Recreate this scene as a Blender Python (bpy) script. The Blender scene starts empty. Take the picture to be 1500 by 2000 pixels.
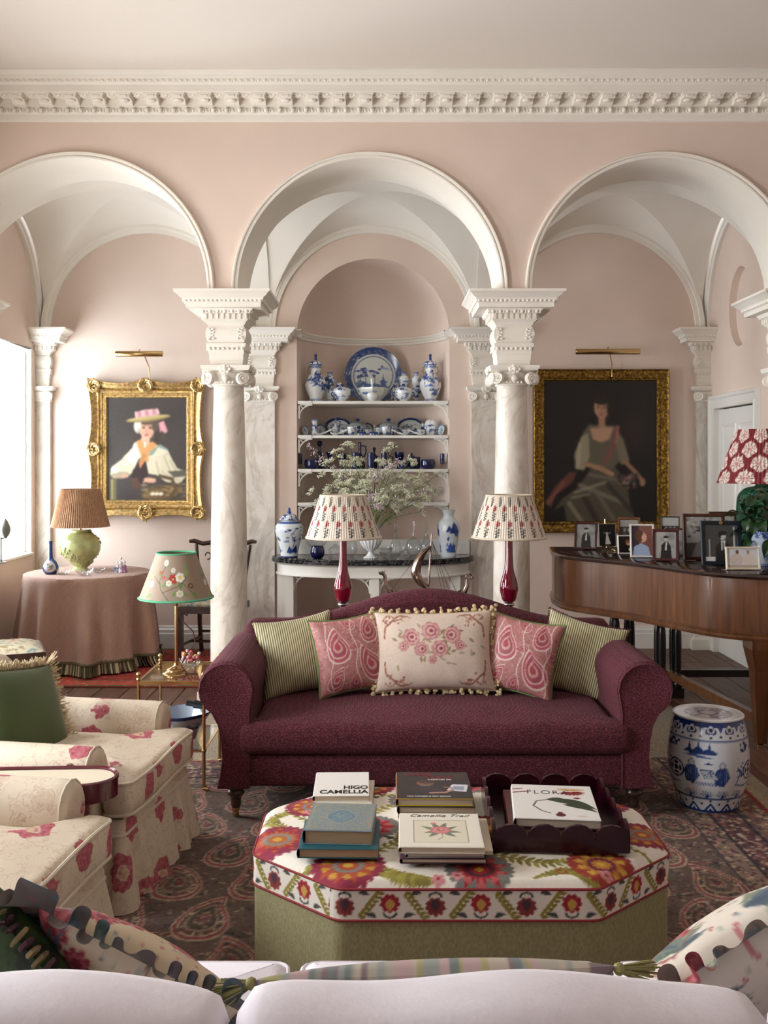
import bpy, bmesh, math, random
import numpy as np
from mathutils import Vector, Matrix
random.seed(7); rng = np.random.default_rng(7)
scene = bpy.context.scene
COL = scene.collection
PI = math.pi
F = 1900.0; EYE = 1.66; HY = 903.0     # focal length and horizon in pixels of the 1500x2000 frame

# ---------------------------------------------------------------- camera
cd = bpy.data.cameras.new('camera'); cam = bpy.data.objects.new('camera', cd); COL.objects.link(cam)
cd.sensor_fit = 'HORIZONTAL'; cd.sensor_width = 36.0; cd.lens = F / 1500 * 36.0
cd.shift_y = -(1000 - HY) / 1500; cd.clip_start = 0.05; cd.clip_end = 100
cam.location = (0, 0, EYE); cam.rotation_euler = (PI / 2, 0, 0)
scene.camera = cam

# ---------------------------------------------------------------- world, daylight at the windows, exposure
w = bpy.data.worlds.new('world'); scene.world = w; w.use_nodes = True
w.node_tree.nodes['Background'].inputs[0].default_value = (0.82, 0.9, 1.0, 1)
w.node_tree.nodes['Background'].inputs[1].default_value = 2.0
XL, XR, YB, YN, ZC = -3.10, 2.905, 8.70, -4.0, 4.253     # room: left, right, back of the loggia, behind the camera, ceiling
XM = 5.6                                                    # the main room runs on to the right of the loggia
def area(name, loc, rot, sx, sy, power, color=(1, 0.985, 0.96)):
    l = bpy.data.lights.new(name, 'AREA'); l.shape = 'RECTANGLE'; l.size = sx; l.size_y = sy; l.energy = power; l.color = color
    o = bpy.data.objects.new(name, l); COL.objects.link(o); o.location = loc; o.rotation_euler = rot; return o
WIN = [(7.45, 8.54, 0.85, 2.66), (4.75, 6.05, 0.5, 3.0), (2.2, 3.6, 0.5, 3.0), (-2.5, -0.9, 0.5, 2.3)]  # last window, unseen behind the camera, is added to light the pale sofa
PW = [118, 140, 260, 80]
WC = [(.84, .92, 1), (1, .985, .96), (.97, .98, 1), (.93, .96, 1)]
for k, (a, b, c, d) in enumerate(WIN):
    area('daylight_window', (XL - 0.50, (a + b) / 2, (c + d) / 2), (0, -PI / 2, 0), d - c - .05, b - a - .05, PW[k], WC[k])
scene.view_settings.view_transform = 'Standard'; scene.view_settings.look = 'None'
scene.view_settings.exposure = 0.06; scene.view_settings.gamma = 1.0; scene.view_settings.use_curve_mapping = False
scene.cycles.use_denoising = True; scene.cycles.max_bounces = 8; scene.cycles.diffuse_bounces = 5
scene.cycles.transmission_bounces = 8; scene.cycles.transparent_max_bounces = 10
scene.cycles.caustics_reflective = False; scene.cycles.caustics_refractive = False; scene.cycles.sample_clamp_indirect = 6

# ---------------------------------------------------------------- helpers
def s2l(c):
    c = np.asarray(c, dtype=float)
    return np.where(c <= 0.04045, c / 12.92, ((c + 0.055) / 1.055) ** 2.4)
def hx(h):
    return tuple(int(h[i:i + 2], 16) / 255 for i in (0, 2, 4))
def L4(c):
    if isinstance(c, str): c = hx(c)
    return tuple(s2l(c)) + (1.0,)
def at(x, y, D):
    return Vector(((x - 750) / F * D, D, EYE + (HY - y) / F * D))
def X(x, D): return (x - 750) / F * D
def Z(y, D): return EYE + (HY - y) / F * D

_BOX = ((0, 3, 2, 1), (4, 5, 6, 7), (0, 1, 5, 4), (1, 2, 6, 5), (2, 3, 7, 6), (3, 0, 4, 7))
_rb = {}
class MB:
    def __init__(s): s.v = []; s.f = []; s.c = None
    def add(s, vs, fs):
        o = len(s.v); s.v.extend(tuple(p) for p in vs); s.f.extend(tuple(i + o for i in f) for f in fs); return s
    def mark(s): return len(s.v)
    def xf(s, M, start=0):
        for i in range(start, len(s.v)): s.v[i] = tuple(M @ Vector(s.v[i]))
        return s
    def box(s, c, d, rz=0):
        x, y, z = d[0] / 2, d[1] / 2, d[2] / 2; k = s.mark()
        s.add([(-x, -y, -z), (x, -y, -z), (x, y, -z), (-x, y, -z), (-x, -y, z), (x, -y, z), (x, y, z), (-x, y, z)], _BOX)
        return s.xf(Matrix.Translation(c) @ Matrix.Rotation(rz, 4, 'Z'), k)
    def bb(s, x0, x1, y0, y1, z0, z1):
        return s.box(((x0 + x1) / 2, (y0 + y1) / 2, (z0 + z1) / 2), (x1 - x0, y1 - y0, z1 - z0))
    def rbox(s, c, d, r=.01, seg=2, rot=None):
        key = (round(d[0], 4), round(d[1], 4), round(d[2], 4), r, seg)
        if key not in _rb:
            bm = bmesh.new(); bmesh.ops.create_cube(bm, size=1)
            bmesh.ops.scale(bm, vec=d, verts=bm.verts)
            bmesh.ops.bevel(bm, geom=list(bm.edges), offset=min(r, min(d) * .49), segments=seg, profile=.5, affect='EDGES')
            bm.verts.index_update()
            _rb[key] = ([tuple(v.co) for v in bm.verts], [tuple(v.index for v in f.verts) for f in bm.faces]); bm.free()
        k = s.mark(); s.add(*_rb[key])
        return s.xf(Matrix.Translation(c) @ (rot if rot is not None else Matrix()), k)
    def lathe(s, prof, seg=32, c=(0, 0, 0), a0=0, a1=2 * PI, cap=True, fn=None):
        full = abs(a1 - a0 - 2 * PI) < 1e-6; n = seg if full else seg + 1; vs = []
        for (r, z) in prof:
            for i in range(n):
                a = a0 + (a1 - a0) * i / seg; rr = fn(r, z, a) if fn else r
                vs.append((c[0] + rr * math.cos(a), c[1] + rr * math.sin(a), c[2] + z))
        fs = []
        for j in range(len(prof) - 1):
            for i in range(seg):
                i2 = (i + 1) % n
                fs.append((j * n + i, j * n + i2, (j + 1) * n + i2, (j + 1) * n + i))
        if cap and full:
            if prof[0][0] > 1e-4: fs.append(tuple(range(n))[::-1])
            if prof[-1][0] > 1e-4: fs.append(tuple((len(prof) - 1) * n + i for i in range(n)))
        return s.add(vs, fs)
    def cyl(s, p0, p1, r0, r1=None, seg=12):
        return s.tube([p0, p1], [r0, r0 if r1 is None else r1], seg)
    def tube(s, pts, r, seg=8, closed=False, cap=True):
        pts = [Vector(p) for p in pts]; n = len(pts)
        rs = r if isinstance(r, (list, tuple)) else [r] * n
        vs = []; up = None
        for i in range(n):
            a = pts[i - 1] if (i > 0 or closed) else pts[i]; b = pts[(i + 1) % n] if (i < n - 1 or closed) else pts[i]
            t = (b - a); t = t.normalized() if t.length > 1e-9 else Vector((0, 0, 1))
            if up is None: up = Vector((0, 0, 1)) if abs(t.z) < .9 else Vector((1, 0, 0))
            u = (up - t * up.dot(t)); u = u.normalized() if u.length > 1e-6 else t.orthogonal().normalized()
            up = u; q = t.cross(u)
            for k in range(seg):
                an = 2 * PI * k / seg; vs.append(pts[i] + (u * math.cos(an) + q * math.sin(an)) * rs[i])
        fs = []; m = n if closed else n - 1
        for i in range(m):
            for k in range(seg):
                k2 = (k + 1) % seg; j = (i + 1) % n
                fs.append((i * seg + k, i * seg + k2, j * seg + k2, j * seg + k))
        if cap and not closed:
            fs.append(tuple(range(seg))[::-1]); fs.append(tuple((n - 1) * seg + k for k in range(seg)))
        return s.add(vs, fs)
    def sph(s, c, r, seg=12, rings=8):
        r = (r, r, r) if not isinstance(r, (list, tuple)) else r
        vs = [(c[0], c[1], c[2] - r[2])]; fs = []
        for j in range(1, rings):
            p = -PI / 2 + PI * j / rings
            for i in range(seg):
                a = 2 * PI * i / seg
                vs.append((c[0] + r[0] * math.cos(p) * math.cos(a), c[1] + r[1] * math.cos(p) * math.sin(a), c[2] + r[2] * math.sin(p)))
        vs.append((c[0], c[1], c[2] + r[2])); N = len(vs) - 1
        for i in range(seg):
            i2 = (i + 1) % seg
            fs.append((0, 1 + i2, 1 + i)); fs.append((N, N - seg + i, N - seg + i2))
            for j in range(rings - 2):
                a = 1 + j * seg; fs.append((a + i, a + i2, a + seg + i2, a + seg + i))
        return s.add(vs, fs)
    def prism(s, poly, z0, z1):
        n = len(poly)
        vs = [(p[0], p[1], z0) for p in poly] + [(p[0], p[1], z1) for p in poly]
        fs = [tuple(range(n))[::-1], tuple(range(n, 2 * n))] + [(i, (i + 1) % n, n + (i + 1) % n, n + i) for i in range(n)]
        return s.add(vs, fs)
    def grid(s, fn, nu, nv, wrapu=False):
        vs = [fn(i / (nu if wrapu else nu - 1), j / (nv - 1)) for j in range(nv) for i in range(nu)]
        fs = []
        for j in range(nv - 1):
            for i in range(nu if wrapu else nu - 1):
                i2 = (i + 1) % nu
                fs.append((j * nu + i, j * nu + i2, (j + 1) * nu + i2, (j + 1) * nu + i))
        return s.add(vs, fs)
    def agrid(s, P):                      # P: numpy array (nv, nu, 3)
        nv, nu, _ = P.shape; o = len(s.v)
        s.v.extend(map(tuple, P.reshape(-1, 3).tolist()))
        for j in range(nv - 1):
            for i in range(nu - 1):
                a = o + j * nu + i; s.f.append((a, a + 1, a + nu + 1, a + nu))
        return s
    def rings(s, rg, cap=True):           # rg: list of (x0,x1,y0,y1,z): stacked rectangles
        vs = []; fs = []
        for (x0, x1, y0, y1, z) in rg: vs += [(x0, y0, z), (x1, y0, z), (x1, y1, z), (x0, y1, z)]
        for j in range(len(rg) - 1):
            for i in range(4): fs.append((j * 4 + i, j * 4 + (i + 1) % 4, j * 4 + 4 + (i + 1) % 4, j * 4 + 4 + i))
        if cap: fs.append((3, 2, 1, 0)); n = len(rg) * 4 - 4; fs.append((n, n + 1, n + 2, n + 3))
        return s.add(vs, fs)
    def sweep(s, prof, frames, closed=False):   # prof: list of (a,b); frames: list of (origin, A, B)
        vs = []; n = len(prof)
        for (o, A, B) in frames:
            for (a, b) in prof: vs.append(Vector(o) + Vector(A) * a + Vector(B) * b)
        fs = []; m = len(frames)
        for j in range(m if closed else m - 1):
            j2 = (j + 1) % m
            for i in range(n - 1): fs.append((j * n + i, j * n + i + 1, j2 * n + i + 1, j2 * n + i))
        return s.add(vs, fs)
    def build(s, name, mat=None, parent=None, smooth=40, col=None, loc=None, rot=None, weld=False):
        me = bpy.data.meshes.new(name); me.from_pydata(s.v, [], s.f)
        if weld or smooth:
            bm = bmesh.new(); bm.from_mesh(me)
            if weld: bmesh.ops.remove_doubles(bm, verts=bm.verts, dist=1e-5)
            bmesh.ops.recalc_face_normals(bm, faces=bm.faces); bm.to_mesh(me); bm.free()
        if smooth:
            me.polygons.foreach_set('use_smooth', [True] * len(me.polygons))
            if smooth < 180: me.set_sharp_from_angle(angle=math.radians(smooth))
        if col is None: col = s.c
        if col is not None:
            at_ = me.attributes.new('Col', 'FLOAT_COLOR', 'POINT')
            c4 = np.ones((len(me.vertices), 4), dtype=np.float32); c4[:, :3] = s2l(np.clip(np.asarray(col)[:, :3], 0, 1))
            at_.data.foreach_set('color', c4.ravel())
        if mat: me.materials.append(mat)
        me.update()
        return obj(name, me, parent, loc, rot)
def obj(name, me, parent=None, loc=None, rot=None):
    o = bpy.data.objects.new(name, me); COL.objects.link(o)
    if parent is not None: o.parent = parent
    if loc is not None: o.location = loc
    if rot is not None: o.rotation_euler = rot
    return o
def tag(o, label, cat, group=None):
    o['label'] = label; o['category'] = cat
    if group: o['group'] = group
    return o
def thing(name, label, cat, loc=(0, 0, 0), rz=0, group=None, rot=None):
    o = bpy.data.objects.new(name, None); COL.objects.link(o); o.empty_display_size = .05
    o.location = loc; o.rotation_euler = rot if rot is not None else (0, 0, rz)
    return tag(o, label, cat, group)
def struct(o): o['kind'] = 'structure'; return o
def stuff(o): o['kind'] = 'stuff'; return o
def dup(root, loc, rz=None, label=None, group=None):
    r = root.copy(); COL.objects.link(r); r.location = loc
    if rz is not None: r.rotation_euler = (0, 0, rz)
    if label: r['label'] = label
    if group: r['group'] = group
    for ch in list(root.children):
        c = ch.copy(); COL.objects.link(c); c.parent = r
        for g in ch.children:
            d = g.copy(); COL.objects.link(d); d.parent = c
    return r

# ---------------------------------------------------------------- materials
class NT:
    def __init__(s, name):
        s.m = bpy.data.materials.new(name); s.m.use_nodes = True; s.t = s.m.node_tree
        s.b = s.t.nodes['Principled BSDF']; s._co = None
    def n(s, typ, **kw):
        d = s.t.nodes.new(typ)
        for k, v in kw.items(): setattr(d, k, v)
        return d
    def lk(s, a, b): s.t.links.new(a, b)
    def co(s, scale=(1, 1, 1), rot=(0, 0, 0), src='Object'):
        if s._co is None: s._co = s.n('ShaderNodeTexCoord')
        mp = s.n('ShaderNodeMapping'); mp.inputs['Scale'].default_value = scale; mp.inputs['Rotation'].default_value = rot
        s.lk(s._co.outputs[src], mp.inputs[0]); return mp.outputs[0]
    def noise(s, scale=5, detail=2, rough=.5, vec=None, dist=0):
        d = s.n('ShaderNodeTexNoise'); d.inputs['Scale'].default_value = scale; d.inputs['Detail'].default_value = detail
        d.inputs['Roughness'].default_value = rough; d.inputs['Distortion'].default_value = dist
        s.lk(vec if vec is not None else s.co(), d.inputs['Vector']); return d.outputs[0]
    def wave(s, scale=5, dist=0, vec=None, dirn='X', prof='SIN', det=2, ds=1):
        d = s.n('ShaderNodeTexWave'); d.bands_direction = dirn; d.wave_profile = prof
        d.inputs['Scale'].default_value = scale; d.inputs['Distortion'].default_value = dist; d.inputs['Detail'].default_value = det
        d.inputs['Detail Scale'].default_value = ds
        s.lk(vec if vec is not None else s.co(), d.inputs['Vector']); return d.outputs[1]
    def ramp(s, fac, stops, interp='LINEAR'):
        d = s.n('ShaderNodeValToRGB'); d.color_ramp.interpolation = interp
        e = d.color_ramp.elements
        while len(e) < len(stops): e.new(.5)
        for i, (p, c) in enumerate(stops): e[i].position = p; e[i].color = L4(c) if len(c) != 4 or isinstance(c, str) else c
        s.lk(fac, d.inputs[0]); return d.outputs[0]
    def mix(s, fac, a, b, mode='MIX'):
        d = s.n('ShaderNodeMix', data_type='RGBA', blend_type=mode)
        for sock, val in ((d.inputs[0], fac), (d.inputs[6], a), (d.inputs[7], b)):
            if hasattr(val, 'is_linked'): s.lk(val, sock)
            elif isinstance(val, (int, float)): sock.default_value = val
            else: sock.default_value = L4(val)
        return d.outputs[2]
    def attr(s, name='Col'):
        d = s.n('ShaderNodeAttribute', attribute_name=name); return d.outputs[0]
    def color(s, sock):
        s.lk(sock, s.b.inputs['Base Color']); return s
    def bump(s, h, strength=.3, dist=.01):
        d = s.n('ShaderNodeBump'); d.inputs['Strength'].default_value = strength; d.inputs['Distance'].default_value = dist
        s.lk(h, d.inputs['Height']); s.lk(d.outputs[0], s.b.inputs['Normal']); return s
    def set(s, **kw):
        nm = {'rough': 'Roughness', 'metal': 'Metallic', 'spec': 'Specular IOR Level', 'trans': 'Transmission Weight', 'ior': 'IOR',
              'coat': 'Coat Weight', 'sheen': 'Sheen Weight', 'sub': 'Subsurface Weight', 'alpha': 'Alpha', 'emis': 'Emission Strength'}
        for k, v in kw.items(): s.b.inputs[nm[k]].default_value = v
        return s
def plain(name, c, rough=.5, var=0, vs=6, bump=0, bs=60, **kw):
    t = NT(name); t.set(rough=rough, **kw); c = hx(c) if isinstance(c, str) else c
    if var:
        lo = tuple(max(0, x * (1 - var)) for x in c); hi = tuple(min(1, x * (1 + var)) for x in c)
        t.color(t.ramp(t.noise(vs, 3), [(.3, lo), (.7, hi)]))
    else: t.b.inputs['Base Color'].default_value = L4(c)
    if bump: t.bump(t.noise(bs, 3), bump, .004)
    return t.m
def painted(name, rough=.7, bump=0, bs=300, **kw):     # colours come from the mesh's own colour attribute
    t = NT(name); t.set(rough=rough, **kw); t.color(t.attr())
    if bump: t.bump(t.noise(bs, 2), bump, .003)
    return t.m
M = {}
M['pink'] = plain('pink_plaster', 'dfccbf', .85, var=.02, vs=1.5)
M['white'] = plain('white_plaster', 'ebe6dc', .75, var=.015, vs=2)
M['ceil'] = plain('ceiling_paint', 'e4ddd4', .9)
M['paint'] = plain('white_gloss_paint', 'e8e6e0', .4)
def _marble():
    t = NT('white_marble'); t.set(rough=.35)
    v = t.co((1, 1, .55), (.5, .3, .2)); nz = t.noise(2.3, 6, .62, v, 1.2)
    n2 = t.noise(9, 5, .6, v, .5)
    c1 = t.ramp(nz, [(.3, 'efeae2'), (.46, 'e6e0d7'), (.5, 'd2cabf'), (.54, 'e6e0d7'), (.8, 'eee9e1')])
    c2 = t.ramp(n2, [(.35, 'dcd5cb'), (.62, 'ffffff')])
    t.color(t.mix(.5, c1, c2, 'MULTIPLY')); return t.m
M['marble'] = _marble()
def _floor():
    t = NT('dark_oak_boards'); t.set(rough=.45)
    oi = t.n('ShaderNodeObjectInfo'); v = t.co((9, .8, 9))
    nz = t.noise(3, 5, .6, v, .4)
    c = t.ramp(nz, [(.25, '4a3025'), (.5, '6b4a3a'), (.75, '8a6553')])
    t.color(t.mix(oi.outputs['Random'], c, t.mix(.55, c, '3c281f', 'MIX')))
    t.bump(nz, .15, .004); return t.m
M['floor'] = _floor()

# ---------------------------------------------------------------- the setting
A0 = -0.0975; W = 2.005; ZS = 2.836; YF, YR = 6.65, 7.15; RO = .895
BAYS = [A0 - W, A0, A0 + W]; COLX = [A0 - W / 2, A0 + W / 2]
floor = MB(); floor.bb(XL - .45, XM + .3, YN - .1, YB + .95, -.06, -.022); floor = struct(floor.build('floor', plain('dark_floor_joint', '1c130f', .9), smooth=0))  # dark base that shows in the joints between the boards
_bw = .205; x = XL; i = 0
while x < XM:
    y = YN - random.random() * 2
    ye = YB + .66 if x < XR else YF
    while y < ye - .05:
        ln = 2.6 + random.random() * 2; y0, y1 = max(y, YN), min(y + ln, ye)
        if y1 - y0 > .05:
            b = MB().rbox(((x + min(x + _bw, XM)) / 2, (y0 + y1) / 2, -.011), (min(_bw, XM - x) - .005, y1 - y0 - .005, .022), .003, 1)
            b.build('floorboard', M['floor'], floor, smooth=0)
        y += ln
    x += _bw
ceiling = MB(); ceiling.bb(XL - .4, XM + .3, YN - .1, YF + .4, ZC, ZC + .1); struct(ceiling.build('ceiling', M['ceil'], smooth=0))

def strips(mb, segs, put):      # segs: (u0,u1,n,[(lo,hi)...]) lo/hi number or function of u; put(u,z)->xyz
    for (u0, u1, n, iv) in segs:
        for (lo, hi) in iv:
            vs = []
            for k in range(n + 1):
                u = u0 + (u1 - u0) * (k / n if n < 4 else .5 - .5 * math.cos(PI * k / n))
                vs.append(put(u, lo(u) if callable(lo) else lo)); vs.append(put(u, hi(u) if callable(hi) else hi))
            mb.add(vs, [(2 * k, 2 * k + 2, 2 * k + 3, 2 * k + 1) for k in range(n)])
    return mb
# arch wall between the room and the loggia
mb = MB()
for yy in (YF, YR):
    seg = []; prev = XL
    for bx in BAYS:
        seg.append((prev, bx - RO, 1, [(ZS, ZC + .05)]))
        seg.append((bx - RO, bx + RO, 48, [(lambda u, bx=bx: ZS + math.sqrt(max(0, RO * RO - (u - bx) ** 2)), ZC + .05)])); prev = bx + RO
    seg.append((prev, XR, 1, [(ZS, ZC + .05)])); seg.append((XR, XM, 1, [(0, ZC + .05)]))
    strips(mb, seg, lambda u, z, yy=yy: (u, yy, z))
for xx in ((XL, BAYS[0] - RO), (BAYS[0] + RO, BAYS[1] - RO), (BAYS[1] + RO, BAYS[2] - RO), (BAYS[2] + RO, XR)):
    mb.add([(xx[0], YF, ZS), (xx[1], YF, ZS), (xx[1], YR, ZS), (xx[0], YR, ZS)], [(0, 1, 2, 3)])
struct(mb.build('wall_front', M['pink'], smooth=0))
# archivolts with their white soffits
for k, bx in enumerate(BAYS):
    prof = [(RO, YR + .002), (RO, YF - .012), (RO + .006, YF - .024), (RO + .016, YF - .026), (RO + .019, YF - .018), (RO + .026, YF - .018),
            (RO + .032, YF - .032), (RO + .042, YF - .034), (RO + .048, YF - .02), (RO + .05, YF + .001)]
    fr = [((bx, 0, ZS), (math.cos(a), 0, math.sin(a)), (0, 1, 0)) for a in [PI * i / 72 for i in range(73)]]
    struct(MB().sweep(prof, fr).build('trim_%d' % (k + 1), M['white']))
# groin vaults
YM, VA, VB = (YR + YB) / 2, .93, (YB - YR) / 2
def vault(bx):
    mb = MB()
    def dome(u, v): return .085 * (1 - u * u) * (1 - v * v)
    for sg in (-1, 1):
        def f1(s, t):
            th = -PI / 2 + PI * s; u = math.sin(th); v = abs(u) + (1 - abs(u)) * t
            return (bx + VA * u, YM + sg * VB * v, ZS + VA * math.cos(th) + dome(u, v))
        def f2(s, t):
            th = -PI / 2 + PI * s; v = math.sin(th); u = abs(v) + (1 - abs(v)) * t
            return (bx + sg * VA * u, YM + VB * v, ZS + VA * math.cos(th) + dome(u, v))
        mb.grid(f1, 49, 13); mb.grid(f2, 49, 13)
    return mb
for k, bx in enumerate(BAYS):
    struct(vault(bx).build('ceiling_vault' if k == 0 else 'ceiling_vault.%03d' % k, M['white'], smooth=30))
    fr = [((bx, YB, ZS), (math.cos(a), 0, math.sin(a)), (0, -1, 0)) for a in [PI * i / 60 for i in range(61)]]
    struct(MB().sweep([(VA + .02, .05), (.925, .05), (.91, .045), (.905, .035), (.872, .03), (.872, -.002)], fr).build('trim_%d' % (k + 4), M['white']))
tn = 7
for xx, sg in ((XL, 1), (XR, -1)):
    fr = [((xx, YM, ZS), (0, math.cos(a) * VB / VA, math.sin(a)), (sg, 0, 0)) for a in [PI * i / 60 for i in range(61)]]
    struct(MB().sweep([(VA + .02, .05), (.925, .05), (.91, .045), (.905, .035), (.872, .03), (.872, -.002)], fr).build('trim_%d' % tn, M['white'])); tn += 1
for xx in COLX:
    hw = W / 2 - VA + .01
    fr = [((xx, YM, ZS), (0, math.cos(a) * VB / VA, math.sin(a)), (1, 0, 0)) for a in [PI * i / 60 for i in range(61)]]
    struct(MB().sweep([(VA + .1, -hw), (VA - .015, -hw), (VA - .015, hw), (VA + .1, hw)], fr).build('trim_%d' % tn, M['white'])); tn += 1

# back wall with apse niche
NR = .682; NZ = 2.80
mb = MB()
top = 3.95
strips(mb, [(XL, A0 - NR, 1, [(0, top)]), (A0 - NR, A0 + NR, 48, [(lambda u: NZ + math.sqrt(max(0, NR * NR - (u - A0) ** 2)), top)]), (A0 + NR, XR, 1, [(0, top)])],
       lambda u, z: (u, YB, z))
mb.lathe([(NR, -.05), (NR, NZ - .145), (NR + .012, NZ - .145), (NR + .012, NZ)] , 48, (A0, YB, 0), 0, PI)
def dm(s, t):
    a = PI * s; p = PI / 2 * t
    return (A0 + NR * math.cos(p) * math.cos(a), YB + NR * math.cos(p) * math.sin(a), NZ + NR * math.sin(p))
mb.grid(dm, 49, 25)
wall_back = struct(mb.build('wall_back', M['pink'], smooth=35))
# niche impost moulding
fr = [((A0, YB, NZ), (math.cos(a), math.sin(a), 0), (0, 0, 1)) for a in [PI * i / 48 for i in range(49)]]
pr = [(NR + .01, -.02), (NR - .012, -.018), (NR - .016, 0), (NR - .028, .006), (NR - .034, .022), (NR - .05, .032), (NR - .05, .045), (NR + .01, .05)]
mb = MB().sweep(pr, fr)
for sg in (-1, 1):
    x0, x1 = A0 + sg * (NR - .045), A0 + sg * (W / 2 - .1)
    q = [(NR - b[0], b[1]) for b in pr]
    mb.sweep([(d, z) for d, z in q], [((x0, YB, NZ), (0, -1, 0), (0, 0, 1)), ((x1, YB, NZ), (0, -1, 0), (0, 0, 1))])
struct(mb.build('trim_%d' % tn, M['white'])); tn += 1

# side walls with window openings (left) and door, oval recess (right)
mb = MB(); seg = []; prev = YN
for (a, b, c, d) in sorted(WIN):
    seg += [(prev, a, 1, [(0, ZC)]), (a, b, 1, [(0, c), (d, ZC)])]; prev = b
seg.append((prev, YB, 1, [(0, ZC)]))
strips(mb, seg, lambda u, z: (XL, u, z)); strips(mb, seg, lambda u, z: (XL - .45, u, z))
struct(mb.build('wall_left', M['pink'], smooth=0))
OV = (7.94, 2.935, .25, .325)
fo = lambda sg: (lambda u: OV[1] + sg * OV[3] * math.sqrt(max(0, 1 - ((u - OV[0]) / OV[2]) ** 2)))
D0, D1, DZ = 7.62, 8.52, 2.13
mb = MB()
strips(mb, [(YF, D0, 1, [(0, DZ)]), (D1, YB, 1, [(0, DZ)]), (YF, OV[0] - OV[2], 1, [(DZ, ZC)]), (OV[0] - OV[2], OV[0] + OV[2], 40, [(DZ, fo(-1)), (fo(1), ZC)]), (OV[0] + OV[2], YB, 1, [(DZ, ZC)])],
       lambda u, z: (XR, u, z))
el = [(OV[0] + OV[2] * math.cos(2 * PI * i / 64), OV[1] + OV[3] * math.sin(2 * PI * i / 64)) for i in range(64)]
mb.add([(XR, y, z) for y, z in el] + [(XR + .06, y, z) for y, z in el], [(i, (i + 1) % 64, 64 + (i + 1) % 64, 64 + i) for i in range(64)] + [tuple(range(64, 128))])
struct(mb.build('wall_right', M['pink'], smooth=0))
mb = MB(); mb.bb(XM, XM + .1, YN, YF, 0, ZC); struct(mb.build('wall_east', M['pink'], smooth=0))
mb = MB(); mb.bb(XL, XM, YN - .1, YN, 0, ZC); struct(mb.build('wall_rear', M['pink'], smooth=0))
# windows: reveals, shutters, sashes, panes
def _pane():
    m = bpy.data.materials.new('window_glass'); m.use_nodes = True; t = m.node_tree; t.nodes.clear()
    o = t.nodes.new('ShaderNodeOutputMaterial'); mx = t.nodes.new('ShaderNodeMixShader'); mx.inputs[0].default_value = .06
    a = t.nodes.new('ShaderNodeBsdfTransparent'); g = t.nodes.new('ShaderNodeBsdfGlossy'); g.inputs['Roughness'].default_value = .02
    t.links.new(a.outputs[0], mx.inputs[1]); t.links.new(g.outputs[0], mx.inputs[2]); t.links.new(mx.outputs[0], o.inputs[0]); return m
M['pane'] = _pane()
for k, (a, b, c, d) in enumerate(WIN):
    mb = MB(); x0, x1 = XL - .45, XL
    mb.add([(x0, a, c), (x1, a, c), (x1, b, c), (x0, b, c)], [(0, 1, 2, 3)]); mb.add([(x0, a, d), (x1, a, d), (x1, b, d), (x0, b, d)], [(0, 1, 2, 3)])
    mb.add([(x0, b, c), (x1, b, c), (x1, b, d), (x0, b, d)], [(0, 1, 2, 3)]); mb.add([(x0, a, c), (x1, a, c), (x1, a, d), (x0, a, d)], [(0, 1, 2, 3)])
    wn = struct(mb.build('window_%d' % (k + 1), M['paint'], smooth=0))
    # rounded plaster edge
    cs = MB(); r = .022
    cs.tube([(XL - .012, a, c), (XL - .012, b, c), (XL - .012, b, d), (XL - .012, a, d)], r, 8, closed=True); cs.build('window_bead', M['paint'], wn)
    sl = MB(); sl.rbox((XL - .2, (a + b) / 2, c + .012), (.46, b - a - .01, .024), .008, 2); sl.build('window_sill', M['paint'], wn)
    for (yy, sg) in ((b, -1), (a, 1)):                      # folded panelled shutters on the reveals
        sh = MB(); sh.bb(XL - .4, XL - .045, min(yy, yy + sg * .03), max(yy, yy + sg * .03), c + .03, d - .03)
        so = sh.build('shutter', M['paint'], wn, smooth=0)
        zs = [c + .1, c + (d - c) * .36, c + (d - c) * .62, d - .09]
        for q in range(3):
            pn = MB(); yq = yy + sg * .03
            pn.rbox((XL - .225, yq, (zs[q] + zs[q + 1]) / 2), (.21, .022, zs[q + 1] - zs[q] - .07), .006, 1); pn.build('shutter_panel', M['paint'], so, smooth=0)
    sa = MB(); xs = XL - .43; nb = 3
    for q in range(nb + 1): y = a + .03 + (b - a - .06) * q / nb; sa.bb(xs - .02, xs + .02, y - (.03 if q in (0, nb) else .012), y + (.03 if q in (0, nb) else .012), c, d)
    nz = 4
    for q in range(nz + 1): z = c + .03 + (d - c - .06) * q / nz; sa.bb(xs - .02, xs + .02, a, b, z - (.03 if q in (0, nz, 2) else .012), z + (.03 if q in (0, nz, 2) else .012))
    sa.build('sash_bars', M['paint'], wn, smooth=0)
    for q in range(nb):
        for p in range(nz):
            y0 = a + .03 + (b - a - .06) * q / nb; z0 = c + .03 + (d - c - .06) * p / nz
            pm = MB(); pm.add([(xs, y0, z0), (xs, y0 + (b - a - .06) / nb, z0), (xs, y0 + (b - a - .06) / nb, z0 + (d - c - .06) / nz), (xs, y0, z0 + (d - c - .06) / nz)], [(0, 1, 2, 3)])
            pm.build('window_pane', M['pane'], wn, smooth=0)
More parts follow.
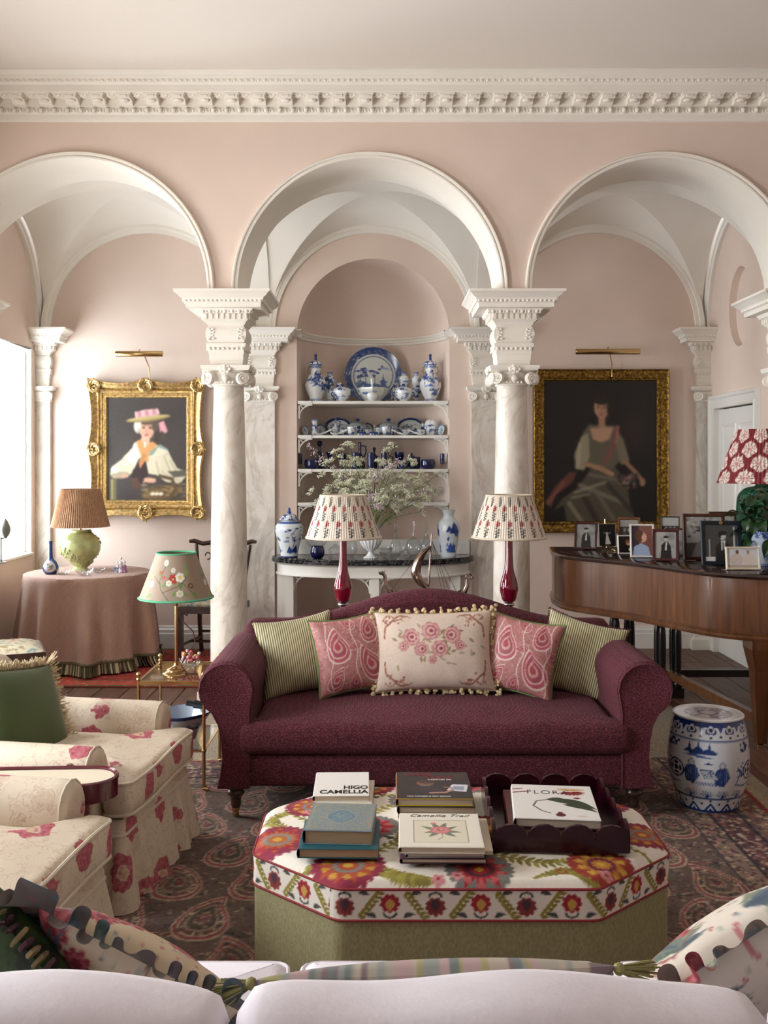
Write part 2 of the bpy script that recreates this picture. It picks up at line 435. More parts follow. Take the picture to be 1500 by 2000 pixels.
# door in the right wall
mb = MB(); mb.bb(XR + .03, XR + .07, D0, D1, 0, DZ - .012)
door = struct(mb.build('door_1', M['paint'], smooth=0))
MB().bb(XR + .09, XR + .12, D0 - .1, D1 + .1, 0, DZ + .1).build('door_dark_backing', plain('painted_gap_shade', '15110f', .9), door, smooth=0)  # dark board added behind the door: blocks light leak, paints the gap's shade
for (z0, z1) in ((.2, .95), (1.05, 1.98)):
    for (y0, y1) in ((D0 + .1, D0 + .4), (D0 + .5, D0 + .8)):
        p = MB(); yc, zc = (y0 + y1) / 2, (z0 + z1) / 2; hy, hz = (y1 - y0) / 2, (z1 - z0) / 2
        fr = [((XR + .03, yc + sy * hy, zc + sz * hz), (0, -sy, -sz), (1, 0, 0)) for sy, sz in ((-1, -1), (1, -1), (1, 1), (-1, 1))]
        p.sweep([(-.012, .001), (0, -.008), (.012, -.004), (.02, .001)], fr, closed=True)
        p.bb(XR + .022, XR + .03, y0 + .05, y1 - .05, z0 + .05, z1 - .05); p.build('door_panel', M['paint'], door, smooth=0)
p = MB().lathe([(.0, 0), (.012, 0), (.012, .03), (.026, .04), (.028, .055), (.018, .068), (0, .07)], 16); p.xf(Matrix.Translation((XR + .03, D0 + .06, 1.0)) @ Matrix.Rotation(-PI / 2, 4, 'Y'))
p.build('door_knob', plain('brass_knob', 'b8954e', .25, metal=1), door)
mb = MB()
prof = [(0, .07), (0, -.018), (.02, -.022), (.03, -.016), (.075, -.02), (.085, -.034), (.11, -.036), (.12, -.001)]
pts = [(D1, 0, (1, 0)), (D1, DZ, (1, 1)), (D0, DZ, (-1, 1)), (D0, 0, (-1, 0))]
mb.sweep(prof, [((XR, y, z), (0, q[0], q[1]), (1, 0, 0)) for y, z, q in pts]); struct(mb.build('trim_%d' % tn, M['paint'], smooth=30)); tn += 1
# skirting boards
BP = [(0, 0), (.03, 0), (.03, .13), (.024, .14), (.024, .165), (.014, .178), (.012, .195), (0, .2)]
def skirt(name, pts, nrm):
    struct(MB().sweep([(a, b) for a, b in BP], [((p[0], p[1], 0), (n[0], n[1], 0), (0, 0, 1)) for p, n in zip(pts, nrm)]).build(name, M['paint'], smooth=30))
skirt('baseboard_back', [(XL, YB), (COLX[0] - .15, YB)], [(0, -1)] * 2)
skirt('baseboard_back.001', [(COLX[1] + .15, YB), (XR, YB)], [(0, -1)] * 2)
skirt('baseboard_left', [(XL, YN), (XL, YB)], [(1, 0)] * 2)
skirt('baseboard_right', [(XM, YN), (XM, YF), (XR, YF)], [(-1, 0), (-1, -1), (0, -1)])

# main cornice of the arch wall, with modillions and egg-and-dart
cp = [(.0, 3.985), (.018, 3.99), (.022, 4.0), (.022, 4.028), (.03, 4.034), (.035, 4.04), (.035, 4.072), (.06, 4.074), (.06, 4.122), (.175, 4.124), (.178, 4.13), (.178, 4.172),
      (.186, 4.176), (.196, 4.186), (.2, 4.206), (.208, 4.21), (.214, 4.225), (.235, 4.238), (.25, 4.244), (.25, 4.256)]
cw = MB().sweep([(a, b) for a, b in cp], [((XL, YF, 0), (0, -1, 0), (0, 0, 1)), ((XM, YF, 0), (0, -1, 0), (0, 0, 1))])
corn = struct(cw.build('trim_%d' % tn, M['white'], smooth=25)); corn['label'] = 'white plaster cornice above the arches'; tn += 1
mo = MB()
prf = [(.06, 4.074), (.085, 4.074), (.1, 4.082), (.115, 4.096), (.135, 4.098), (.152, 4.09), (.165, 4.094), (.168, 4.104), (.168, 4.123), (.06, 4.123)]
mo.add([(sx, -a, b) for sx in (-.042, .042) for a, b in prf], [tuple(range(10)), tuple(range(10, 20))[::-1]] + [(i, (i + 1) % 10, 10 + (i + 1) % 10, 10 + i) for i in range(10)])
mo.bb(-.05, .05, -.175, -.06, 4.112, 4.124); mo.rbox((0, -.17, 4.104), (.05, .008, .016), .003, 1)
mo.sph((0, -.115, 4.09), (.03, .03, .012), 8, 6)
mo0 = mo.build('modillion', M['white'], corn, smooth=30); mo0.location = (XL + .1, YF, 0)
eg = MB(); eg.sph((0, -.042, 4.052), (.016, .016, .018), 10, 8); eg.tube([(.026 * math.cos(a), -.04, 4.056 + .024 * math.sin(a)) for a in [PI + PI * q / 8 for q in range(9)]], .005, 5)
eg.add([(.038, -.05, 4.062), (.046, -.038, 4.07), (.05, -.038, 4.04), (.03, -.038, 4.04), (.04, -.03, 4.05)], [(0, 1, 2), (0, 2, 3), (0, 3, 1)])
eg0 = eg.build('egg_moulding', M['white'], corn, smooth=40); eg0.location = (XL + .05, YF, 0)
ros = MB(); ros.sph((0, -.115, 4.122), (.026, .026, .009), 8, 6)
for q in range(6): ros.sph((.026 * math.cos(q * PI / 3), -.115 + .026 * math.sin(q * PI / 3), 4.122), (.014, .014, .008), 6, 5)
ro0 = ros.build('soffit_rosette', M['white'], corn); ro0.location = (XL + .19, YF, 0)
x = XL + .1
while x + .18 < XR + .3:
    x += .18; o = obj('modillion', mo0.data, corn, (x, YF, 0)); o = obj('soffit_rosette', ro0.data, corn, (x + .09, YF, 0))
x = XL + .05
while x + .09 < XR: x += .09; obj('egg_moulding', eg0.data, corn, (x, YF, 0))
lf = MB(); x = XL + .03
while x < XR:
    lf.sph((x, -.197, 4.195), (.016, .008, .011), 6, 4); lf.sph((x + .02, -.195, 4.19), (.006, .006, .007), 5, 4); x += .04
lo = stuff(lf.build('leaf_moulding', M['white'], corn)); lo.location = (0, YF, 0)

# ---------------------------------------------------------------- columns and pilasters
CAPR = [(.113, 2.332), (.115, 2.37), (.118, 2.372), (.119, 2.41), (.122, 2.412), (.125, 2.445), (.133, 2.462), (.137, 2.478), (.137, 2.49), (.121, 2.492),
        (.127, 2.502), (.138, 2.525), (.142, 2.552), (.138, 2.58), (.127, 2.602), (.121, 2.612), (.13, 2.618), (.136, 2.632), (.15, 2.645), (.156, 2.65), (.158, 2.652),
        (.158, 2.69), (.172, 2.692), (.176, 2.7), (.19, 2.716), (.192, 2.722), (.256, 2.722), (.258, 2.752), (.262, 2.754), (.275, 2.772), (.278, 2.782), (.282, 2.786), (.3, 2.797), (.312, 2.812), (.327, 2.82), (.327, 2.836)]
def volute_mesh():
    mb = MB(); mb.lathe([(0, .02), (.008, .019), (.01, .014), (.014, .010), (.018, .014), (.022, .015), (.026, .009), (.031, .013), (.036, .014), (.042, .008), (.043, -.02), (0, -.02)], 24)
    mb.tube([(r * math.cos(a), r * math.sin(a), .014) for a, r in [(q * .35, .010 + .0016 * q) for q in range(21)]], .0035, 5)
    return mb
VOL = volute_mesh()
def order(full_y=True, yb=0.0, xr=(-1, 1), shaft='round'):
    """returns dict of MBs in local coords: front faces -Y. pilaster: rings from y=+yb (wall) to -(hw-.128+.05)"""
    P = {}
    def ring(hw, z, extra=0):
        x0 = -hw if xr[0] < 0 else 0; x1 = hw if xr[1] > 0 else 0
        if full_y: return (x0, x1, -hw, hw, z)
        return (x0, x1, -(hw - .128 + .05), .0, z)
    P['impost'] = MB().rings([ring(h, z) for h, z in CAPR])
    en = MB()     # small carved rows: dentils, egg and dart, beads
    def row(hw, z, pitch, add):
        for face in range(4):
            if not full_y and face == 2: continue
            n = max(1, int(2 * hw / pitch)); 
            for q in range(n):
                t = -hw + (q + .5) * 2 * hw / n
                if face == 0: p = (t, -hw if full_y else -(hw - .078)); r = 0
                elif face == 2: p = (t, hw); r = PI
                elif face == 1: p = (hw, t); r = PI / 2
                else: p = (-hw, t); r = -PI / 2
                if not full_y and face in (1, 3):
                    d = hw - .078; 
                    if t + hw > d * 2 * hw / (2 * hw): continue
                    p = (p[0], -(t + hw) - .004)
                if (p[0] > .001 and xr[1] == 0) or (p[0] < -.001 and xr[0] == 0): continue
                k = en.mark(); add(en); en.xf(Matrix.Translation((p[0], p[1], z)) @ Matrix.Rotation(r, 4, 'Z'), k)
    row(.158, 2.671, .036, lambda m: m.bb(-.011, .011, -.012, .004, -.017, .019))
    row(.176, 2.706, .05, lambda m: (m.sph((0, -.004, 0), (.013, .012, .014), 8, 5), m.sph((.024, -.004, 0), (.005, .008, .012), 5, 4)))
    row(.27, 2.764, .03, lambda m: m.sph((0, -.003, 0), (.011, .006, .009), 6, 4))
    row(.131, 2.452, .03, lambda m: m.sph((0, -.004, 0), (.011, .006, .012), 6, 4))
    # acanthus clasps on the swelling frieze corners
    for sx in (-1, 1):
        if (sx > 0 and xr[1] == 0) or (sx < 0 and xr[0] == 0): continue
        yf = -.14 if full_y else -.064
        for q in range(5):
            a = -1 + q * .5; en.sph((sx * (.118 - .012 * math.cos(a * 1.5)), yf - .003, 2.552 + .045 * math.sin(a)), (.014, .006, .007), 6, 4)
        for q in range(4): en.sph((sx * (.085 + .006 * (q % 2)), yf - .002, 2.52 + .022 * q), (.012, .006, .008), 6, 4)
    P['carved'] = en
    cap = MB()
    def r2(hw, z):
        if full_y: return (-hw, hw, -hw, hw, z)
        return (-hw if xr[0] < 0 else 0, hw if xr[1] > 0 else 0, -(hw - .128 + .06), 0, z)
    cap.rings([r2(h, z) for h, z in [(.125, 2.286), (.132, 2.29), (.16, 2.3), (.168, 2.312), (.172, 2.32), (.172, 2.333), (.11, 2.3335)]])
    if full_y:
        cap.lathe([(.104, 2.196), (.116, 2.198), (.118, 2.207), (.112, 2.214), (.118, 2.22), (.14, 2.25), (.14, 2.288)], 32)
    else:
        cap.rings([r2(h, z) for h, z in [(.13, 2.196), (.137, 2.2), (.137, 2.212), (.13, 2.218), (.14, 2.25), (.14, 2.288)]])
    vs = []
    for face in range(4):
        if not full_y and face == 2: continue
        R = Matrix.Rotation(face * PI / 2, 4, 'Z')
        for sx in (-1, 1):
            if full_y: pos = Vector((sx * .118, -.15, 2.243)); tw = sx * .45
            else:
                if face == 0: pos = Vector((sx * .118, -.08, 2.243)); tw = sx * .3
                else:
                    continue
                if (sx > 0 and xr[1] == 0) or (sx < 0 and xr[0] == 0): continue
            vs.append((R @ Matrix.Translation(pos) @ Matrix.Rotation(tw, 4, 'Z') @ Matrix.Rotation(PI / 2, 4, 'X')))
        if full_y or face == 0:
            k = cap.mark(); yy = -.15 if full_y else -.085
            if xr == (-1, 1):
                cap.sph((0, yy, 2.243), (.024, .02, .026), 10, 6)
                for q in range(5): cap.sph((-.05 + .025 * q, yy + .006, 2.217), (.009, .009, .009), 6, 4)
                for q in range(7): cap.sph((.03 * math.cos(q * .9), yy - .022 + .004 * (q % 2), 2.305 + .022 * math.sin(q * .9)), (.017, .013, .013), 6, 4)
                cap.sph((0, yy - .024, 2.305), (.02, .018, .018), 8, 5)
            cap.xf(R, k)
    P['capital'] = cap; P['vol'] = vs
    return P
vol_me = None
def put_order(name, label, x, y, kind):
    global vol_me
    if kind == 'column': P = order(True)
    else:
        P = order(False, 0, {'pilaster': (-1, 1), 'cornerL': (0, 1), 'cornerR': (-1, 0)}[kind])
    t = thing(name, label, 'column' if kind == 'column' else 'pilaster', (x, y, 0), group='marble columns of the arcade' if kind == 'column' else 'pilasters on the loggia wall')
    P['impost'].build('entablature_block', M['white'], t, smooth=25)
    stuff(P['carved'].build('carved_ornament', M['white'], t))
    cpo = P['capital'].build('capital', M['white'], t, smooth=30)
    for mtx in P['vol']:
        if vol_me is None: vo = VOL.build('volute', M['white'], cpo, smooth=35); vol_me = vo.data
        else: vo = obj('volute', vol_me, cpo)
        vo.matrix_local = mtx
    sh = MB(); bs = MB()
    if kind == 'column':
        pr = []
        for q in range(25):
            u = q / 24; r = .129 - .024 * max(0, (u - .28) / .72) ** 1.5; pr.append((r, .21 + u * 1.99))
        sh.lathe(pr, 48); sh.build('shaft', M['marble'], t)
        bs.rings([(-.19, .19, -.19, .19, 0), (-.19, .19, -.19, .19, .07)])
        bs.lathe([(.185, .07), (.19, .085), (.185, .105), (.165, .112), (.155, .13), (.16, .15), (.168, .165), (.16, .185), (.14, .192), (.135, .21)], 36)
        bs.build('column_base', M['white'], t)
    else:
        x0 = -.128 if kind != 'cornerL' else 0; x1 = .128 if kind != 'cornerR' else 0
        sh.rings([(x0, x1, -.05, 0, .2), (x0, x1, -.05, 0, 2.2)]); sh.build('shaft', M['marble'], t, smooth=0)
        e = lambda d: (x0 - (d if x0 < 0 else 0), x1 + (d if x1 > 0 else 0), -.05 - d, 0)
        bs.rings([e(.05) + (0,), e(.05) + (.07,), e(.045) + (.09,), e(.02) + (.11,), e(.016) + (.13,), e(.026) + (.15,), e(.02) + (.175,), e(0) + (.2,)])
        bs.build('column_base', M['white'], t, smooth=30)
    return t
put_order('column', 'round white marble column between the girl-in-hat painting and the niche', COLX[0], 6.9, 'column')
put_order('column', 'round white marble column between the niche and the dark portrait', COLX[1], 6.9, 'column')
def end_col(x, kind, label):
    P = order(True, 0, kind)
    t = thing('column', label, 'column', (x, 6.9, 0), group='marble columns of the arcade')
    P['impost'].build('entablature_block', M['white'], t, smooth=25); stuff(P['carved'].build('carved_ornament', M['white'], t))
    sg = 1 if kind[1] > 0 else -1; c = MB(); 
    c.rings([(min(0, sg * h), max(0, sg * h), -h, h, z) for h, z in [(.125, 2.2), (.14, 2.25), (.13, 2.288), (.165, 2.305), (.172, 2.333), (.11, 2.3335)]])
    co = c.build('capital', M['white'], t, smooth=30)
    for sy in (-1, 1):
        for tw, px, py in ((sy * -PI / 4, .13, .15),):
            vo = obj('volute', vol_me, co)
            vo.matrix_local = Matrix.Translation((sg * .118, sy * .15, 2.243)) @ Matrix.Rotation(0 if sy < 0 else PI, 4, 'Z') @ Matrix.Rotation(PI / 2, 4, 'X')
    s = MB(); s.lathe([(.129, .2), (.129, .8), (.105, 2.2)], 24, (0, 0, 0), -PI / 2 if sg > 0 else PI / 2, PI / 2 if sg > 0 else 3 * PI / 2, cap=False); s.build('shaft', M['marble'], t)
    b = MB(); b.rings([(min(0, sg * h), max(0, sg * h), -h, h, z) for h, z in [(.19, 0), (.19, .09), (.16, .13), (.165, .17), (.14, .2)]]); b.build('column_base', M['white'], t, smooth=0)
end_col(XL, (0, 1), 'half column on the window wall, its white capital just inside the frame')
end_col(XR, (-1, 0), 'half column beside the panelled door, its white capital cut by the frame')
put_order('pilaster_column', 'flat marble pilaster beside the niche, behind the column near the flower lampshade', COLX[0], YB, 'pilaster')
put_order('pilaster_column', 'flat marble pilaster beside the niche, behind the column near the dark portrait', COLX[1], YB, 'pilaster')
put_order('pilaster_column', 'narrow corner pilaster next to the bright window', XL, YB, 'cornerL')
put_order('pilaster_column', 'narrow corner pilaster next to the panelled door', XR, YB, 'cornerR')
# ---------------------------------------------------------------- colour canvas: flat print that is sampled onto mesh vertices
class Cv:
    def __init__(s, w, h, res, bg):
        s.w, s.h = w, h; s.nx, s.ny = max(2, int(w * res)), max(2, int(h * res))
        s.a = np.empty((s.ny, s.nx, 3)); s.a[:] = hx(bg) if isinstance(bg, str) else bg
        s.xs = (np.arange(s.nx) + .5) / s.nx * w; s.ys = (np.arange(s.ny) + .5) / s.ny * h
    def _win(s, x0, x1, y0, y1):
        i0, i1 = np.searchsorted(s.xs, (x0, x1)); j0, j1 = np.searchsorted(s.ys, (y0, y1))
        if i1 <= i0 or j1 <= j0: return None
        return slice(j0, j1), slice(i0, i1), s.xs[None, i0:i1], s.ys[j0:j1, None]
    def _put(s, sj, si, m, col, al=1):
        col = np.array(hx(col) if isinstance(col, str) else col); v = s.a[sj, si]
        k = (m * al)[..., None]; v[:] = v * (1 - k) + col * k
    def ell(s, cx, cy, rx, ry, col, rot=0, al=1, soft=0):
        R = max(rx, ry) * (1 + soft); q = s._win(cx - R, cx + R, cy - R, cy + R)
        if q is None: return s
        sj, si, x, y = q; c, d = math.cos(rot), math.sin(rot); X_, Y_ = x - cx, y - cy
        r = np.sqrt(((X_ * c + Y_ * d) / rx) ** 2 + ((-X_ * d + Y_ * c) / ry) ** 2)
        m = (r < 1).astype(float) if not soft else np.clip((1 + soft - r) / (2 * soft), 0, 1)
        s._put(sj, si, m, col, al); return s
    def poly(s, pts, col, al=1):
        p = np.array(pts, float); q = s._win(p[:, 0].min(), p[:, 0].max(), p[:, 1].min(), p[:, 1].max())
        if q is None: return s
        sj, si, x, y = q; m = np.zeros((y.shape[0], x.shape[1]), bool); n = len(p)
        for i in range(n):
            (x0, y0), (x1, y1) = p[i], p[(i + 1) % n]
            if y0 == y1: continue
            m ^= ((y0 > y) != (y1 > y)) & (x < (x1 - x0) * (y - y0) / (y1 - y0) + x0)
        s._put(sj, si, m.astype(float), col, al); return s
    def line(s, pts, wd, col, al=1):
        for i in range(len(pts) - 1):
            (x0, y0), (x1, y1) = pts[i], pts[i + 1]; h = wd / 2
            q = s._win(min(x0, x1) - h, max(x0, x1) + h, min(y0, y1) - h, max(y0, y1) + h)
            if q is None: continue
            sj, si, x, y = q; dx, dy = x1 - x0, y1 - y0; l2 = dx * dx + dy * dy + 1e-12
            t = np.clip(((x - x0) * dx + (y - y0) * dy) / l2, 0, 1)
            m = ((x - x0 - t * dx) ** 2 + (y - y0 - t * dy) ** 2 < h * h).astype(float); s._put(sj, si, m, col, al)
        return s
    def rose(s, cx, cy, r, n, amp, col, rot=0, al=1, sx=1, sy=1, kind='scallop'):     # petalled or star shaped disc
        R = r * 1.05 * max(sx, sy); q = s._win(cx - R, cx + R, cy - R, cy + R)
        if q is None: return s
        sj, si, x, y = q; X_, Y_ = (x - cx) / sx, (y - cy) / sy; rr = np.hypot(X_, Y_); an = np.arctan2(Y_, X_) - rot
        if kind == 'scallop': lim = r * (1 - amp * (1 - np.abs(np.sin(an * n / 2))))
        else: u = np.abs(((an * n / (2 * PI)) % 1) * 2 - 1); lim = r * (1 - amp * u)
        s._put(sj, si, (rr < lim).astype(float), col, al); return s
    def ring(s, cx, cy, r0, r1, col, al=1, sx=1, sy=1):
        R = r1 * max(sx, sy); q = s._win(cx - R, cx + R, cy - R, cy + R)
        if q is None: return s
        sj, si, x, y = q; rr = np.hypot((x - cx) / sx, (y - cy) / sy); s._put(sj, si, ((rr < r1) & (rr >= r0)).astype(float), col, al); return s
    def rect(s, x0, x1, y0, y1, col, al=1):
        q = s._win(x0, x1, y0, y1)
        if q is None: return s
        sj, si, x, y = q; s._put(sj, si, np.ones((y.shape[0], x.shape[1])), col, al); return s
    def leaf(s, x0, y0, x1, y1, wd, col, al=1, bend=0, n=10, jag=0):
        dx, dy = x1 - x0, y1 - y0; L = math.hypot(dx, dy) + 1e-9; nx_, ny_ = -dy / L, dx / L; a = []; b = []
        for i in range(n + 1):
            t = i / n; c = bend * math.sin(PI * t) * L; h = wd / 2 * math.sin(PI * t ** .8) * (1 + jag * (1 if i % 2 else -1))
            a.append((x0 + dx * t + nx_ * (c + h), y0 + dy * t + ny_ * (c + h))); b.append((x0 + dx * t + nx_ * (c - h), y0 + dy * t + ny_ * (c - h)))
        return s.poly(a + b[::-1], col, al)
    def grain(s, amt, k=1):
        n = rng.normal(0, amt, ((s.ny + k - 1) // k, (s.nx + k - 1) // k, 1)); n = np.repeat(np.repeat(n, k, 0), k, 1)[:s.ny, :s.nx]; s.a = np.clip(s.a + n, 0, 1); return s
    def blur(s, k):
        for ax in (0, 1):
            p = np.concatenate([s.a.take([0] * k, ax), s.a, s.a.take([-1] * k, ax)], ax); q = np.cumsum(p, ax); z = np.zeros_like(q.take([0], ax)); q = np.concatenate([z, q], ax); n = s.a.shape[ax]
            s.a = (q.take(range(2 * k + 1, 2 * k + 1 + n), ax) - q.take(range(n), ax)) / (2 * k + 1)
        return s
    def get(s, u, v):
        u = np.clip(np.asarray(u) * s.nx - .5, 0, s.nx - 1.001); v = np.clip(np.asarray(v) * s.ny - .5, 0, s.ny - 1.001)
        i, j = u.astype(int), v.astype(int); fu, fv = (u - i)[..., None], (v - j)[..., None]
        i1, j1 = np.minimum(i + 1, s.nx - 1), np.minimum(j + 1, s.ny - 1)
        return (s.a[j, i] * (1 - fu) + s.a[j, i1] * fu) * (1 - fv) + (s.a[j1, i] * (1 - fu) + s.a[j1, i1] * fu) * fv
def spl(pts, n):           # smooth resampled profile
    p = np.array(pts, float); m = len(p); out = []
    for t in np.linspace(0, m - 1 - 1e-6, n):
        i = int(t); f = t - i; a, b, c, d = p[max(i - 1, 0)], p[i], p[i + 1], p[min(i + 2, m - 1)]
        q = .5 * (2 * b + (c - a) * f + (2 * a - 5 * b + 4 * c - d) * f * f + (3 * b - a - 3 * c + d) * f ** 3); out.append(tuple(q))
    return [(max(0, r), z) for r, z in out]
def card(name, w, h, cv, mat, parent, thick=.002, nx=None, ny=None, loc=None, rot=None):
    """upright printed sheet in local XZ facing -Y, bottom centre at origin, with its own thickness"""
    nx = nx or max(2, int(cv.nx * .8)); ny = ny or max(2, int(cv.ny * .8)); mb = MB()
    u, v = np.meshgrid(np.linspace(0, 1, nx), np.linspace(0, 1, ny)); P = np.stack([(u - .5) * w, np.zeros_like(u), v * h], -1); mb.agrid(P)
    c = cv.get(u, v).reshape(-1, 3)
    k = mb.mark(); mb.bb(-w / 2, w / 2, .0005, thick, 0, h); c = np.vstack([c, np.tile(c.mean(0), (mb.mark() - k, 1))])
    return mb.build(name, mat, parent, smooth=0, col=c, loc=loc, rot=rot)
def flatcard(name, w, d, cv, mat, parent, z, loc=(0, 0), nx=None, ny=None):
    """printed sheet lying in local XY at height z"""
    nx = nx or max(2, int(cv.nx * .8)); ny = ny or max(2, int(cv.ny * .8)); mb = MB()
    u, v = np.meshgrid(np.linspace(0, 1, nx), np.linspace(0, 1, ny)); mb.agrid(np.stack([(u - .5) * w + loc[0], (v - .5) * d + loc[1], np.full_like(u, z)], -1))
    return mb.build(name, mat, parent, smooth=0, col=cv.get(u, v).reshape(-1, 3))
def plathe(prof, seg, cv, c=(0, 0, 0), fn=None, rep=1, open_=False):     # painted lathe
    mb = MB().lathe(prof, seg, c, fn=fn, cap=True)
    if open_ and prof[-1][0] > 1e-4: mb.f.pop()
    z0, z1 = min(p[1] for p in prof), max(p[1] for p in prof); n = seg
    col = []
    for (r, z) in prof: col.append(cv.get((np.arange(n) / n * rep) % 1, np.full(n, (z - z0) / (z1 - z0))))
    mb.c = np.vstack(col); return mb
def text(name, body, size, mat, parent, loc, rot=(0, 0, 0), align='LEFT', sx=1, shear=0, ext=.0006, sp=1, off=0, fit=None):
    cu = bpy.data.curves.new('t', 'FONT'); cu.body = body; cu.size = size; cu.align_x = align; cu.extrude = ext; cu.shear = shear; cu.space_character = sp; cu.offset = off
    o = bpy.data.objects.new('t', cu); COL.objects.link(o); dg = bpy.context.evaluated_depsgraph_get(); dg.update()
    me = bpy.data.meshes.new_from_object(o.evaluated_get(dg)); bpy.data.objects.remove(o); bpy.data.curves.remove(cu)
    me.materials.clear(); me.materials.append(mat)
    q = obj(name, me, parent, loc, rot)
    if fit: xs_ = [v.co.x for v in me.vertices]; sx = fit / (max(xs_) - min(xs_))
    q.scale = (sx, 1, 1); return q

# blue and white porcelain print
BL = ['1f3a7a', '2b4a92', '14275c', '3b5ca8', '5878b8']
def bw(w=1, h=1, res=160, seed=0, bg='e3e8ea', dense=1.0, bands=True, panels=0, scene_=True):
    r = random.Random(seed); cv = Cv(w, h, res, bg)
    def clump(cx, cy, R):
        for _ in range(int(14)): cv.ell(cx + r.gauss(0, R * .5), cy + r.gauss(0, R * .35), R * r.uniform(.12, .35), R * r.uniform(.1, .25), r.choice(BL), r.uniform(0, 3), .9)
    if scene_:
        for _ in range(int(9 * dense * w / h + 2)):
            cx, cy = r.uniform(0, w), r.uniform(.2, .8) * h; k = r.random(); R = r.uniform(.07, .13) * h
            if k < .35: cv.line([(cx, cy - R), (cx + r.gauss(0, R * .2), cy), (cx + r.gauss(0, R * .4), cy + R)], .012 * h, BL[2]); clump(cx, cy + R, R); clump(cx + R * .7, cy + R * .4, R * .6)
            elif k < .6: cv.poly([(cx - R, cy - R * .4), (cx - R * .5, cy + R * .3), (cx - R * .2, cy), (cx + R * .2, cy + R * .6), (cx + R, cy - R * .4)], r.choice(BL[:3]), .9); clump(cx, cy - R * .4, R * .5)
            elif k < .8: clump(cx, cy, R)
            else:
                for q in range(4): cv.line([(cx - R, cy - q * R * .15), (cx + R * r.uniform(.3, 1), cy - q * R * .15)], .008 * h, BL[3])
    for _ in range(panels):
        pass
    if bands:
        for (y0, y1) in ((0, .06), (.93, 1)):
            cv.rect(0, w, y0 * h, y1 * h, BL[1], .85); q = 0
            while q < w: cv.ell(q, (y0 + y1) / 2 * h, .02 * h, .018 * h, 'dfe6ee'); q += .07 * h
        for y in (.085, .9): cv.line([(0, y * h), (w, y * h)], .012 * h, BL[1])
    return cv
M['china'] = painted('blue_white_porcelain', .18, coat=.3)
M['print'] = painted('printed_surface', .55)
M['satin'] = painted('painted_satin', .35)
def _bwnode():
    t = NT('fine_blue_pattern_porcelain'); t.set(rough=.2, coat=.3); v = t.co()
    a = t.noise(38, 3, .6, v, .6); b = t.noise(15, 2, .5, v, .3)
    m = t.ramp(a, [(.47, 'dfe3e6'), (.52, '4a66a6'), (.62, '1c2f66')]); k = t.ramp(b, [(.42, '000000'), (.5, 'ffffff')])
    t.color(t.mix(k, t.mix(.0, 'dfe3e6', 'dfe3e6'), m)); return t.m
M['bwfine'] = _bwnode()
M['bwwhite'] = plain('white_porcelain', 'e4e7e8', .2, coat=.3)
M['bwblue'] = plain('cobalt_glaze', '1d3272', .2, coat=.3, var=.3, vs=40)
M['cobalt'] = plain('cobalt_blue_glass', '0c1550', .06, coat=.5, trans=.25, ior=1.45)
def _glass(name, tint=(1, 1, 1), body=.72):        # thin clear glass: mostly see-through with sharp highlights
    m = bpy.data.materials.new(name); m.use_nodes = True; t = m.node_tree; t.nodes.clear()
    o = t.nodes.new('ShaderNodeOutputMaterial'); mx = t.nodes.new('ShaderNodeMixShader'); tr = t.nodes.new('ShaderNodeBsdfTransparent'); tr.inputs[0].default_value = tint + (1,)
    g = t.nodes.new('ShaderNodeBsdfGlossy'); g.inputs['Roughness'].default_value = .04; lw = t.nodes.new('ShaderNodeLayerWeight'); lw.inputs[0].default_value = .35
    mp = t.nodes.new('ShaderNodeMapRange'); mp.inputs[3].default_value = .08; mp.inputs[4].default_value = body
    t.links.new(lw.outputs['Facing'], mp.inputs[0]); t.links.new(mp.outputs[0], mx.inputs[0]); t.links.new(tr.outputs[0], mx.inputs[1]); t.links.new(g.outputs[0], mx.inputs[2]); t.links.new(mx.outputs[0], o.inputs[0]); return m
M['glass'] = _glass('clear_glass', (.93, .94, .95), .55)
M['gilt'] = plain('gilded_wood', 'c0a26c', .34, var=.22, vs=45, metal=.75, bump=.5, bs=90)
M['brass'] = plain('polished_brass', 'c4a472', .2, metal=1)
M['mahog'] = plain('dark_mahogany', '33201a', .3, var=.3, vs=12, coat=.3)

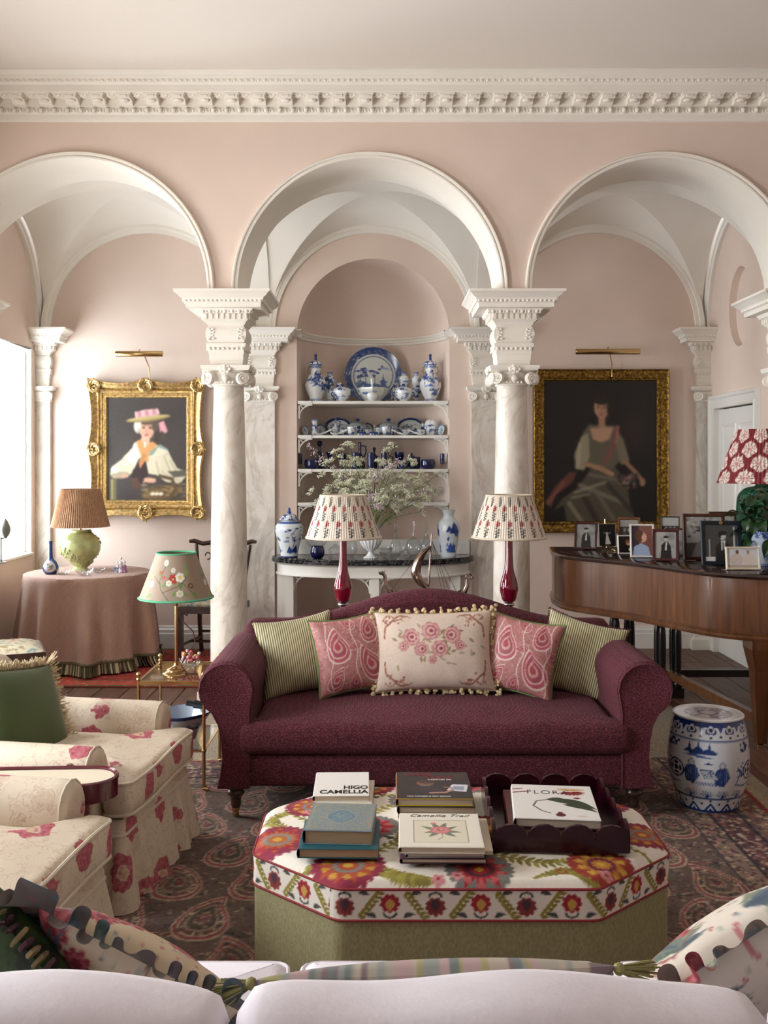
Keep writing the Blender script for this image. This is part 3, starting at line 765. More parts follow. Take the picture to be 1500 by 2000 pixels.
# ---------------------------------------------------------------- niche shelves
SHZ = [2.209, 1.903, 1.600, 1.299]
def bracket(sg):
    b = MB(); t = .012; L = .125; y = 0
    b.bb(0, sg * L, y - t, y + t, -.012, 0); b.bb(0, sg * .012, y - t, y + t, -.13, 0)
    arc = [(sg * (L - .01 - (L - .022) * math.sin(a)), y, -.125 + .113 * (1 - math.cos(a)) ) for a in [PI / 2 * q / 8 for q in range(9)]]
    arc = [(sg * (.006 + (L - .012) * (1 - math.cos(a))), y, -.128 + .12 * math.sin(a)) for a in [PI / 2 * q / 8 for q in range(9)]]
    b.tube(arc, .007, 6); b.cyl((sg * .006, y, -.006), (sg * .045, y, -.042), .006, seg=6); return b
def on_shelf(s_): return SHZ[s_]
for k, z in enumerate(SHZ):
    t = thing('niche_shelf', ['top niche shelf of white painted wood, holding the big blue plate', 'second niche shelf of white painted wood, holding oval platters', 'third niche shelf of white painted wood, holding cobalt glass', 'lowest niche shelf of white painted wood, holding clear glasses'][k], 'shelf', (A0, YB, z), group='white shelves in the niche')
    n = 32; poly = [((NR - .006) * math.cos(PI * i / n), (NR - .006) * math.sin(PI * i / n)) for i in range(n + 1)]
    poly = [(NR - .006, .01)] + poly[1:-1] + [(-NR + .006, .01)]
    b = MB().prism(poly, -.026, 0); b.build('board', M['paint'], t, smooth=0)
    for sg in (-1, 1):
        bk = bracket(-sg); bk.xf(Matrix.Translation((sg * (NR - .012), .03, -.026))); bk.build('bracket', M['paint'], t, smooth=30)
        tb = MB().bb(sg * (NR - .01) - (.12 if sg > 0 else 0), sg * (NR - .01) + (.12 if sg < 0 else 0), .002, .012, -.028, .001); tb.build('end_strip', M['paint'], t, smooth=0)
def q3(cx): return 560 + cx / 4.41          # helpers reading the two close-up views
def q4(cx): return 570 + cx / 4.6875
def sx_(px, D): return (px - 750) / F * D
# --- top shelf
def lid_vase(px, label):
    D = 8.88; t = thing('lidded_vase', label, 'vase', (sx_(px, D), D, SHZ[0]), group='blue and white lidded vases')
    sq = lambda r, z, a: r * (1 + .06 * math.cos(4 * a))
    cv = bw(1.2, 1, 150, int(px), dense=1.8)
    plathe(spl([(.055, 0), (.062, .008), (.05, .03), (.072, .08), (.092, .14), (.09, .18), (.066, .23), (.046, .262), (.043, .3), (.048, .33), (.054, .342)], 48), 56, cv, fn=sq).build('body', M['china'], t)
    ld = MB().lathe(spl([(.06, .342), (.061, .352), (.05, .366), (.03, .376), (.012, .384)], 12), 28, fn=sq); l = ld.build('lid', M['bwfine'], t)
    MB().lathe(spl([(.01, .382), (.014, .4), (.009, .41), (.014, .425), (.008, .438), (0, .442)], 14), 12).build('finial', M['bwblue'], l)
    for sg in (-1, 1):
        MB().tube([(sg * .045, 0, .325), (sg * .07, 0, .318), (sg * .062, 0, .3), (sg * .078, 0, .285), (sg * .064, 0, .27), (sg * .055, 0, .255)], .006, 6).build('scroll_handle', plain('gilt_porcelain', '9c8750', .35) if 'gp' not in M else M['gp'], t)
M['gp'] = plain('gilt_porcelain', '9c8a60', .35)
lid_vase(616.7, 'tall lidded blue and white vase at the shelf end nearest the flower lampshade'); lid_vase(840.5, 'tall lidded blue and white vase at the shelf end nearest the dark portrait')
def gourd(px, label, h=.28):
    D = 8.98; o = plathe(spl([(.03, 0), (.036, .01), (.026, .03), (.042, .075), (.046, .105), (.03, .135), (.036, .165), (.047, .2), (.04, .235), (.022, .255), (.022, .27), (.027, .28)], 44), 36, bw(1, 1.3, 110, int(px), dense=2.4))
    o = o.build('gourd_vase', M['china'], loc=(sx_(px, D), D, SHZ[0])); tag(o, label, 'vase', 'double gourd vases')
gourd(644, 'double gourd vase between the left lidded vase and the big plate'); gourd(789, 'double gourd vase partly in front of the big plate rim'); gourd(812.8, 'double gourd vase tucked beside the right lidded vase')
for px, lb in ((663, 'small dark blue jar half hidden between gourd vase and big plate'), (775, 'small dark blue jar half hidden behind the right covered bowl')):
    D = 9.03; o = MB().lathe(spl([(.03, 0), (.05, .02), (.06, .07), (.05, .12), (.03, .15), (.028, .185), (.034, .19)], 24), 28).build('small_jar', M['bwfine'], loc=(sx_(px, D), D, SHZ[0])); tag(o, lb, 'jar')
def covered(px, label):
    D = 8.82; t = thing('covered_bowl', label, 'bowl', (sx_(px, D), D, SHZ[0]), group='covered bowls on the top shelf')
    plathe(spl([(.036, 0), (.04, .006), (.034, .012), (.06, .035), (.076, .07), (.08, .095), (.082, .1)], 26), 40, bw(1.5, .6, 120, int(px), dense=1.2, bands=False)).build('body', M['china'], t)
    l = MB().lathe(spl([(.082, .1), (.078, .112), (.05, .13), (.02, .14), (.01, .145)], 12), 32).build('lid', M['bwfine'], t)
    MB().sph((0, 0, .152), (.016, .016, .014), 10, 6).build('knob', M['bwblue'], l)
    for sg in (-1, 1): MB().tube([(sg * .075, 0, .085), (sg * .095, 0, .08), (sg * .098, 0, .06), (sg * .078, 0, .05)], .005, 6).build('handle', M['bwblue'], t)
covered(668, 'round covered bowl with blue panels in front of the big plate, flower lamp side'); covered(788, 'round covered bowl with blue panels in front of the big plate, portrait side')
# great plate
def plate_cv(seed, res=260, oval=1):
    r = random.Random(seed); cv = Cv(1, 1, res, 'c9cec9')
    cv.ring(.5, .5, .385, .5, '3a4f80')
    for _ in range(260):
        a = r.uniform(0, 2 * PI); q = r.uniform(.39, .49); cv.ell(.5 + q * math.cos(a), .5 + q * math.sin(a), r.uniform(.004, .018), r.uniform(.003, .01), r.choice(['b8c4d2', '22376f', '8a9cc0', '1c2c5c']), a)
    cv.ring(.5, .5, .372, .385, 'c9cec9'); cv.ring(.5, .5, .335, .345, '2b4179'); cv.ring(.5, .5, .345, .352, '8fa0bd')
    def tree(cx, cy, h_, R):
        cv.line([(cx, cy), (cx + .01, cy + h_ * .5), (cx - .005, cy + h_)], .012, '2a3a68')
        for q in range(6): cv.line([(cx, cy + h_ * .6), (cx + r.gauss(0, R), cy + h_ + r.uniform(-.05, .08))], .005, '2a3a68')
        for q in range(7):
            ax, ay = cx + r.gauss(0, R), cy + h_ + r.uniform(-.06, .1)
            for z in range(5): cv.ell(ax + r.gauss(0, .014), ay + r.gauss(0, .008), .02, .012, r.choice(['2b4179', '3c5694', '1e2f62']))
    cv.poly([(.18, .36), (.25, .42), (.4, .38), (.55, .36), (.72, .32), (.8, .3), (.7, .22), (.5, .17), (.3, .22)], '4a618f')
    for _ in range(60): cv.ell(r.uniform(.22, .74), r.uniform(.2, .38), .03, .012, r.choice(['2b4179', '6b80a8', 'a9b6c8', '3c5694']), r.uniform(-.3, .3))
    tree(.36, .34, .22, .04); tree(.52, .34, .2, .07); tree(.27, .4, .1, .03)
    cv.poly([(.63, .32), (.72, .32), (.72, .38), (.75, .385), (.675, .45), (.6, .385), (.63, .38)], '33508f'); cv.poly([(.655, .45), (.695, .45), (.675, .52)], '33508f')
    for q in range(5): cv.line([(.6, .28 - q * .012), (.8, .28 - q * .012)], .004, '4a618f')
    cv.poly([(.6, .62), (.66, .68), (.7, .65), (.76, .64), (.8, .6)], '8595b5'); cv.poly([(.63, .64), (.65, .72), (.67, .64)], '4a618f'); cv.line([(.44, .72), (.47, .7), (.5, .72), (.53, .7)], .004, '8595b5')
    return cv
def platter(rx, ry, cv, n=40, m=72, dish=.02, rimw=.25):
    mb = MB(); rows = []; cols = []
    for j in range(n + 1):
        q = j / n; row = []
        for i in range(m):
            a = 2 * PI * i / m; y = -dish * max(0, (q - (1 - rimw)) / rimw) ** 1.2
            row.append((rx * q * math.cos(a), y, ry * q * math.sin(a))); cols.append((.5 + .5 * q * math.cos(a), .5 + .5 * q * math.sin(a)))
        rows.append(row)
    P = np.array(rows); P = np.concatenate([P, P[:, :1]], 1); mb.agrid(P)
    c = np.array(cols).reshape(n + 1, m, 2); c = np.concatenate([c, c[:, :1]], 1).reshape(-1, 2); col = cv.get(c[:, 0], c[:, 1])
    k = mb.mark(); B = P.copy(); B[..., 1] += .007; mb.agrid(B)
    mb.c = np.vstack([col, np.tile(hx('c9cec9'), (mb.mark() - k, 1))]); return mb
D = 9.22; o = platter(.272, .272, plate_cv(3), dish=.03).build('charger_plate', M['china'], loc=(sx_(729, D), D, SHZ[0] + .272), rot=(-.12, 0, 0)); tag(o, 'huge round blue and white charger with a tree and pagoda scene', 'plate')
D = 8.86; oc = lambda r, z, a: r / max(math.cos((a % (PI / 4)) - PI / 8), .01) * math.cos(PI / 8)
o = plathe(spl([(.06, 0), (.075, .004), (.08, .02), (.13, .07), (.146, .11), (.148, .126)], 26), 64, bw(2.4, .8, 120, 9, bg='c9cec6', dense=.55, bands=False), fn=oc, open_=True).build('octagonal_bowl', M['china'], loc=(sx_(728, D), D, SHZ[0])); tag(o, 'octagonal porcelain bowl with scattered blue flowers below the big plate', 'bowl')
D = 8.78; o = plathe(spl([(.03, 0), (.03, .008), (.046, .03), (.052, .06), (.04, .095), (.018, .125), (.014, .16), (.015, .2), (.018, .207)], 36), 36, bw(1, 1, 120, 21, dense=.5, bands=False)).build('bottle_vase', M['china'], loc=(sx_(727, D), D, SHZ[0])); tag(o, 'small white bottle vase with a blue sprig in front of the octagonal bowl', 'vase')
# --- second shelf
z2 = SHZ[1]
def small_plate(px, w_, h_, ry, label, D=8.9, mat='china', seed=4, tilt=-.2):
    cv = Cv(1, 1, 60, 'c3ccca'); cv.ring(.5, .5, .44, .5, '2b3c6e')
    r = random.Random(seed)
    for _ in range(26): cv.ell(.5 + r.gauss(0, .16), .5 + r.gauss(0, .16), .05, .03, r.choice(BL), r.uniform(0, 3), .8)
    o = platter(w_ / 2, h_ / 2, cv, 10, 36, .012).build('small_plate', M['china'], loc=(sx_(px, D), D, z2 + h_ / 2 - .004), rot=(tilt, 0, ry)); tag(o, label, 'plate'); return o
small_plate(q4(118), .095, .095, .9, 'small celadon saucer standing at the platter shelf end, flower lamp side', 8.84); small_plate(q4(1370), .105, .105, -.9, 'small celadon saucer standing at the platter shelf end, portrait side', 8.84, seed=5)
small_plate(q4(262), .11, .11, .5, 'small plate standing behind the cylindrical vase', 9.0, seed=6)
small_plate(q4(690), .13, .13, .0, 'small round plate standing behind the left lidded tureen', 9.12, seed=7); small_plate(q4(835), .13, .13, 0, 'small round plate standing behind the right lidded tureen', 9.12, seed=8)
for px, lb, sd in ((425, 'oval blue and white platter standing on the second shelf, flower lamp side', 11), (1085, 'oval blue and white platter standing on the second shelf, portrait side', 12)):
    cv = plate_cv(sd, 120); cv.ring(.5, .5, .4, .46, '1a2748'); D = 9.08
    o = platter(.13, .088, cv, 24, 60, .014).build('oval_platter', M['china'], loc=(sx_(q4(px), D), D, z2 + .085), rot=(-.15, 0, 0)); tag(o, lb, 'platter', 'oval platters on the second shelf')
D = 8.86; o = plathe(spl([(.03, 0), (.031, .01), (.026, .03), (.025, .1), (.03, .14), (.033, .148)], 24), 28, bw(1, 1.2, 90, 31, dense=3)).build('beaker_vase', M['china'], loc=(sx_(q4(208), D), D, z2)); tag(o, 'slim cylindrical blue and white vase on the second shelf', 'vase')
def spoon(px, sg, label):
    D = 8.8; m_ = MB(); n = 14
    m_.grid(lambda u, v: (.042 * (2 * u - 1), .024 * (2 * v - 1), .018 * ((2 * u - 1) ** 2 + (2 * v - 1) ** 2) / 1.0 * .9 + .002), n, 8)
    m_.tube([(sg * .036, 0, .018), (sg * .07, 0, .034), (sg * .11, 0, .052)], [.008, .006, .009], 6)
    o = m_.build('porcelain_spoon', M['bwwhite'], loc=(sx_(q4(px), D), D, z2)); tag(o, label, 'spoon', 'porcelain spoons')
spoon(250, 1, 'white porcelain spoon nearest the cylindrical vase'); spoon(395, 1, 'white porcelain spoon beside the left lidded tureen'); spoon(1025, -1, 'white porcelain spoon beside the right lidded tureen'); spoon(1175, -1, 'white porcelain spoon nearest the lobed jar')
def tureen(px, label):
    D = 8.98; t = thing('lidded_tureen', label, 'tureen', (sx_(q4(px), D), D, z2), group='lidded tureens')
    MB().lathe(spl([(.05, 0), (.055, .006), (.05, .012), (.075, .05), (.082, .085), (.084, .09)], 20), 36).build('body', M['bwfine'], t)
    l = MB().lathe(spl([(.086, .09), (.086, .097), (.07, .115), (.035, .128), (.012, .134)], 14), 32).build('lid', plain('celadon_band', '8f9894', .25) if 'cel' not in M else M['cel'], t)
    MB().lathe(spl([(.01, .132), (.01, .14), (.022, .148), (.018, .158), (0, .164)], 12), 14).build('knob', M['bwblue'], l)
    for sg in (-1, 1): MB().tube([(sg * .078, 0, .075), (sg * .098, 0, .075), (sg * .1, 0, .055), (sg * .078, 0, .045)], .005, 6).build('handle', M['bwfine'], t)
M['cel'] = plain('celadon_band', '939c9a', .25, var=.2, vs=50)
tureen(602, 'lidded blue and white tureen, left of the two on the second shelf'); tureen(885, 'lidded blue and white tureen, right of the two on the second shelf')
def cup(px, w_, h_, label, D=8.82, handle=False):
    mb = MB().lathe(spl([(w_ * .25, 0), (w_ * .27, h_ * .06), (w_ * .25, h_ * .1), (w_ * .42, h_ * .4), (w_ * .48, h_ * .8), (w_ * .5, h_), (w_ * .46, h_), (w_ * .42, h_ * .6)], 20), 28, cap=False)
    o = mb.build('porcelain_cup', M['bwfine'], loc=(sx_(q4(px), D), D, z2)); tag(o, label, 'cup', 'porcelain cups on the second shelf')
cup(545, .08, .076, 'blue sprigged cup in front of the left tureen'); cup(862, .085, .076, 'blue sprigged cup in front of the right tureen')
for px, lb in ((478, 'tiny tea bowl in front of the left oval platter'), (705, 'tiny tea bowl between the two lidded tureens'), (800, 'tea bowl touching the right lidded tureen'), (1045, 'tea bowl in front of the right oval platter'), (1182, 'tea bowl beside the lobed jar')):
    cup(px, .075, .055 if px != 800 else .07, lb, 8.9)
for px, lb in ((640, 'flat little blue and white box before the left tureen'), (750, 'flat little blue and white box between the tureens')):
    D = 8.79; t = thing('porcelain_box', lb, 'box', (sx_(q4(px), D), D, z2)); MB().rbox((0, 0, .009), (.075, .05, .018), .004, 2).build('base', M['bwfine'], t); MB().rbox((0, 0, .0245), (.078, .053, .012), .004, 2).build('lid', M['bwblue'], t)
D = 8.95; t = thing('bird_ewer', 'slender porcelain ewer in front of the left oval platter', 'ewer', (sx_(q4(400), D), D, z2))
MB().lathe(spl([(.02, 0), (.014, .02), (.035, .05), (.03, .075), (.01, .1), (.009, .15), (.013, .16)], 24), 20).build('body', M['bwfine'], t); MB().tube([(.012, 0, .15), (.045, 0, .13), (.032, 0, .07)], .004, 6).build('handle', M['bwblue'], t); MB().tube([(-.03, 0, .06), (-.055, 0, .085), (-.06, 0, .1)], .005, 6).build('spout', M['bwfine'], t)
D = 8.95; t = thing('porcelain_figure', 'tiny pale porcelain figure between the two tureens', 'figurine', (sx_(q4(757), D), D, z2)); MB().lathe(spl([(.02, 0), (.018, .03), (.012, .06), (.006, .075)], 12), 14).build('body', M['bwfine'], t); MB().sph((0, 0, .09), (.012, .012, .015), 10, 7).build('head', plain('pale_bisque', 'cdb5aa', .4), t)
D = 8.92; lob = lambda r, z, a: r * (1 + .07 * math.cos(6 * a))
o = plathe(spl([(.035, 0), (.04, .006), (.054, .05), (.058, .09), (.048, .13), (.036, .145)], 30), 48, bw(1.2, 1, 110, 44, dense=1.6, bands=False), fn=lob).build('lobed_jar', M['china'], loc=(sx_(q4(1275), D), D, z2)); tag(o, 'lobed blue and white jar near the end of the second shelf', 'jar')
# --- cobalt glass shelf
z3 = SHZ[2]
def cob(name, px, prof, label, cat, D=8.86, seg=28, handle=None, knob=None, group=None):
    t = thing(name, label, cat, (sx_(q4(px), D), D, z3), group=group)
    MB().lathe(spl(prof, 30), seg, cap=False).build('body', M['cobalt'], t)
    if handle: MB().tube([(handle[0], 0, handle[2]), (handle[1], 0, handle[2] - .008), (handle[1] + .004, 0, (handle[2] + handle[3]) / 2), (handle[1] - .012, 0, handle[3] + .004), (handle[0], 0, handle[3])], .006, 6).build('handle', M['cobalt'], t)
    if knob: MB().sph((0, 0, knob[0]), knob[1], 14, 10).build('stopper', M['cobalt'], t)
    return t
for px, lb in ((75, 'cobalt glass flute at the shelf end nearest the flower lampshade'), (1378, 'cobalt glass flute at the shelf end nearest the dark portrait')):
    t = cob('glass_flute', px, [(.018, .045), (.019, .06), (.02, .1), (.019, .14)], lb, 'glass', 8.8, group='cobalt flutes'); MB().lathe(spl([(.02, .0), (.018, .003), (.004, .006), (.004, .03), (.012, .04), (.017, .046)], 16), 20).build('clear_stem', M['glass'], t)
for px, lb in ((180, 'wide dark cobalt bowl beside the decanter'), (1248, 'wide dark cobalt bowl beside the square canister')): cob('glass_bowl', px, [(.045, 0), (.06, .015), (.066, .04), (.062, .08), (.058, .082), (.058, .03), (.03, .01)], lb, 'bowl', 8.8, group='cobalt bowls')
cob('decanter', 255, [(.045, 0), (.048, .02), (.04, .07), (.024, .12), (.014, .16), (.013, .205), (.02, .21)], 'cobalt decanter with a ball stopper', 'decanter', 8.95, knob=(.235, .026))
cob('cone_glass', 345, [(.03, 0), (.01, .01), (.008, .07), (.03, .14), (.037, .155)], 'flaring cobalt cone glass next to the decanter', 'glass', 8.98)
cob('goblet', 460, [(.03, 0), (.006, .012), (.006, .05), (.032, .08), (.038, .115), (.034, .145)], 'bright cobalt goblet behind the blossom', 'goblet', 8.9)
for px, lb in ((582, 'cobalt mug left of the tall cobalt jug'), (728, 'cobalt mug right of the tall cobalt jug'), (855, 'cobalt mug under the middle blossom head')): cob('glass_mug', px, [(.03, 0), (.034, .01), (.036, .08), (.036, .14), (.033, .14), (.032, .02)], lb, 'mug', 8.86, handle=(.034, .065, .12, .04), group='cobalt mugs')
cob('tall_jug', 622, [(.045, 0), (.05, .03), (.04, .09), (.018, .14), (.016, .2), (.016, .24), (.02, .245)], 'tall cobalt jug with a long neck and loop handle', 'jug', 9.0, handle=(.016, .055, .215, .11))
cob('stoppered_bottle', 755, [(.035, 0), (.036, .09), (.012, .14), (.011, .17)], 'cobalt bottle with small stopper behind the mugs', 'bottle', 9.02, knob=(.185, .016))
cob('cobalt_cup', 985, [(.02, 0), (.02, .04), (.012, .05), (.035, .09), (.044, .13), (.046, .155)], 'footed cobalt cup in the middle of the shelf', 'cup', 8.9)
cob('finger_bowl', 1030, [(.03, 0), (.045, .01), (.048, .07), (.045, .072)], 'low black-looking cobalt bowl left of the square canister', 'bowl', 8.82)
for px, w_, h_, lb, kn in ((1098, .055, .12, 'square cobalt canister with a round knob', 1), (1146, .058, .11, 'plain square cobalt box beside the canister', 0)):
    D = 8.86 + .05 * (1 - kn); t = thing('glass_canister', lb, 'canister', (sx_(q4(px), D), D, z3)); MB().rbox((0, 0, h_ / 2), (w_, w_, h_), .006, 2).build('body', M['cobalt'], t)
    if kn: MB().sph((0, 0, h_ + .012), .012, 12, 8).build('knob', M['cobalt'], t)
# --- clear glass shelf
z4 = SHZ[3]
def clear(name, px, prof, label, D=8.86, cat='glass', z=z4, group=None, seg=24, x=None):
    o = MB().lathe(spl(prof, 26), seg, cap=False).build(name, M['glass'], loc=(sx_(q4(px), D) if x is None else x, D, z)); tag(o, label, cat, group); return o
clear('brandy_glass', 95, [(.03, 0), (.005, .006), (.005, .04), (.03, .055), (.046, .08), (.035, .115)], 'clear brandy balloon at the end of the lowest shelf', 8.84)
for i, px in enumerate((165, 250, 315, 375)): clear('coupe_glass', px, [(.028, 0), (.004, .006), (.004, .08), (.03, .1), (.042, .13)], 'clear stemmed coupe in the row left of the blossom', 8.95, group='coupes left of the blossom')
for i, px in enumerate((1170, 1225, 1290, 1340)): clear('wine_glass', px, [(.028, 0), (.004, .006), (.004, .06), (.025, .075), (.034, .1), (.03, .135)], 'clear wine glass in the row right of the blossom', 8.92, group='wine glasses right of the blossom')
for px in (600, 690, 780, 870, 960): clear('tumbler', px, [(.028, 0), (.03, .005), (.034, .1), (.032, .1), (.028, .01)], 'clear tumbler behind the blossom on the lowest shelf', 8.98, group='tumblers behind the blossom')
D = 8.8; t = thing('glass_stopper', 'small clear glass stopper lying at the shelf end', 'stopper', (sx_(q4(1380), D), D, z4 + .012), rot=(0, PI / 2, .3)); MB().lathe(spl([(.012, -.03), (.012, -.01), (.006, 0), (.012, .02), (0, .03)], 14), 14).build('body', M['glass'], t)

# ---------------------------------------------------------------- demilune console
CW = .895; CT = .842
t = thing('console_table', 'white demilune console table with black marble top', 'table', (A0, 8.592, 0))
def dpoly(a, b, n=40): return [(a * math.cos(PI + PI * i / n), b * math.sin(PI + PI * i / n)) for i in range(n + 1)]
bk = NT('black_marble'); bk.set(rough=.12); nn = bk.noise(7, 6, .65, bk.co(), 2.0); bk.color(bk.ramp(nn, [(.44, '17171a'), (.49, '2c2c30'), (.5, '8e8e92'), (.51, '2a2a2e'), (.56, '141416')]))
tp = MB()
for (e, z0) in (): pass
prs = [(-.012, -.05), (0, -.044), (0, -.03), (-.006, -.024), (-.004, -.012), (-.014, 0)]
rowsP = []
for (e, z) in prs: rowsP.append([(p[0] * (CW + e) / CW, p[1] * (.48 + e) / .48, CT + z) for p in dpoly(CW, .48)])
tp.agrid(np.array(rowsP)); n_ = 41; tp.f.append(tuple(range(n_))); tp.f.append(tuple(5 * n_ + i for i in range(n_))); tp.build('marble_top', bk.m, t, smooth=30)
ap = MB(); rowsP = []
for (e, z) in [(-.03, -.052), (-.022, -.056), (-.035, -.062), (-.05, -.066), (-.05, -.14), (-.038, -.146), (-.038, -.156), (-.06, -.158), (-.08, -.15)]:
    rowsP.append([(p[0] * (CW + e) / CW, p[1] * (.48 + e) / .48, CT + z) for p in dpoly(CW, .48)])
ap.agrid(np.array(rowsP)); ap.build('apron', M['paint'], t, smooth=30)
for i, (lx, ly) in enumerate(((-.8, -.06), (.8, -.06), (0.02, -.39), (-.72, -.17), (.72, -.17))):
    lg = MB().rings([(lx - .036, lx + .036, ly - .03, ly + .03, 0), (lx - .036, lx + .036, ly - .03, ly + .03, CT - .15)]); lo = lg.build('leg', M['paint'], t, smooth=0)
    if i == 2:
        for sg in (-1, 1): b = bracket(sg); b.xf(Matrix.Translation((lx + sg * .036, ly, CT - .158))); b.build('fretwork_bracket', M['paint'], lo, smooth=30)
    elif i in (3, 4):
        sg = 1 if i == 3 else -1; b = bracket(sg); b.xf(Matrix.Translation((lx + sg * .036, ly, CT - .158))); b.build('fretwork_bracket', M['paint'], lo, smooth=30)
sp = MB().bb(A0 - .86, A0 + .86, 8.672, 8.69, CT, CT + .13); struct(sp.build('trim_%d' % tn, M['paint'], smooth=0)); tn += 1
# ginger jar
def gj_cv(seed):
    r = random.Random(seed); cv = Cv(2, 1, 170, 'dfe6ea'); c = BL
    for x0 in (0, .66, 1.33):
        cv.line([(x0 + .3, .12), (x0 + .34, .4), (x0 + .25, .6), (x0 + .33, .7)], .02, c[1]); cv.line([(x0 + .34, .4), (x0 + .5, .52)], .014, c[1])
        for q in range(11): cv.ell(x0 + r.uniform(.12, .56), r.uniform(.45, .8), r.uniform(.03, .06), r.uniform(.012, .025), r.choice(c), r.uniform(-.5, .5))
        cv.poly([(x0 + .1, .12), (x0 + .2, .3), (x0 + .3, .2), (x0 + .42, .34), (x0 + .55, .12)], c[0]); 
        for q in range(8): cv.ell(x0 + r.uniform(.1, .6), r.uniform(.1, .25), .05, .012, c[3])
        for q in range(3): cv.line([(x0 + .05 + .05 * q, .42 + .03 * q), (x0 + .2, .42 + .03 * q)], .008, c[3])
        cv.leaf(x0 + .5, .5, x0 + .62, .44, .06, c[2])
    cv.rect(0, 2, .88, .93, c[1]); cv.rect(0, 2, .0, .03, c[1]); return cv
D = 8.42; t = thing('ginger_jar', 'blue and white ginger jar with domed lid on the console', 'jar', (sx_(565, D), D, CT))
plathe(spl([(.07, 0), (.074, .01), (.08, .06), (.1, .14), (.12, .22), (.118, .265), (.09, .3), (.06, .315), (.058, .33)], 60), 96, gj_cv(2)).build('body', M['china'], t)
l = MB().lathe(spl([(.082, .322), (.084, .332), (.07, .338), (.062, .356), (.04, .37), (.014, .378)], 20), 36).build('lid', M['bwfine'], t); MB().lathe(spl([(.016, .376), (.018, .39), (.008, .4), (.012, .412), (0, .43)], 14), 16).build('finial', M['bwblue'], l)
# baluster vase
D = 8.4; cv = Cv(2, 1, 170, 'd3dee4'); r = random.Random(5)
for x0 in (.1, .75, 1.4):
    cv.poly([(x0, .55), (x0 + .1, .68), (x0 + .16, .62), (x0 + .26, .76), (x0 + .34, .68), (x0 + .42, .55), (x0 + .4, .42), (x0 + .25, .5)], BL[0])
    for q in range(30): cv.ell(x0 + r.uniform(0, .45), r.choice([r.uniform(.3, .72), r.uniform(.12, .3)]), r.uniform(.02, .05), r.uniform(.01, .022), r.choice(BL), r.uniform(-.4, .4))
    cv.poly([(x0, .12), (x0 + .12, .3), (x0 + .3, .26), (x0 + .42, .1)], BL[3])
o = plathe(spl([(.062, 0), (.066, .012), (.072, .06), (.088, .16), (.096, .24), (.086, .3), (.056, .335), (.046, .36), (.05, .385), (.058, .41)], 60), 96, cv).build('baluster_vase', M['china'], loc=(sx_(876, D), D, CT)); tag(o, 'tall pale baluster vase with blue landscape at the console end', 'vase')
# white fluted urn with cow parsley
D = 8.3; UX = sx_(724, D); UY = D; t = thing('fluted_urn', 'white fluted porcelain urn holding wild flowers', 'vase', (UX, UY, CT))
fl = lambda r, z, a: r * (1 + .045 * math.cos(18 * a))
MB().lathe(spl([(.058, 0), (.06, .008), (.04, .02), (.022, .045), (.024, .06), (.06, .09), (.088, .135), (.094, .175), (.08, .21), (.07, .245), (.082, .275), (.094, .282), (.088, .282), (.07, .25)], 50), 108, fn=fl, cap=False).build('body', M['bwwhite'], t)
M['stemg'] = plain('flower_stem_green', '6d7c48', .6); M['floret'] = plain('cream_florets', 'e2e2c8', .7, var=.15, vs=30); M['lilac'] = plain('lilac_petals', 'cdb4c2', .7, var=.2, vs=60); M['leafg'] = plain('soft_green_leaves', '81914e', .6, var=.25, vs=20)
_oct = ([(1, 0, 0), (-1, 0, 0), (0, 1, 0), (0, -1, 0), (0, 0, 1), (0, 0, -1)], [(0, 2, 4), (2, 1, 4), (1, 3, 4), (3, 0, 4), (2, 0, 5), (1, 2, 5), (3, 1, 5), (0, 3, 5)])
fr_ = random.Random(11)
def blob(mb, p, r): mb.add([(p[0] + v[0] * r, p[1] + v[1] * r, p[2] + v[2] * r) for v in _oct[0]], _oct[1])
def umbel(mb, stem, tip, d, R, k=11):
    for q in range(k):
        a = fr_.uniform(0, 2 * PI); rr = R * math.sqrt(fr_.random()); e = Vector((rr * math.cos(a), rr * math.sin(a), R * .5 + fr_.gauss(0, R * .2)))
        e = d.to_track_quat('Z', 'Y') @ e; e = tip + e; stem.cyl(tip, e, .0012, seg=3)
        for z in range(7): blob(mb, e + Vector((fr_.gauss(0, .009), fr_.gauss(0, .009), fr_.gauss(0, .005))), fr_.uniform(.0036, .006))
bouquet = thing('wild_flower_bunch', 'loose bunch of cow parsley and lilac standing in the fluted urn', 'flowers')
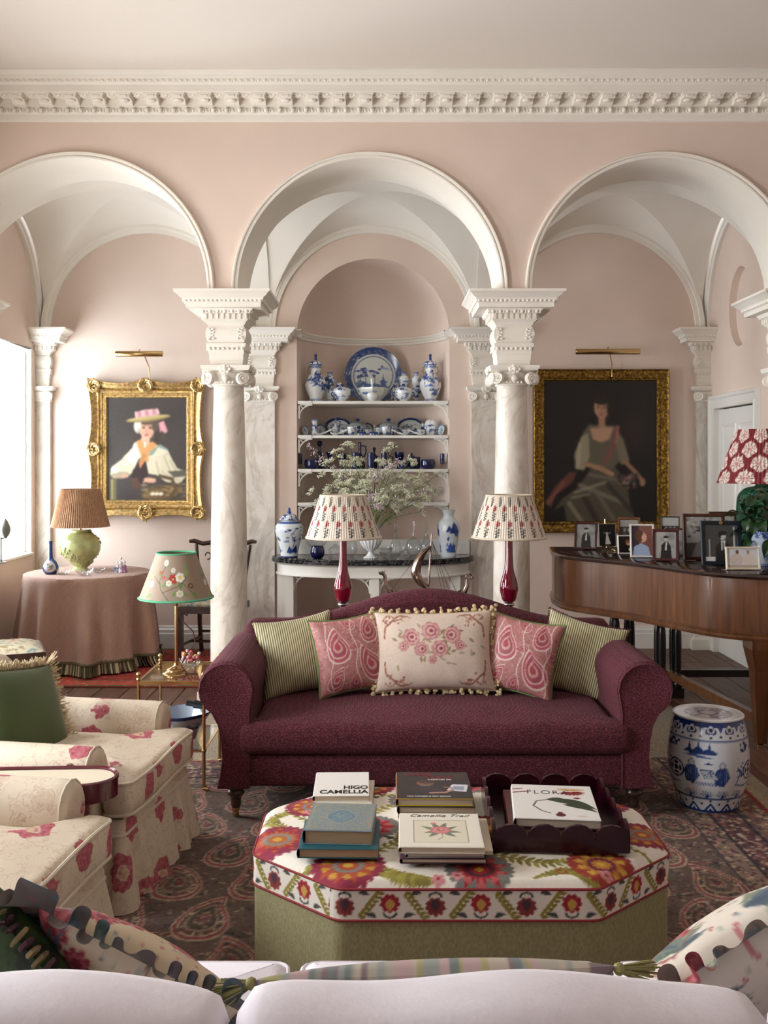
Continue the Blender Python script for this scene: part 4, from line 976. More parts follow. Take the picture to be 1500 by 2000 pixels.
def flower(tx, ty, kind='white', dy=0.0):
    tip = at(tx, ty, UY + dy); base = Vector((UX + fr_.uniform(-.04, .04), UY + fr_.uniform(-.04, .04), CT + .2)); c = base.lerp(tip, .5); c.z += .06; c.x = base.x + (tip.x - base.x) * .35
    P = [(1 - u) ** 2 * base + 2 * u * (1 - u) * c + u * u * tip for u in [q / 7 for q in range(8)]]
    st = MB(); st.tube(P, [.0035 - .0018 * q / 7 for q in range(8)], 4); fm = MB(); d = (P[-1] - P[-2]).normalized()
    if kind == 'white':
        umbel(fm, st, P[-1], d, .045)
        for q in (4, 5, 6):
            for e in range(2):
                s_ = P[q] + Vector((fr_.gauss(0, .05), fr_.gauss(0, .05), .035 + abs(fr_.gauss(0, .03)))); st.cyl(P[q], s_, .0014, seg=3); umbel(fm, st, s_, Vector((fr_.gauss(0, .4), fr_.gauss(0, .4), 1)).normalized(), .032, 8)
        lf_ = MB()
        for q in (2, 3, 4):
            for e in range(6):
                b0 = P[q] + Vector((fr_.gauss(0, .025), fr_.gauss(0, .025), fr_.gauss(0, .02))); dd = Vector((fr_.gauss(0, 1), fr_.gauss(0, 1), fr_.gauss(0, .6))).normalized(); w_ = dd.cross(Vector((0, 0, 1))).normalized() * .006; L = fr_.uniform(.02, .045)
                lf_.add([b0, b0 + dd * L * .5 + w_, b0 + dd * L, b0 + dd * L * .5 - w_], [(0, 1, 2, 3)])
    else:
        lf_ = None
        for q in range(70):
            u = fr_.random(); e = P[-1].lerp(P[5], u * .8); R = .012 + .022 * u; blob(fm, e + Vector((fr_.gauss(0, R), fr_.gauss(0, R), fr_.gauss(0, .008))), fr_.uniform(.004, .007))
    t = st.build('flower_stem' if kind == 'white' else 'lilac_stem', M['stemg'], bouquet, smooth=0); stuff(fm.build('blossom', M['floret'] if kind == 'white' else M['lilac'], t, smooth=0))
    if lf_ and lf_.v: stuff(lf_.build('leaflets', M['leafg'], t, smooth=0))
for (tx, ty, dy) in ((655, 885, .1), (678, 872, .05), (640, 905, 0), (632, 930, -.1), (612, 960, 0), (622, 985, -.1), (660, 945, .1), (690, 930, -.1), (705, 905, .1), (738, 905, 0), (765, 872, .05), (755, 925, -.1), (785, 930, .1), (800, 900, 0), (815, 940, -.1), (835, 945, 0.05), (852, 930, 0), (848, 960, .1), (830, 975, -.15), (790, 960, -.2), (760, 955, .15), (715, 945, -.2), (675, 965, -.2), (700, 975, .1), (745, 980, -.25), (812, 985, 0), (820, 1000, -.15), (650, 990, -.15)): flower(tx, ty, 'white', dy)
for (tx, ty, dy) in ((735, 918, -.15), (760, 905, -.1), (778, 895, 0), (727, 965, -.25), (742, 985, -.3), (600, 868, 0), (648, 910, -.05)): flower(tx, ty, 'lilac', dy)
# other glass on the console
D = 8.3; t = thing('cobalt_votive', 'small round cobalt glass bowl beside the ginger jar', 'bowl', (sx_(620, D), D, CT)); MB().lathe(spl([(.03, 0), (.05, .012), (.062, .05), (.052, .098), (.048, .098), (.056, .05), (.03, .015)], 26), 28, cap=False).build('body', M['cobalt'], t)
def cg(name, px, prof, label, D, cat): return clear(name, 0, prof, label, D, cat, CT, x=sx_(px, D))
cg('glass_fruit_bowl', 618, [(.05, 0), (.01, .02), (.012, .05), (.08, .1), (.1, .15), (.098, .15)], 'large clear footed bowl behind the cobalt bowl', 8.5, 'bowl')
cg('glass_comport', 655, [(.06, 0), (.05, .03), (.06, .035), (.055, .07), (.03, .09), (.012, .11), (.0, .115)], 'clear lidded glass dish behind the red lamp stem', 8.42, 'dish')
cg('glass_globe', 682, [(.03, 0), (.06, .03), (.075, .08), (.06, .13), (.04, .15)], 'clear glass globe between the red lamp stem and the urn', 8.45, 'vase')
cg('glass_tazza', 752, [(.04, 0), (.012, .015), (.012, .04), (.05, .06), (.065, .1), (.04, .075)], 'clear glass tazza just right of the urn', 8.22, 'dish')
cg('cut_glass_bowl', 762, [(.05, 0), (.06, .01), (.085, .04), (.095, .06), (.08, .045)], 'low cut-glass bowl in front of the tazza', 8.2, 'bowl')
for px, h_, lb in ((773, .3, 'clear cut-glass decanter with tall stopper nearest the urn'), (833, .3, 'clear cut-glass decanter with tall stopper nearest the ship mast')):
    t_ = thing('cut_glass_decanter', lb, 'decanter', (sx_(px, 8.52), 8.52, CT)); MB().lathe(spl([(.05, 0), (.055, .02), (.05, .09), (.025, .15), (.014, .18), (.014, .215), (.024, .22)], 30), 20, cap=False).build('body', M['glass'], t_); MB().lathe(spl([(.01, .2), (.012, .225), (.022, .235), (.012, .25), (.02, .268), (.01, .285), (0, .31)], 20), 12).build('stopper', M['glass'], t_)
cg('round_flask', 808, [(.03, 0), (.06, .03), (.074, .075), (.055, .13), (.018, .16), (.011, .2), (.011, .3)], 'clear round-bodied flask with a long thin neck', 8.5, 'flask')
cg('glass_salt', 792, [(.025, 0), (.01, .01), (.02, .035), (.03, .06), (.012, .075), (.0, .09)], 'tiny clear glass pot with pointed lid', 8.3, 'pot')
cg('sherry_glass', 785, [(.025, 0), (.004, .006), (.004, .05), (.022, .07), (.028, .1)], 'clear sherry glass at the console front edge', 8.2, 'glass')
# ---------------------------------------------------------------- paintings
def paint_girl():
    c = Cv(.77, 1, 230, '3b3431'); Y = lambda y: 1 - (y - 470) / 685; Xx = lambda x: (x - 712) / 685
    P = lambda *q: [(Xx(a), Y(b)) for a, b in q]; r = random.Random(3)
    for _ in range(60): c.ell(r.uniform(0, .77), r.uniform(0, 1), .12, .1, r.choice(['463d39', '332d2a', '4a413c', '2d2826']), 0, .25, .8)
    c.ell(Xx(1000), Y(690), .13, .13, '4a3d33', 0, 1, .3); c.ell(Xx(915), Y(670), .035, .06, 'd8d3c8', .2)
    c.ell(Xx(990), Y(730), .1, .1, '332823', 0, .9, .4)
    # cloak
    c.poly(P((920, 775), (870, 815), (800, 890), (745, 930), (735, 980), (760, 1005), (850, 1000), (900, 930), (930, 860), (960, 800)), 'd6cdb2')
    c.poly(P((1030, 780), (1110, 815), (1140, 880), (1175, 940), (1238, 960), (1225, 1000), (1190, 1040), (1100, 1030), (1040, 985), (985, 975), (965, 870), (975, 820)), 'd2c8ab')
    c.poly(P((890, 775), (915, 760), (960, 850), (880, 910), (820, 930), (860, 860)), 'e0d8c0')
    c.poly(P((1060, 780), (1115, 815), (1105, 850), (1050, 840), (980, 860), (1010, 820)), '7f948a'); c.poly(P((1050, 800), (1115, 825), (1100, 845), (1000, 870)), 'd8cfb4')
    for (a, b) in (((790, 900), (860, 960)), ((820, 880), (890, 930)), ((1090, 860), (1130, 960)), ((1040, 900), (1060, 985)), ((1130, 890), (1190, 990)), ((1075, 960), (1190, 1020))):
        c.line(P(a, b), .02, 'a89e80', .7); c.line([(p[0] + .012, p[1]) for p in P(a, b)], .01, 'ece5d0', .6)
    c.poly(P((1110, 960), (1238, 950), (1238, 990), (1150, 1000)), '5a5648')
    c.poly(P((915, 900), (960, 880), (985, 975), (960, 1030), (880, 1050), (870, 990)), '2b1a1a')
    c.ell(Xx(965), Y(760), .045, .06, 'd3a68c'); c.poly(P((905, 760), (935, 750), (965, 800), (1010, 760), (1045, 785), (985, 850), (985, 900), (960, 890), (935, 850), (915, 800)), 'c8925a'); c.poly(P((945, 840), (975, 845), (960, 900), (930, 945), (922, 900)), 'b87f4c'); c.line(P((960, 770), (965, 800)), .012, 'e8e2d6')
    # head
    c.ell(Xx(975), Y(685), .068, .092, 'dcae95'); c.ell(Xx(958), Y(705), .03, .035, 'd48f7c', 0, .5, .5); c.ell(Xx(1000), Y(690), .035, .08, 'b98a70', 0, .5, .5)
    c.ell(Xx(975), Y(628), .085, .04, '5d4c3d'); c.ell(Xx(1030), Y(650), .035, .07, '54463a'); c.ell(Xx(918), Y(640), .03, .06, 'cfc8bb')
    for ex in (955, 998): c.ell(Xx(ex), Y(675), .014, .007, '3b2a24'); c.line(P((ex - 14, 663), (ex + 14, 664)), .006, '7a5a48')
    c.line(P((977, 675), (970, 702), (980, 704)), .006, 'b07c66'); c.ell(Xx(973), Y(720), .018, .008, 'b04c48')
    # hat
    c.ell(Xx(985), Y(612), .215, .028, '8d7b4e', .12); c.ell(Xx(985), Y(606), .2, .018, 'b6a26c', .12); c.poly(P((895, 570), (960, 552), (1045, 545), (1062, 575), (1050, 590), (960, 600), (900, 607)), 'c99a9c')
    for q in range(7): c.line(P((900 + q * 24, 568 - q * 3), (905 + q * 24, 600 - q * 4)), .012, ['e8c4c2', 'a8696e'][q % 2])
    c.poly(P((1052, 640), (1085, 625), (1112, 695), (1095, 710), (1075, 690), (1062, 705)), 'cf8f94'); c.line(P((1070, 640), (1085, 700)), .008, 'e6b8b8')
    # hen, hands, basket with eggs
    c.ell(Xx(810), Y(960), .105, .06, 'c9bda2', .1); c.ell(Xx(800), Y(985), .09, .035, '8d7f66', .1, .7); c.ell(Xx(765), Y(950), .04, .03, 'd9d0b8')
    c.poly(P((870, 1000), (920, 1000), (935, 1060), (900, 1085), (880, 1060)), '4d3426'); c.ell(Xx(828), Y(992), .03, .018, 'c99478', .4); c.ell(Xx(995), Y(1018), .06, .026, 'cf9d82', -.15); c.line(P((950, 1030), (1030, 1010)), .012, 'd9ab90')
    c.ell(Xx(1075), Y(1100), .2, .06, '6a5230', .15)
    for _ in range(90): x, y = r.uniform(930, 1225), r.uniform(1040, 1135); a = r.gauss(0, .5); c.line(P((x, y), (x + 40 * math.cos(a), y + 18 * math.sin(a))), .005, r.choice(['9a8154', '7a6440', 'b79c6a', '4c3a24']))
    for x in (1012, 1040, 1068): c.ell(Xx(x), Y(1108), .023, .017, 'e3dac2', .3)
    c.line(P((1060, 990), (1140, 1010), (1165, 1080), (1120, 1140)), .03, '584428'); c.rect(Xx(740), Xx(775), Y(1155), Y(1010), '8d8257'); c.rect(Xx(758), Xx(772), Y(1155), Y(1010), '5c5438')
    return c.blur(2).grain(.014)
def paint_lady():
    w_ = 222 / 277; c = Cv(w_, 1, 240, '120e0c'); Y = lambda y: 1 - (y - 745) / 277; Xx = lambda x: (x - 1060) / 277
    P = lambda *q: [(Xx(a), Y(b)) for a, b in q]; r = random.Random(4)
    c.rect(0, .33, .2, 1, '191310', .6); c.ell(.7, .72, .12, .2, '251d1a', 0, .6, .8); c.ell(.62, .62, .06, .1, '3a2620', 0, .5, .8)
    c.poly(P((1062, 985), (1085, 950), (1110, 925), (1125, 925), (1118, 945), (1085, 970), (1075, 995)), '5e352f'); c.line(P((1070, 985), (1100, 945)), .02, '7d4a42')
    c.poly(P((1128, 955), (1150, 920), (1200, 915), (1222, 945), (1228, 985), (1240, 1022), (1105, 1022), (1100, 990), (1080, 1000), (1098, 975)), '4b4538')
    for (a, b, k, wd) in (((1130, 950), (1215, 985), '7d7460', .03), ((1120, 965), (1180, 945), '8d846e', .02), ((1110, 985), (1135, 1022), '867c66', .03), ((1140, 975), (1165, 1022), '2c281f', .04), ((1160, 960), (1200, 1022), '6b6350', .03), ((1185, 950), (1230, 1000), '2a261e', .03), ((1115, 975), (1150, 968), '9a917b', .012), ((1150, 930), (1200, 940), '6f6754', .025)): c.line(P(a, b), wd, k, .8)
    c.poly(P((1136, 850), (1148, 833), (1198, 835), (1212, 855), (1208, 905), (1195, 918), (1150, 915), (1140, 890)), '5c5546'); c.poly(P((1150, 840), (1196, 838), (1188, 862), (1172, 868), (1156, 862)), 'a9856b')
    c.poly(P((1134, 855), (1148, 850), (1150, 895), (1140, 922), (1122, 920), (1120, 890)), '8e866f'); c.line(P((1130, 870), (1128, 915)), .02, 'aaa28a', .8); c.poly(P((1200, 850), (1215, 860), (1228, 905), (1210, 912), (1203, 885)), '6d6653')
    c.line(P((1204, 838), (1198, 870), (1180, 905)), .028, '7e463f'); c.line(P((1206, 838), (1200, 870)), .01, 'a5655a')
    c.line(P((1142, 910), (1170, 918), (1190, 928)), .035, '9d765c'); c.ell(Xx(1190), Y(928), .03, .018, 'a67f64', -.4); c.line(P((1218, 905), (1238, 925), (1252, 942)), .03, '8a6650'); c.ell(Xx(1252), Y(945), .022, .03, '96705a')
    for _ in range(40): c.ell(Xx(r.uniform(1205, 1240)), Y(r.uniform(930, 955)), r.uniform(.008, .018), r.uniform(.008, .014), r.choice(['5a3a38', '2c2c20', '74504c', '8a7468', '23301f']))
    c.rect(Xx(1166), Xx(1180), Y(838), Y(815), '9a7259'); c.ell(Xx(1173), Y(800), .055, .078, 'a9806a'); c.ell(Xx(1180), Y(800), .035, .07, '8a6450', 0, .5, .5); c.ell(Xx(1173), Y(784), .058, .04, '1d1411'); c.ell(Xx(1189), Y(800), .02, .07, '1d1411')
    for ex in (1166, 1179): c.ell(Xx(ex), Y(799), .01, .005, '2a1a14')
    c.line(P((1173, 799), (1171, 808)), .005, '7d5744'); c.ell(Xx(1172), Y(814), .014, .006, '8a3f38')
    return c.blur(2).grain(.008)
M['canvas'] = painted('oil_on_canvas', .45)
def frame_rect(mb, prof, w_, h_):       # prof (outward, -y)
    mb.sweep(prof, [((sx * w_ / 2, 0, sz * h_ / 2), (sx, 0, sz), (0, -1, 0)) for sx, sz in ((-1, -1), (1, -1), (1, 1), (-1, 1))], closed=True); return mb
def orn(mb, cx, cz, R, rot, n, y=-.055, seed=0):
    r = random.Random(seed)
    for q in range(n):
        a = rot + (q - n / 2) * .55; pts = []; s0 = 1 if q % 2 else -1
        for k in range(9):
            t_ = k / 8; th = a + s0 * t_ * 3.2; rr = R * (.25 + .75 * t_) * (1 - .35 * t_ * t_)
            pts.append((cx + rr * math.cos(th), y - .012 * math.sin(PI * t_) - r.uniform(0, .008), cz + rr * math.sin(th)))
        mb.tube(pts, [.004 + .006 * math.sin(PI * k / 8) for k in range(9)], 5)
    for q in range(n * 2): a = r.uniform(0, 2 * PI); d = R * r.uniform(.1, .8); mb.sph((cx + d * math.cos(a), y - .006, cz + d * math.sin(a)), (.012, .008, .009), 6, 4)
D = 8.66; cx, cz = X(287.5, D), Z(877, D); ww, hh = .72, .925
t = thing('gilt_framed_painting', 'portrait of a girl in a ribboned straw hat in ornate carved gilt frame', 'painting', (cx, D, cz))
card('canvas', ww, hh, paint_girl(), M['canvas'], t, .01, 230, 300, loc=(0, -.01, -hh / 2))
fm = MB(); frame_rect(fm, [(-.01, .012), (.0, .026), (.012, .028), (.02, .02), (.03, .02), (.036, .032), (.048, .034), (.052, .03)], ww, hh); io = fm.build('inner_frame', M['gilt'], t, smooth=30)
om = MB(); n = 41
def side(L, axis, sg, off):
    rows = []
    for k in range(n):
        u = -1 + 2 * k / (n - 1); wv = .085 + .032 * abs(u) ** 3 + .022 * math.exp(-(u / .18) ** 2) - .012 * math.sin(PI * abs(u)) ** 2
        row = []
        for (p, y) in ((0, -.03), (.12, -.045), (.3, -.03), (.5, -.034), (.7, -.055), (.88, -.066), (1, -.05), (1.0, .0)):
            d = .05 + p * wv; lim = L / 2 + .05 + p * .117
            q = u * lim
            row.append((q, y, sg * (off / 2 + d)) if axis == 'h' else (sg * (off / 2 + d), y, q))
        rows.append(row)
    om.agrid(np.array(rows))
side(ww, 'h', 1, hh); side(ww, 'h', -1, hh); side(hh, 'v', 1, ww); side(hh, 'v', -1, ww)
om.build('outer_frame', M['gilt'], t, smooth=50)
on_ = MB()
for sx in (-1, 1):
    for sz in (-1, 1): orn(on_, sx * (ww / 2 + .1), sz * (hh / 2 + .1), .085, math.atan2(sz, sx), 9, seed=sx * 3 + sz)
for sz in (-1, 1): orn(on_, 0, sz * (hh / 2 + .1), .095, sz * PI / 2, 9, seed=9 + sz)
for sx in (-1, 1): orn(on_, sx * (ww / 2 + .1), 0, .085, 0 if sx > 0 else PI, 9, seed=20 + sx)
stuff(on_.build('carved_scrolls', M['gilt'], io))
D = 8.67; cx, cz = X(1172.5, D), Z(881, D); ww, hh = 222 / 219.2, 277 / 219.2
t = thing('gilt_framed_portrait', 'dark portrait of a seated lady in a straight gilt frame', 'painting', (cx, D, cz))
card('canvas', ww + .01, hh + .01, paint_lady(), M['canvas'], t, .01, 240, 300, loc=(0, -.012, -hh / 2))
fm = MB(); frame_rect(fm, [(-.008, .014), (.0, .03), (.012, .034), (.02, .024), (.035, .028), (.06, .045), (.078, .05), (.086, .06), (.094, .05), (.094, -.02)], ww, hh)
gd = NT('aged_gilt_carving'); gd.set(rough=.35, metal=.8); nz = gd.noise(45, 3, .6); gd.color(gd.ramp(nz, [(.35, '4c3918'), (.55, '8f6c2c'), (.7, 'c79d4c')])); gd.bump(nz, .8, .01)
fm.build('frame', gd.m, t, smooth=30)
def picture_light(px0, px1, py, top_px, label, topz):
    D = 8.47; xc = X((px0 + px1) / 2, D); z = Z(py, D); L = (px1 - px0) / F * D
    t = thing('picture_light', label, 'lamp', (xc, D, z))
    sh = MB().lathe([(.026, -L / 2), (.026, L / 2)], 20, a0=-.4, a1=PI + .4); sh.xf(Matrix.Rotation(PI / 2, 4, 'Y')); sh.xf(Matrix.Rotation(PI / 2 + .5, 4, 'X'))
    sh = MB(); sh.tube([(-L / 2, 0, 0), (-L / 2 + .004, 0, 0), (L / 2 - .004, 0, 0), (L / 2, 0, 0)], [.022, .025, .025, .022], 20); sh.build('tube_shade', M['brass'], t)
    MB().tube([(0, .0, .02), (0, .0, .034), (.012, .0, .036)], .005, 6).build('thumb_screw', M['brass'], t)
    MB().tube([(.03, .02, 0), (.035, .06, -.02), (.06, .1, -.1), (.065, .12, topz - z), (.065, .2, topz - z - .01)], .005, 8).build('arm', M['brass'], t)
picture_light(226, 318, 691, 740, 'brass picture light above the girl in the straw hat', 2.36); picture_light(1124, 1250, 686.5, 722, 'longer brass picture light above the dark portrait', 2.42)

# ---------------------------------------------------------------- skirted round table with its lamp
TX, TY, TR, TH = X(172, 8.0), 8.0, .5, .748
t = thing('skirted_table', 'round table under a floor-length dusty pink chevron cloth with rope fringe', 'table', (TX, TY, .0135))
ch = NT('dusty_pink_chevron_cloth'); ch.set(rough=.85, sheen=.2)
wv = ch.wave(34, 0, ch.co(), 'Z', 'TRI'); sp_ = ch.n('ShaderNodeSeparateXYZ'); ch.lk(ch.co(), sp_.inputs[0])
mt = ch.n('ShaderNodeMath', operation='PINGPONG'); mt.inputs[1].default_value = .035; ch.lk(sp_.outputs[0], mt.inputs[0])
ma = ch.n('ShaderNodeMath', operation='ADD'); ch.lk(mt.outputs[0], ma.inputs[0]); ch.lk(sp_.outputs[2], ma.inputs[1])
sn = ch.n('ShaderNodeMath', operation='MULTIPLY'); ch.lk(ma.outputs[0], sn.inputs[0]); sn.inputs[1].default_value = 420; ss = ch.n('ShaderNodeMath', operation='SINE'); ch.lk(sn.outputs[0], ss.inputs[0])
ch.color(ch.ramp(ss.outputs[0], [(.2, '9a7868'), (.8, 'bb9888')])); ch.bump(ss.outputs[0], .35, .006)
fo_ = [random.uniform(0, 6.28) for _ in range(4)]
def clothr(a, dz):
    k = max(0, dz) ; f = .03 * math.sin(6 * a + fo_[0]) + .04 * math.sin(11 * a + fo_[1]) + .02 * math.sin(19 * a + fo_[2])
    return TR + .01 + .08 * k ** 1.2 + f * min(1, k * 2.2)
ck = MB(); nseg = 180; rows = []
for q in range(7): rows.append([(q / 6 * (TR - .012) * math.cos(2 * PI * i / nseg), q / 6 * (TR - .012) * math.sin(2 * PI * i / nseg), TH) for i in range(nseg + 1)])
rows.append([((TR + .004) * math.cos(2 * PI * i / nseg), (TR + .004) * math.sin(2 * PI * i / nseg), TH - .006) for i in range(nseg + 1)])
for q in range(1, 25):
    dz = q / 24 * .64; rows.append([(clothr(2 * PI * i / nseg, dz) * math.cos(2 * PI * i / nseg), clothr(2 * PI * i / nseg, dz) * math.sin(2 * PI * i / nseg), TH - .012 - dz) for i in range(nseg + 1)])
ck.agrid(np.array(rows)); cl = ck.build('tablecloth', ch.m, t, smooth=60, weld=True)
fg = MB(); fc = []
for i in range(330):
    a = 2 * PI * i / 330 + random.uniform(-.004, .004); k = fg.mark(); r0 = clothr(a, .64); dr = random.uniform(.0, .03); c_ = hx(random.choice(['4c4630', '5c5236', '3a3626', 'b8ab8c', '6b4a38', '8d8462']))
    L = TH - .012 - .64; ca, sa = math.cos(a), math.sin(a)
    fg.tube([(r0 * ca, r0 * sa, L + .005), ((r0 + .012) * ca, (r0 + .012) * sa, L * .6), ((r0 + .02 + dr) * ca, (r0 + .02 + dr) * sa, .015)], [.006, .0065, .0065], 5); fc += [c_] * (fg.mark() - k)
k = fg.mark(); fg.tube([((clothr(a, .64) + .006) * math.cos(a), (clothr(a, .64) + .006) * math.sin(a), TH - .012 - .635 + .004 * math.sin(a * 90)) for a in [2 * PI * i / 200 for i in range(200)]], .011, 6, closed=True); fc += [hx('5a5138')] * (fg.mark() - k)
stuff(fg.build('rope_fringe', painted('fringe_yarn', .9), t, col=np.array(fc)))
# lamp
def shade(name, r0, r1, z0, h, cv, mat, parent, pleat=0, np_=60, seg=240, rows=28, rep=1, trim=None, bow=0):
    mb = MB(); fn = (lambda r, z, a: r + pleat * math.sin(np_ * a)) if pleat else None
    pr = [(r0 + (r1 - r0) * q / rows - bow * math.sin(PI * q / rows), z0 + h * q / rows) for q in range(rows + 1)]
    if cv is not None:
        mb = plathe(pr, seg, cv, fn=fn, rep=rep); mb.f = [f for f in mb.f if len(f) == 4]; k = mb.mark(); mb.lathe([(r - .004, z) for r, z in pr[::9]], seg, fn=fn, cap=False); mb.c = np.vstack([mb.c, np.tile(hx('e8e0d2'), (mb.mark() - k, 1))])
    else: mb.lathe(pr, seg, fn=fn, cap=False); mb.lathe([(r - .004, z) for r, z in pr[::9]], seg, fn=fn, cap=False)
    o = mb.build(name, mat, parent, smooth=60)
    if trim:
        MB().tube([(r0 * math.cos(a), r0 * math.sin(a), z0 + .004) for a in [2 * PI * i / 72 for i in range(72)]], .006, 6, closed=True).build('lower_binding', trim, o)
        MB().tube([(r1 * math.cos(a), r1 * math.sin(a), z0 + h - .003) for a in [2 * PI * i / 72 for i in range(72)]], .005, 6, closed=True).build('upper_binding', trim, o)
    return o
D = 8.12; t = thing('table_lamp', 'table lamp with chartreuse flower-encrusted pot and straw pleated shade', 'lamp', (X(157, D), D, TH))
gr = plain('chartreuse_glaze', 'b8bc80', .25, var=.15, vs=10, coat=.3)
bo = MB().lathe(spl([(.085, 0), (.09, .01), (.06, .03), (.055, .05), (.1, .09), (.15, .15), (.163, .21), (.145, .27), (.09, .315), (.065, .33), (.07, .345), (.078, .35)], 50), 48).build('pot', gr, t)
rl = MB(); rr_ = random.Random(8); pot = lambda z: float(np.interp(z, [0, .05, .09, .15, .21, .27, .315, .35], [.085, .056, .1, .15, .163, .145, .09, .075]))
for q in range(15):
    a0, z0 = q * 2.4, .07 + .26 * ((q * .618) % 1)
    for e in range(16): a, z = a0 + rr_.gauss(0, .2), z0 + rr_.gauss(0, .028); z = min(max(z, .02), .34); r = pot(z) + .003; rl.sph((r * math.cos(a), r * math.sin(a), z), (rr_.uniform(.006, .013),) * 3, 5, 4)
stuff(rl.build('applied_flowers', plain('pale_green_relief', 'a6ab74', .3), bo))
st_ = NT('pleated_straw'); st_.set(rough=.85); nz = st_.noise(90, 3, .7, st_.co((1, 1, .4))); st_.color(st_.ramp(nz, [(.3, '8d6a50'), (.6, 'b8906f'), (.8, 'd0ad8c')])); st_.bump(nz, .3, .004)
shade('lampshade', .237, .158, .375, .315, None, st_.m, t, .0035, 75, 300, 9)
MB().cyl((0, 0, .34), (0, 0, .66), .01, seg=10).build('lamp_stem', M['brass'], t)
# things on the skirted table
D = 7.83; cv = Cv(1, 1, 90, '2c4488'); cv.ell(.78, .28, .13, .17, 'c9cfd6'); cv.ell(.3, .28, .13, .17, 'c9cfd6')
for q in range(26): cv.ell(.78 + random.gauss(0, .05), .28 + random.gauss(0, .06), .02, .014, random.choice(['a84a4a', '4c7a58', 'c98d6c', '3a5aa0'])); cv.ell(.3 + random.gauss(0, .05), .28 + random.gauss(0, .06), .02, .014, random.choice(['a84a4a', '4c7a58', 'c98d6c', '3a5aa0']))
o = plathe(spl([(.034, 0), (.036, .008), (.06, .04), (.062, .07), (.045, .11), (.02, .14), (.015, .18), (.015, .26), (.019, .278)], 44), 48, cv).build('blue_bottle_vase', M['china'], loc=(X(99, D), D, TH)); tag(o, 'cobalt blue bottle vase with white flower panel on the skirted table', 'vase')
def lotus(px, D, R, label):
    t = thing('glass_lotus_bowl', label, 'bowl', (X(px, D), D, TH if D > 6 else .565), group='glass lotus bowls'); MB().lathe(spl([(R * .35, 0), (R * .4, .004), (R * .3, .012), (R * .55, .03), (0, .024)], 12), 20).build('base', M['glass'], t)
    pt = MB(); pt.grid(lambda u, v: ((R * .35 + R * .75 * v ** .8), (2 * u - 1) * R * .42 * math.sin(PI * min(.98, .12 + v * .88)), .018 + R * .75 * v ** 1.6 + .012 * (2 * u - 1) ** 2), 9, 8)
    p0 = None
    for q in range(7):
        if p0 is None: p0 = pt.build('petal', M['glass'], t)
        else: obj('petal', p0.data, t, rot=(0, 0, q * 2 * PI / 7))
    return t
lotus(124, 7.78, .06, 'small clear glass lotus bowl beside the blue bottle vase'); lotus(165, 7.72, .075, 'larger clear glass lotus bowl before the green lamp'); lotus(193, 7.88, .055, 'clear glass lotus bowl right of the green lamp')
D = 7.95; t = thing('porcelain_figurine', 'small porcelain figure group in lilac and white on the skirted table', 'figurine', (X(236, D), D, TH)); fp = plain('white_bisque', 'e6e2e0', .3); fl_ = plain('lilac_enamel', '9a6a90', .3); fb = plain('grey_blue_enamel', '8890a8', .3)
MB().lathe(spl([(.055, 0), (.058, .008), (.05, .014), (0, .016)], 8), 20).build('base', fp, t)
for (x0, h_, m_) in ((-.03, .075, fb), (.0, .115, fp), (.03, .085, fl_)):
    b_ = MB().lathe(spl([(.024, .012), (.022, .03), (.014, h_ * .6), (.018, h_ * .75), (.008, h_ * .9)], 14), 14, (x0, 0, 0)).build('figure', m_, t); MB().sph((x0, 0, h_ + .012), (.011, .011, .014), 10, 7).build('head', fp, b_); MB().tube([(x0 - .016, -.005, h_ * .75), (x0 - .03, -.015, h_ * .55), (x0 - .012, -.026, h_ * .5)], .006, 6).build('arm', m_, b_)
for q in range(6): MB().sph((random.uniform(-.045, .045), -.035 + random.uniform(-.01, .01), .02), .009, 8, 5).build('flower', fl_ if q % 2 else fp, t)

# ---------------------------------------------------------------- carved chair behind the column, tapestry stool by the window
def _tap(name, base, cols, sc=14):
    t = NT(name); t.set(rough=.9); a = t.noise(sc, 3, .6); b = t.noise(sc * .7, 2, .5, t.co((1, 1, 1), (1, 2, 0)))
    c = t.ramp(a, [(.38, cols[0]), (.47, base), (.55, base), (.64, cols[1])]); t.color(t.mix(t.ramp(b, [(.56, '000000'), (.62, 'ffffff')]), c, cols[2])); t.bump(t.noise(250, 2), .3, .003); return t.m
M['tapA'] = _tap('needlepoint_seat', 'a8a08c', ['5f6f7a', '7c7a58', '9a7468']); M['tapB'] = _tap('faded_needlepoint', 'c4bca6', ['7f9294', '8f8a66', 'b98f80'])
D = 8.22; t = thing('carved_side_chair', 'dark carved mahogany chair with needlepoint seat, half behind the column', 'chair', (X(418, D), D, .0135), -.12)
for sx in (-1, 1):
    MB().rings([(sx * .225 - .022, sx * .225 + .022, -.225, -.18, 0), (sx * .225 - .022, sx * .225 + .022, -.225, -.18, .42)]).build('leg', M['mahog'], t, smooth=0)
    MB().tube([(sx * .19, .26, 0), (sx * .19, .21, .25), (sx * .19, .2, .45), (sx * .215, .24, .72), (sx * .24, .27, .93)], [.02, .02, .022, .018, .016], 8).build('back_post', M['mahog'], t)
    MB().tube([(sx * .225, -.2, .13), (sx * .19, .23, .13)], .012, 6).build('side_stretcher', M['mahog'], t)
    MB().tube([(sx * .2, -.2, .4), (sx * .17, -.2, .38), (sx * .16, -.2, .42)], .008, 6).build('corner_bracket', M['mahog'], t)
MB().tube([(-.21, .02, .13), (.21, .02, .13)], .012, 6).build('cross_stretcher', M['mahog'], t); MB().tube([(-.2, .23, .18), (.2, .23, .18)], .012, 6).build('rear_stretcher', M['mahog'], t)
MB().rings([(-.25, .25, -.23, .22, .4), (-.25, .25, -.23, .22, .455)]).build('seat_rail', M['mahog'], t, smooth=0); MB().rbox((0, -.005, .47), (.46, .41, .05), .022, 3).build('seat', M['tapA'], t)
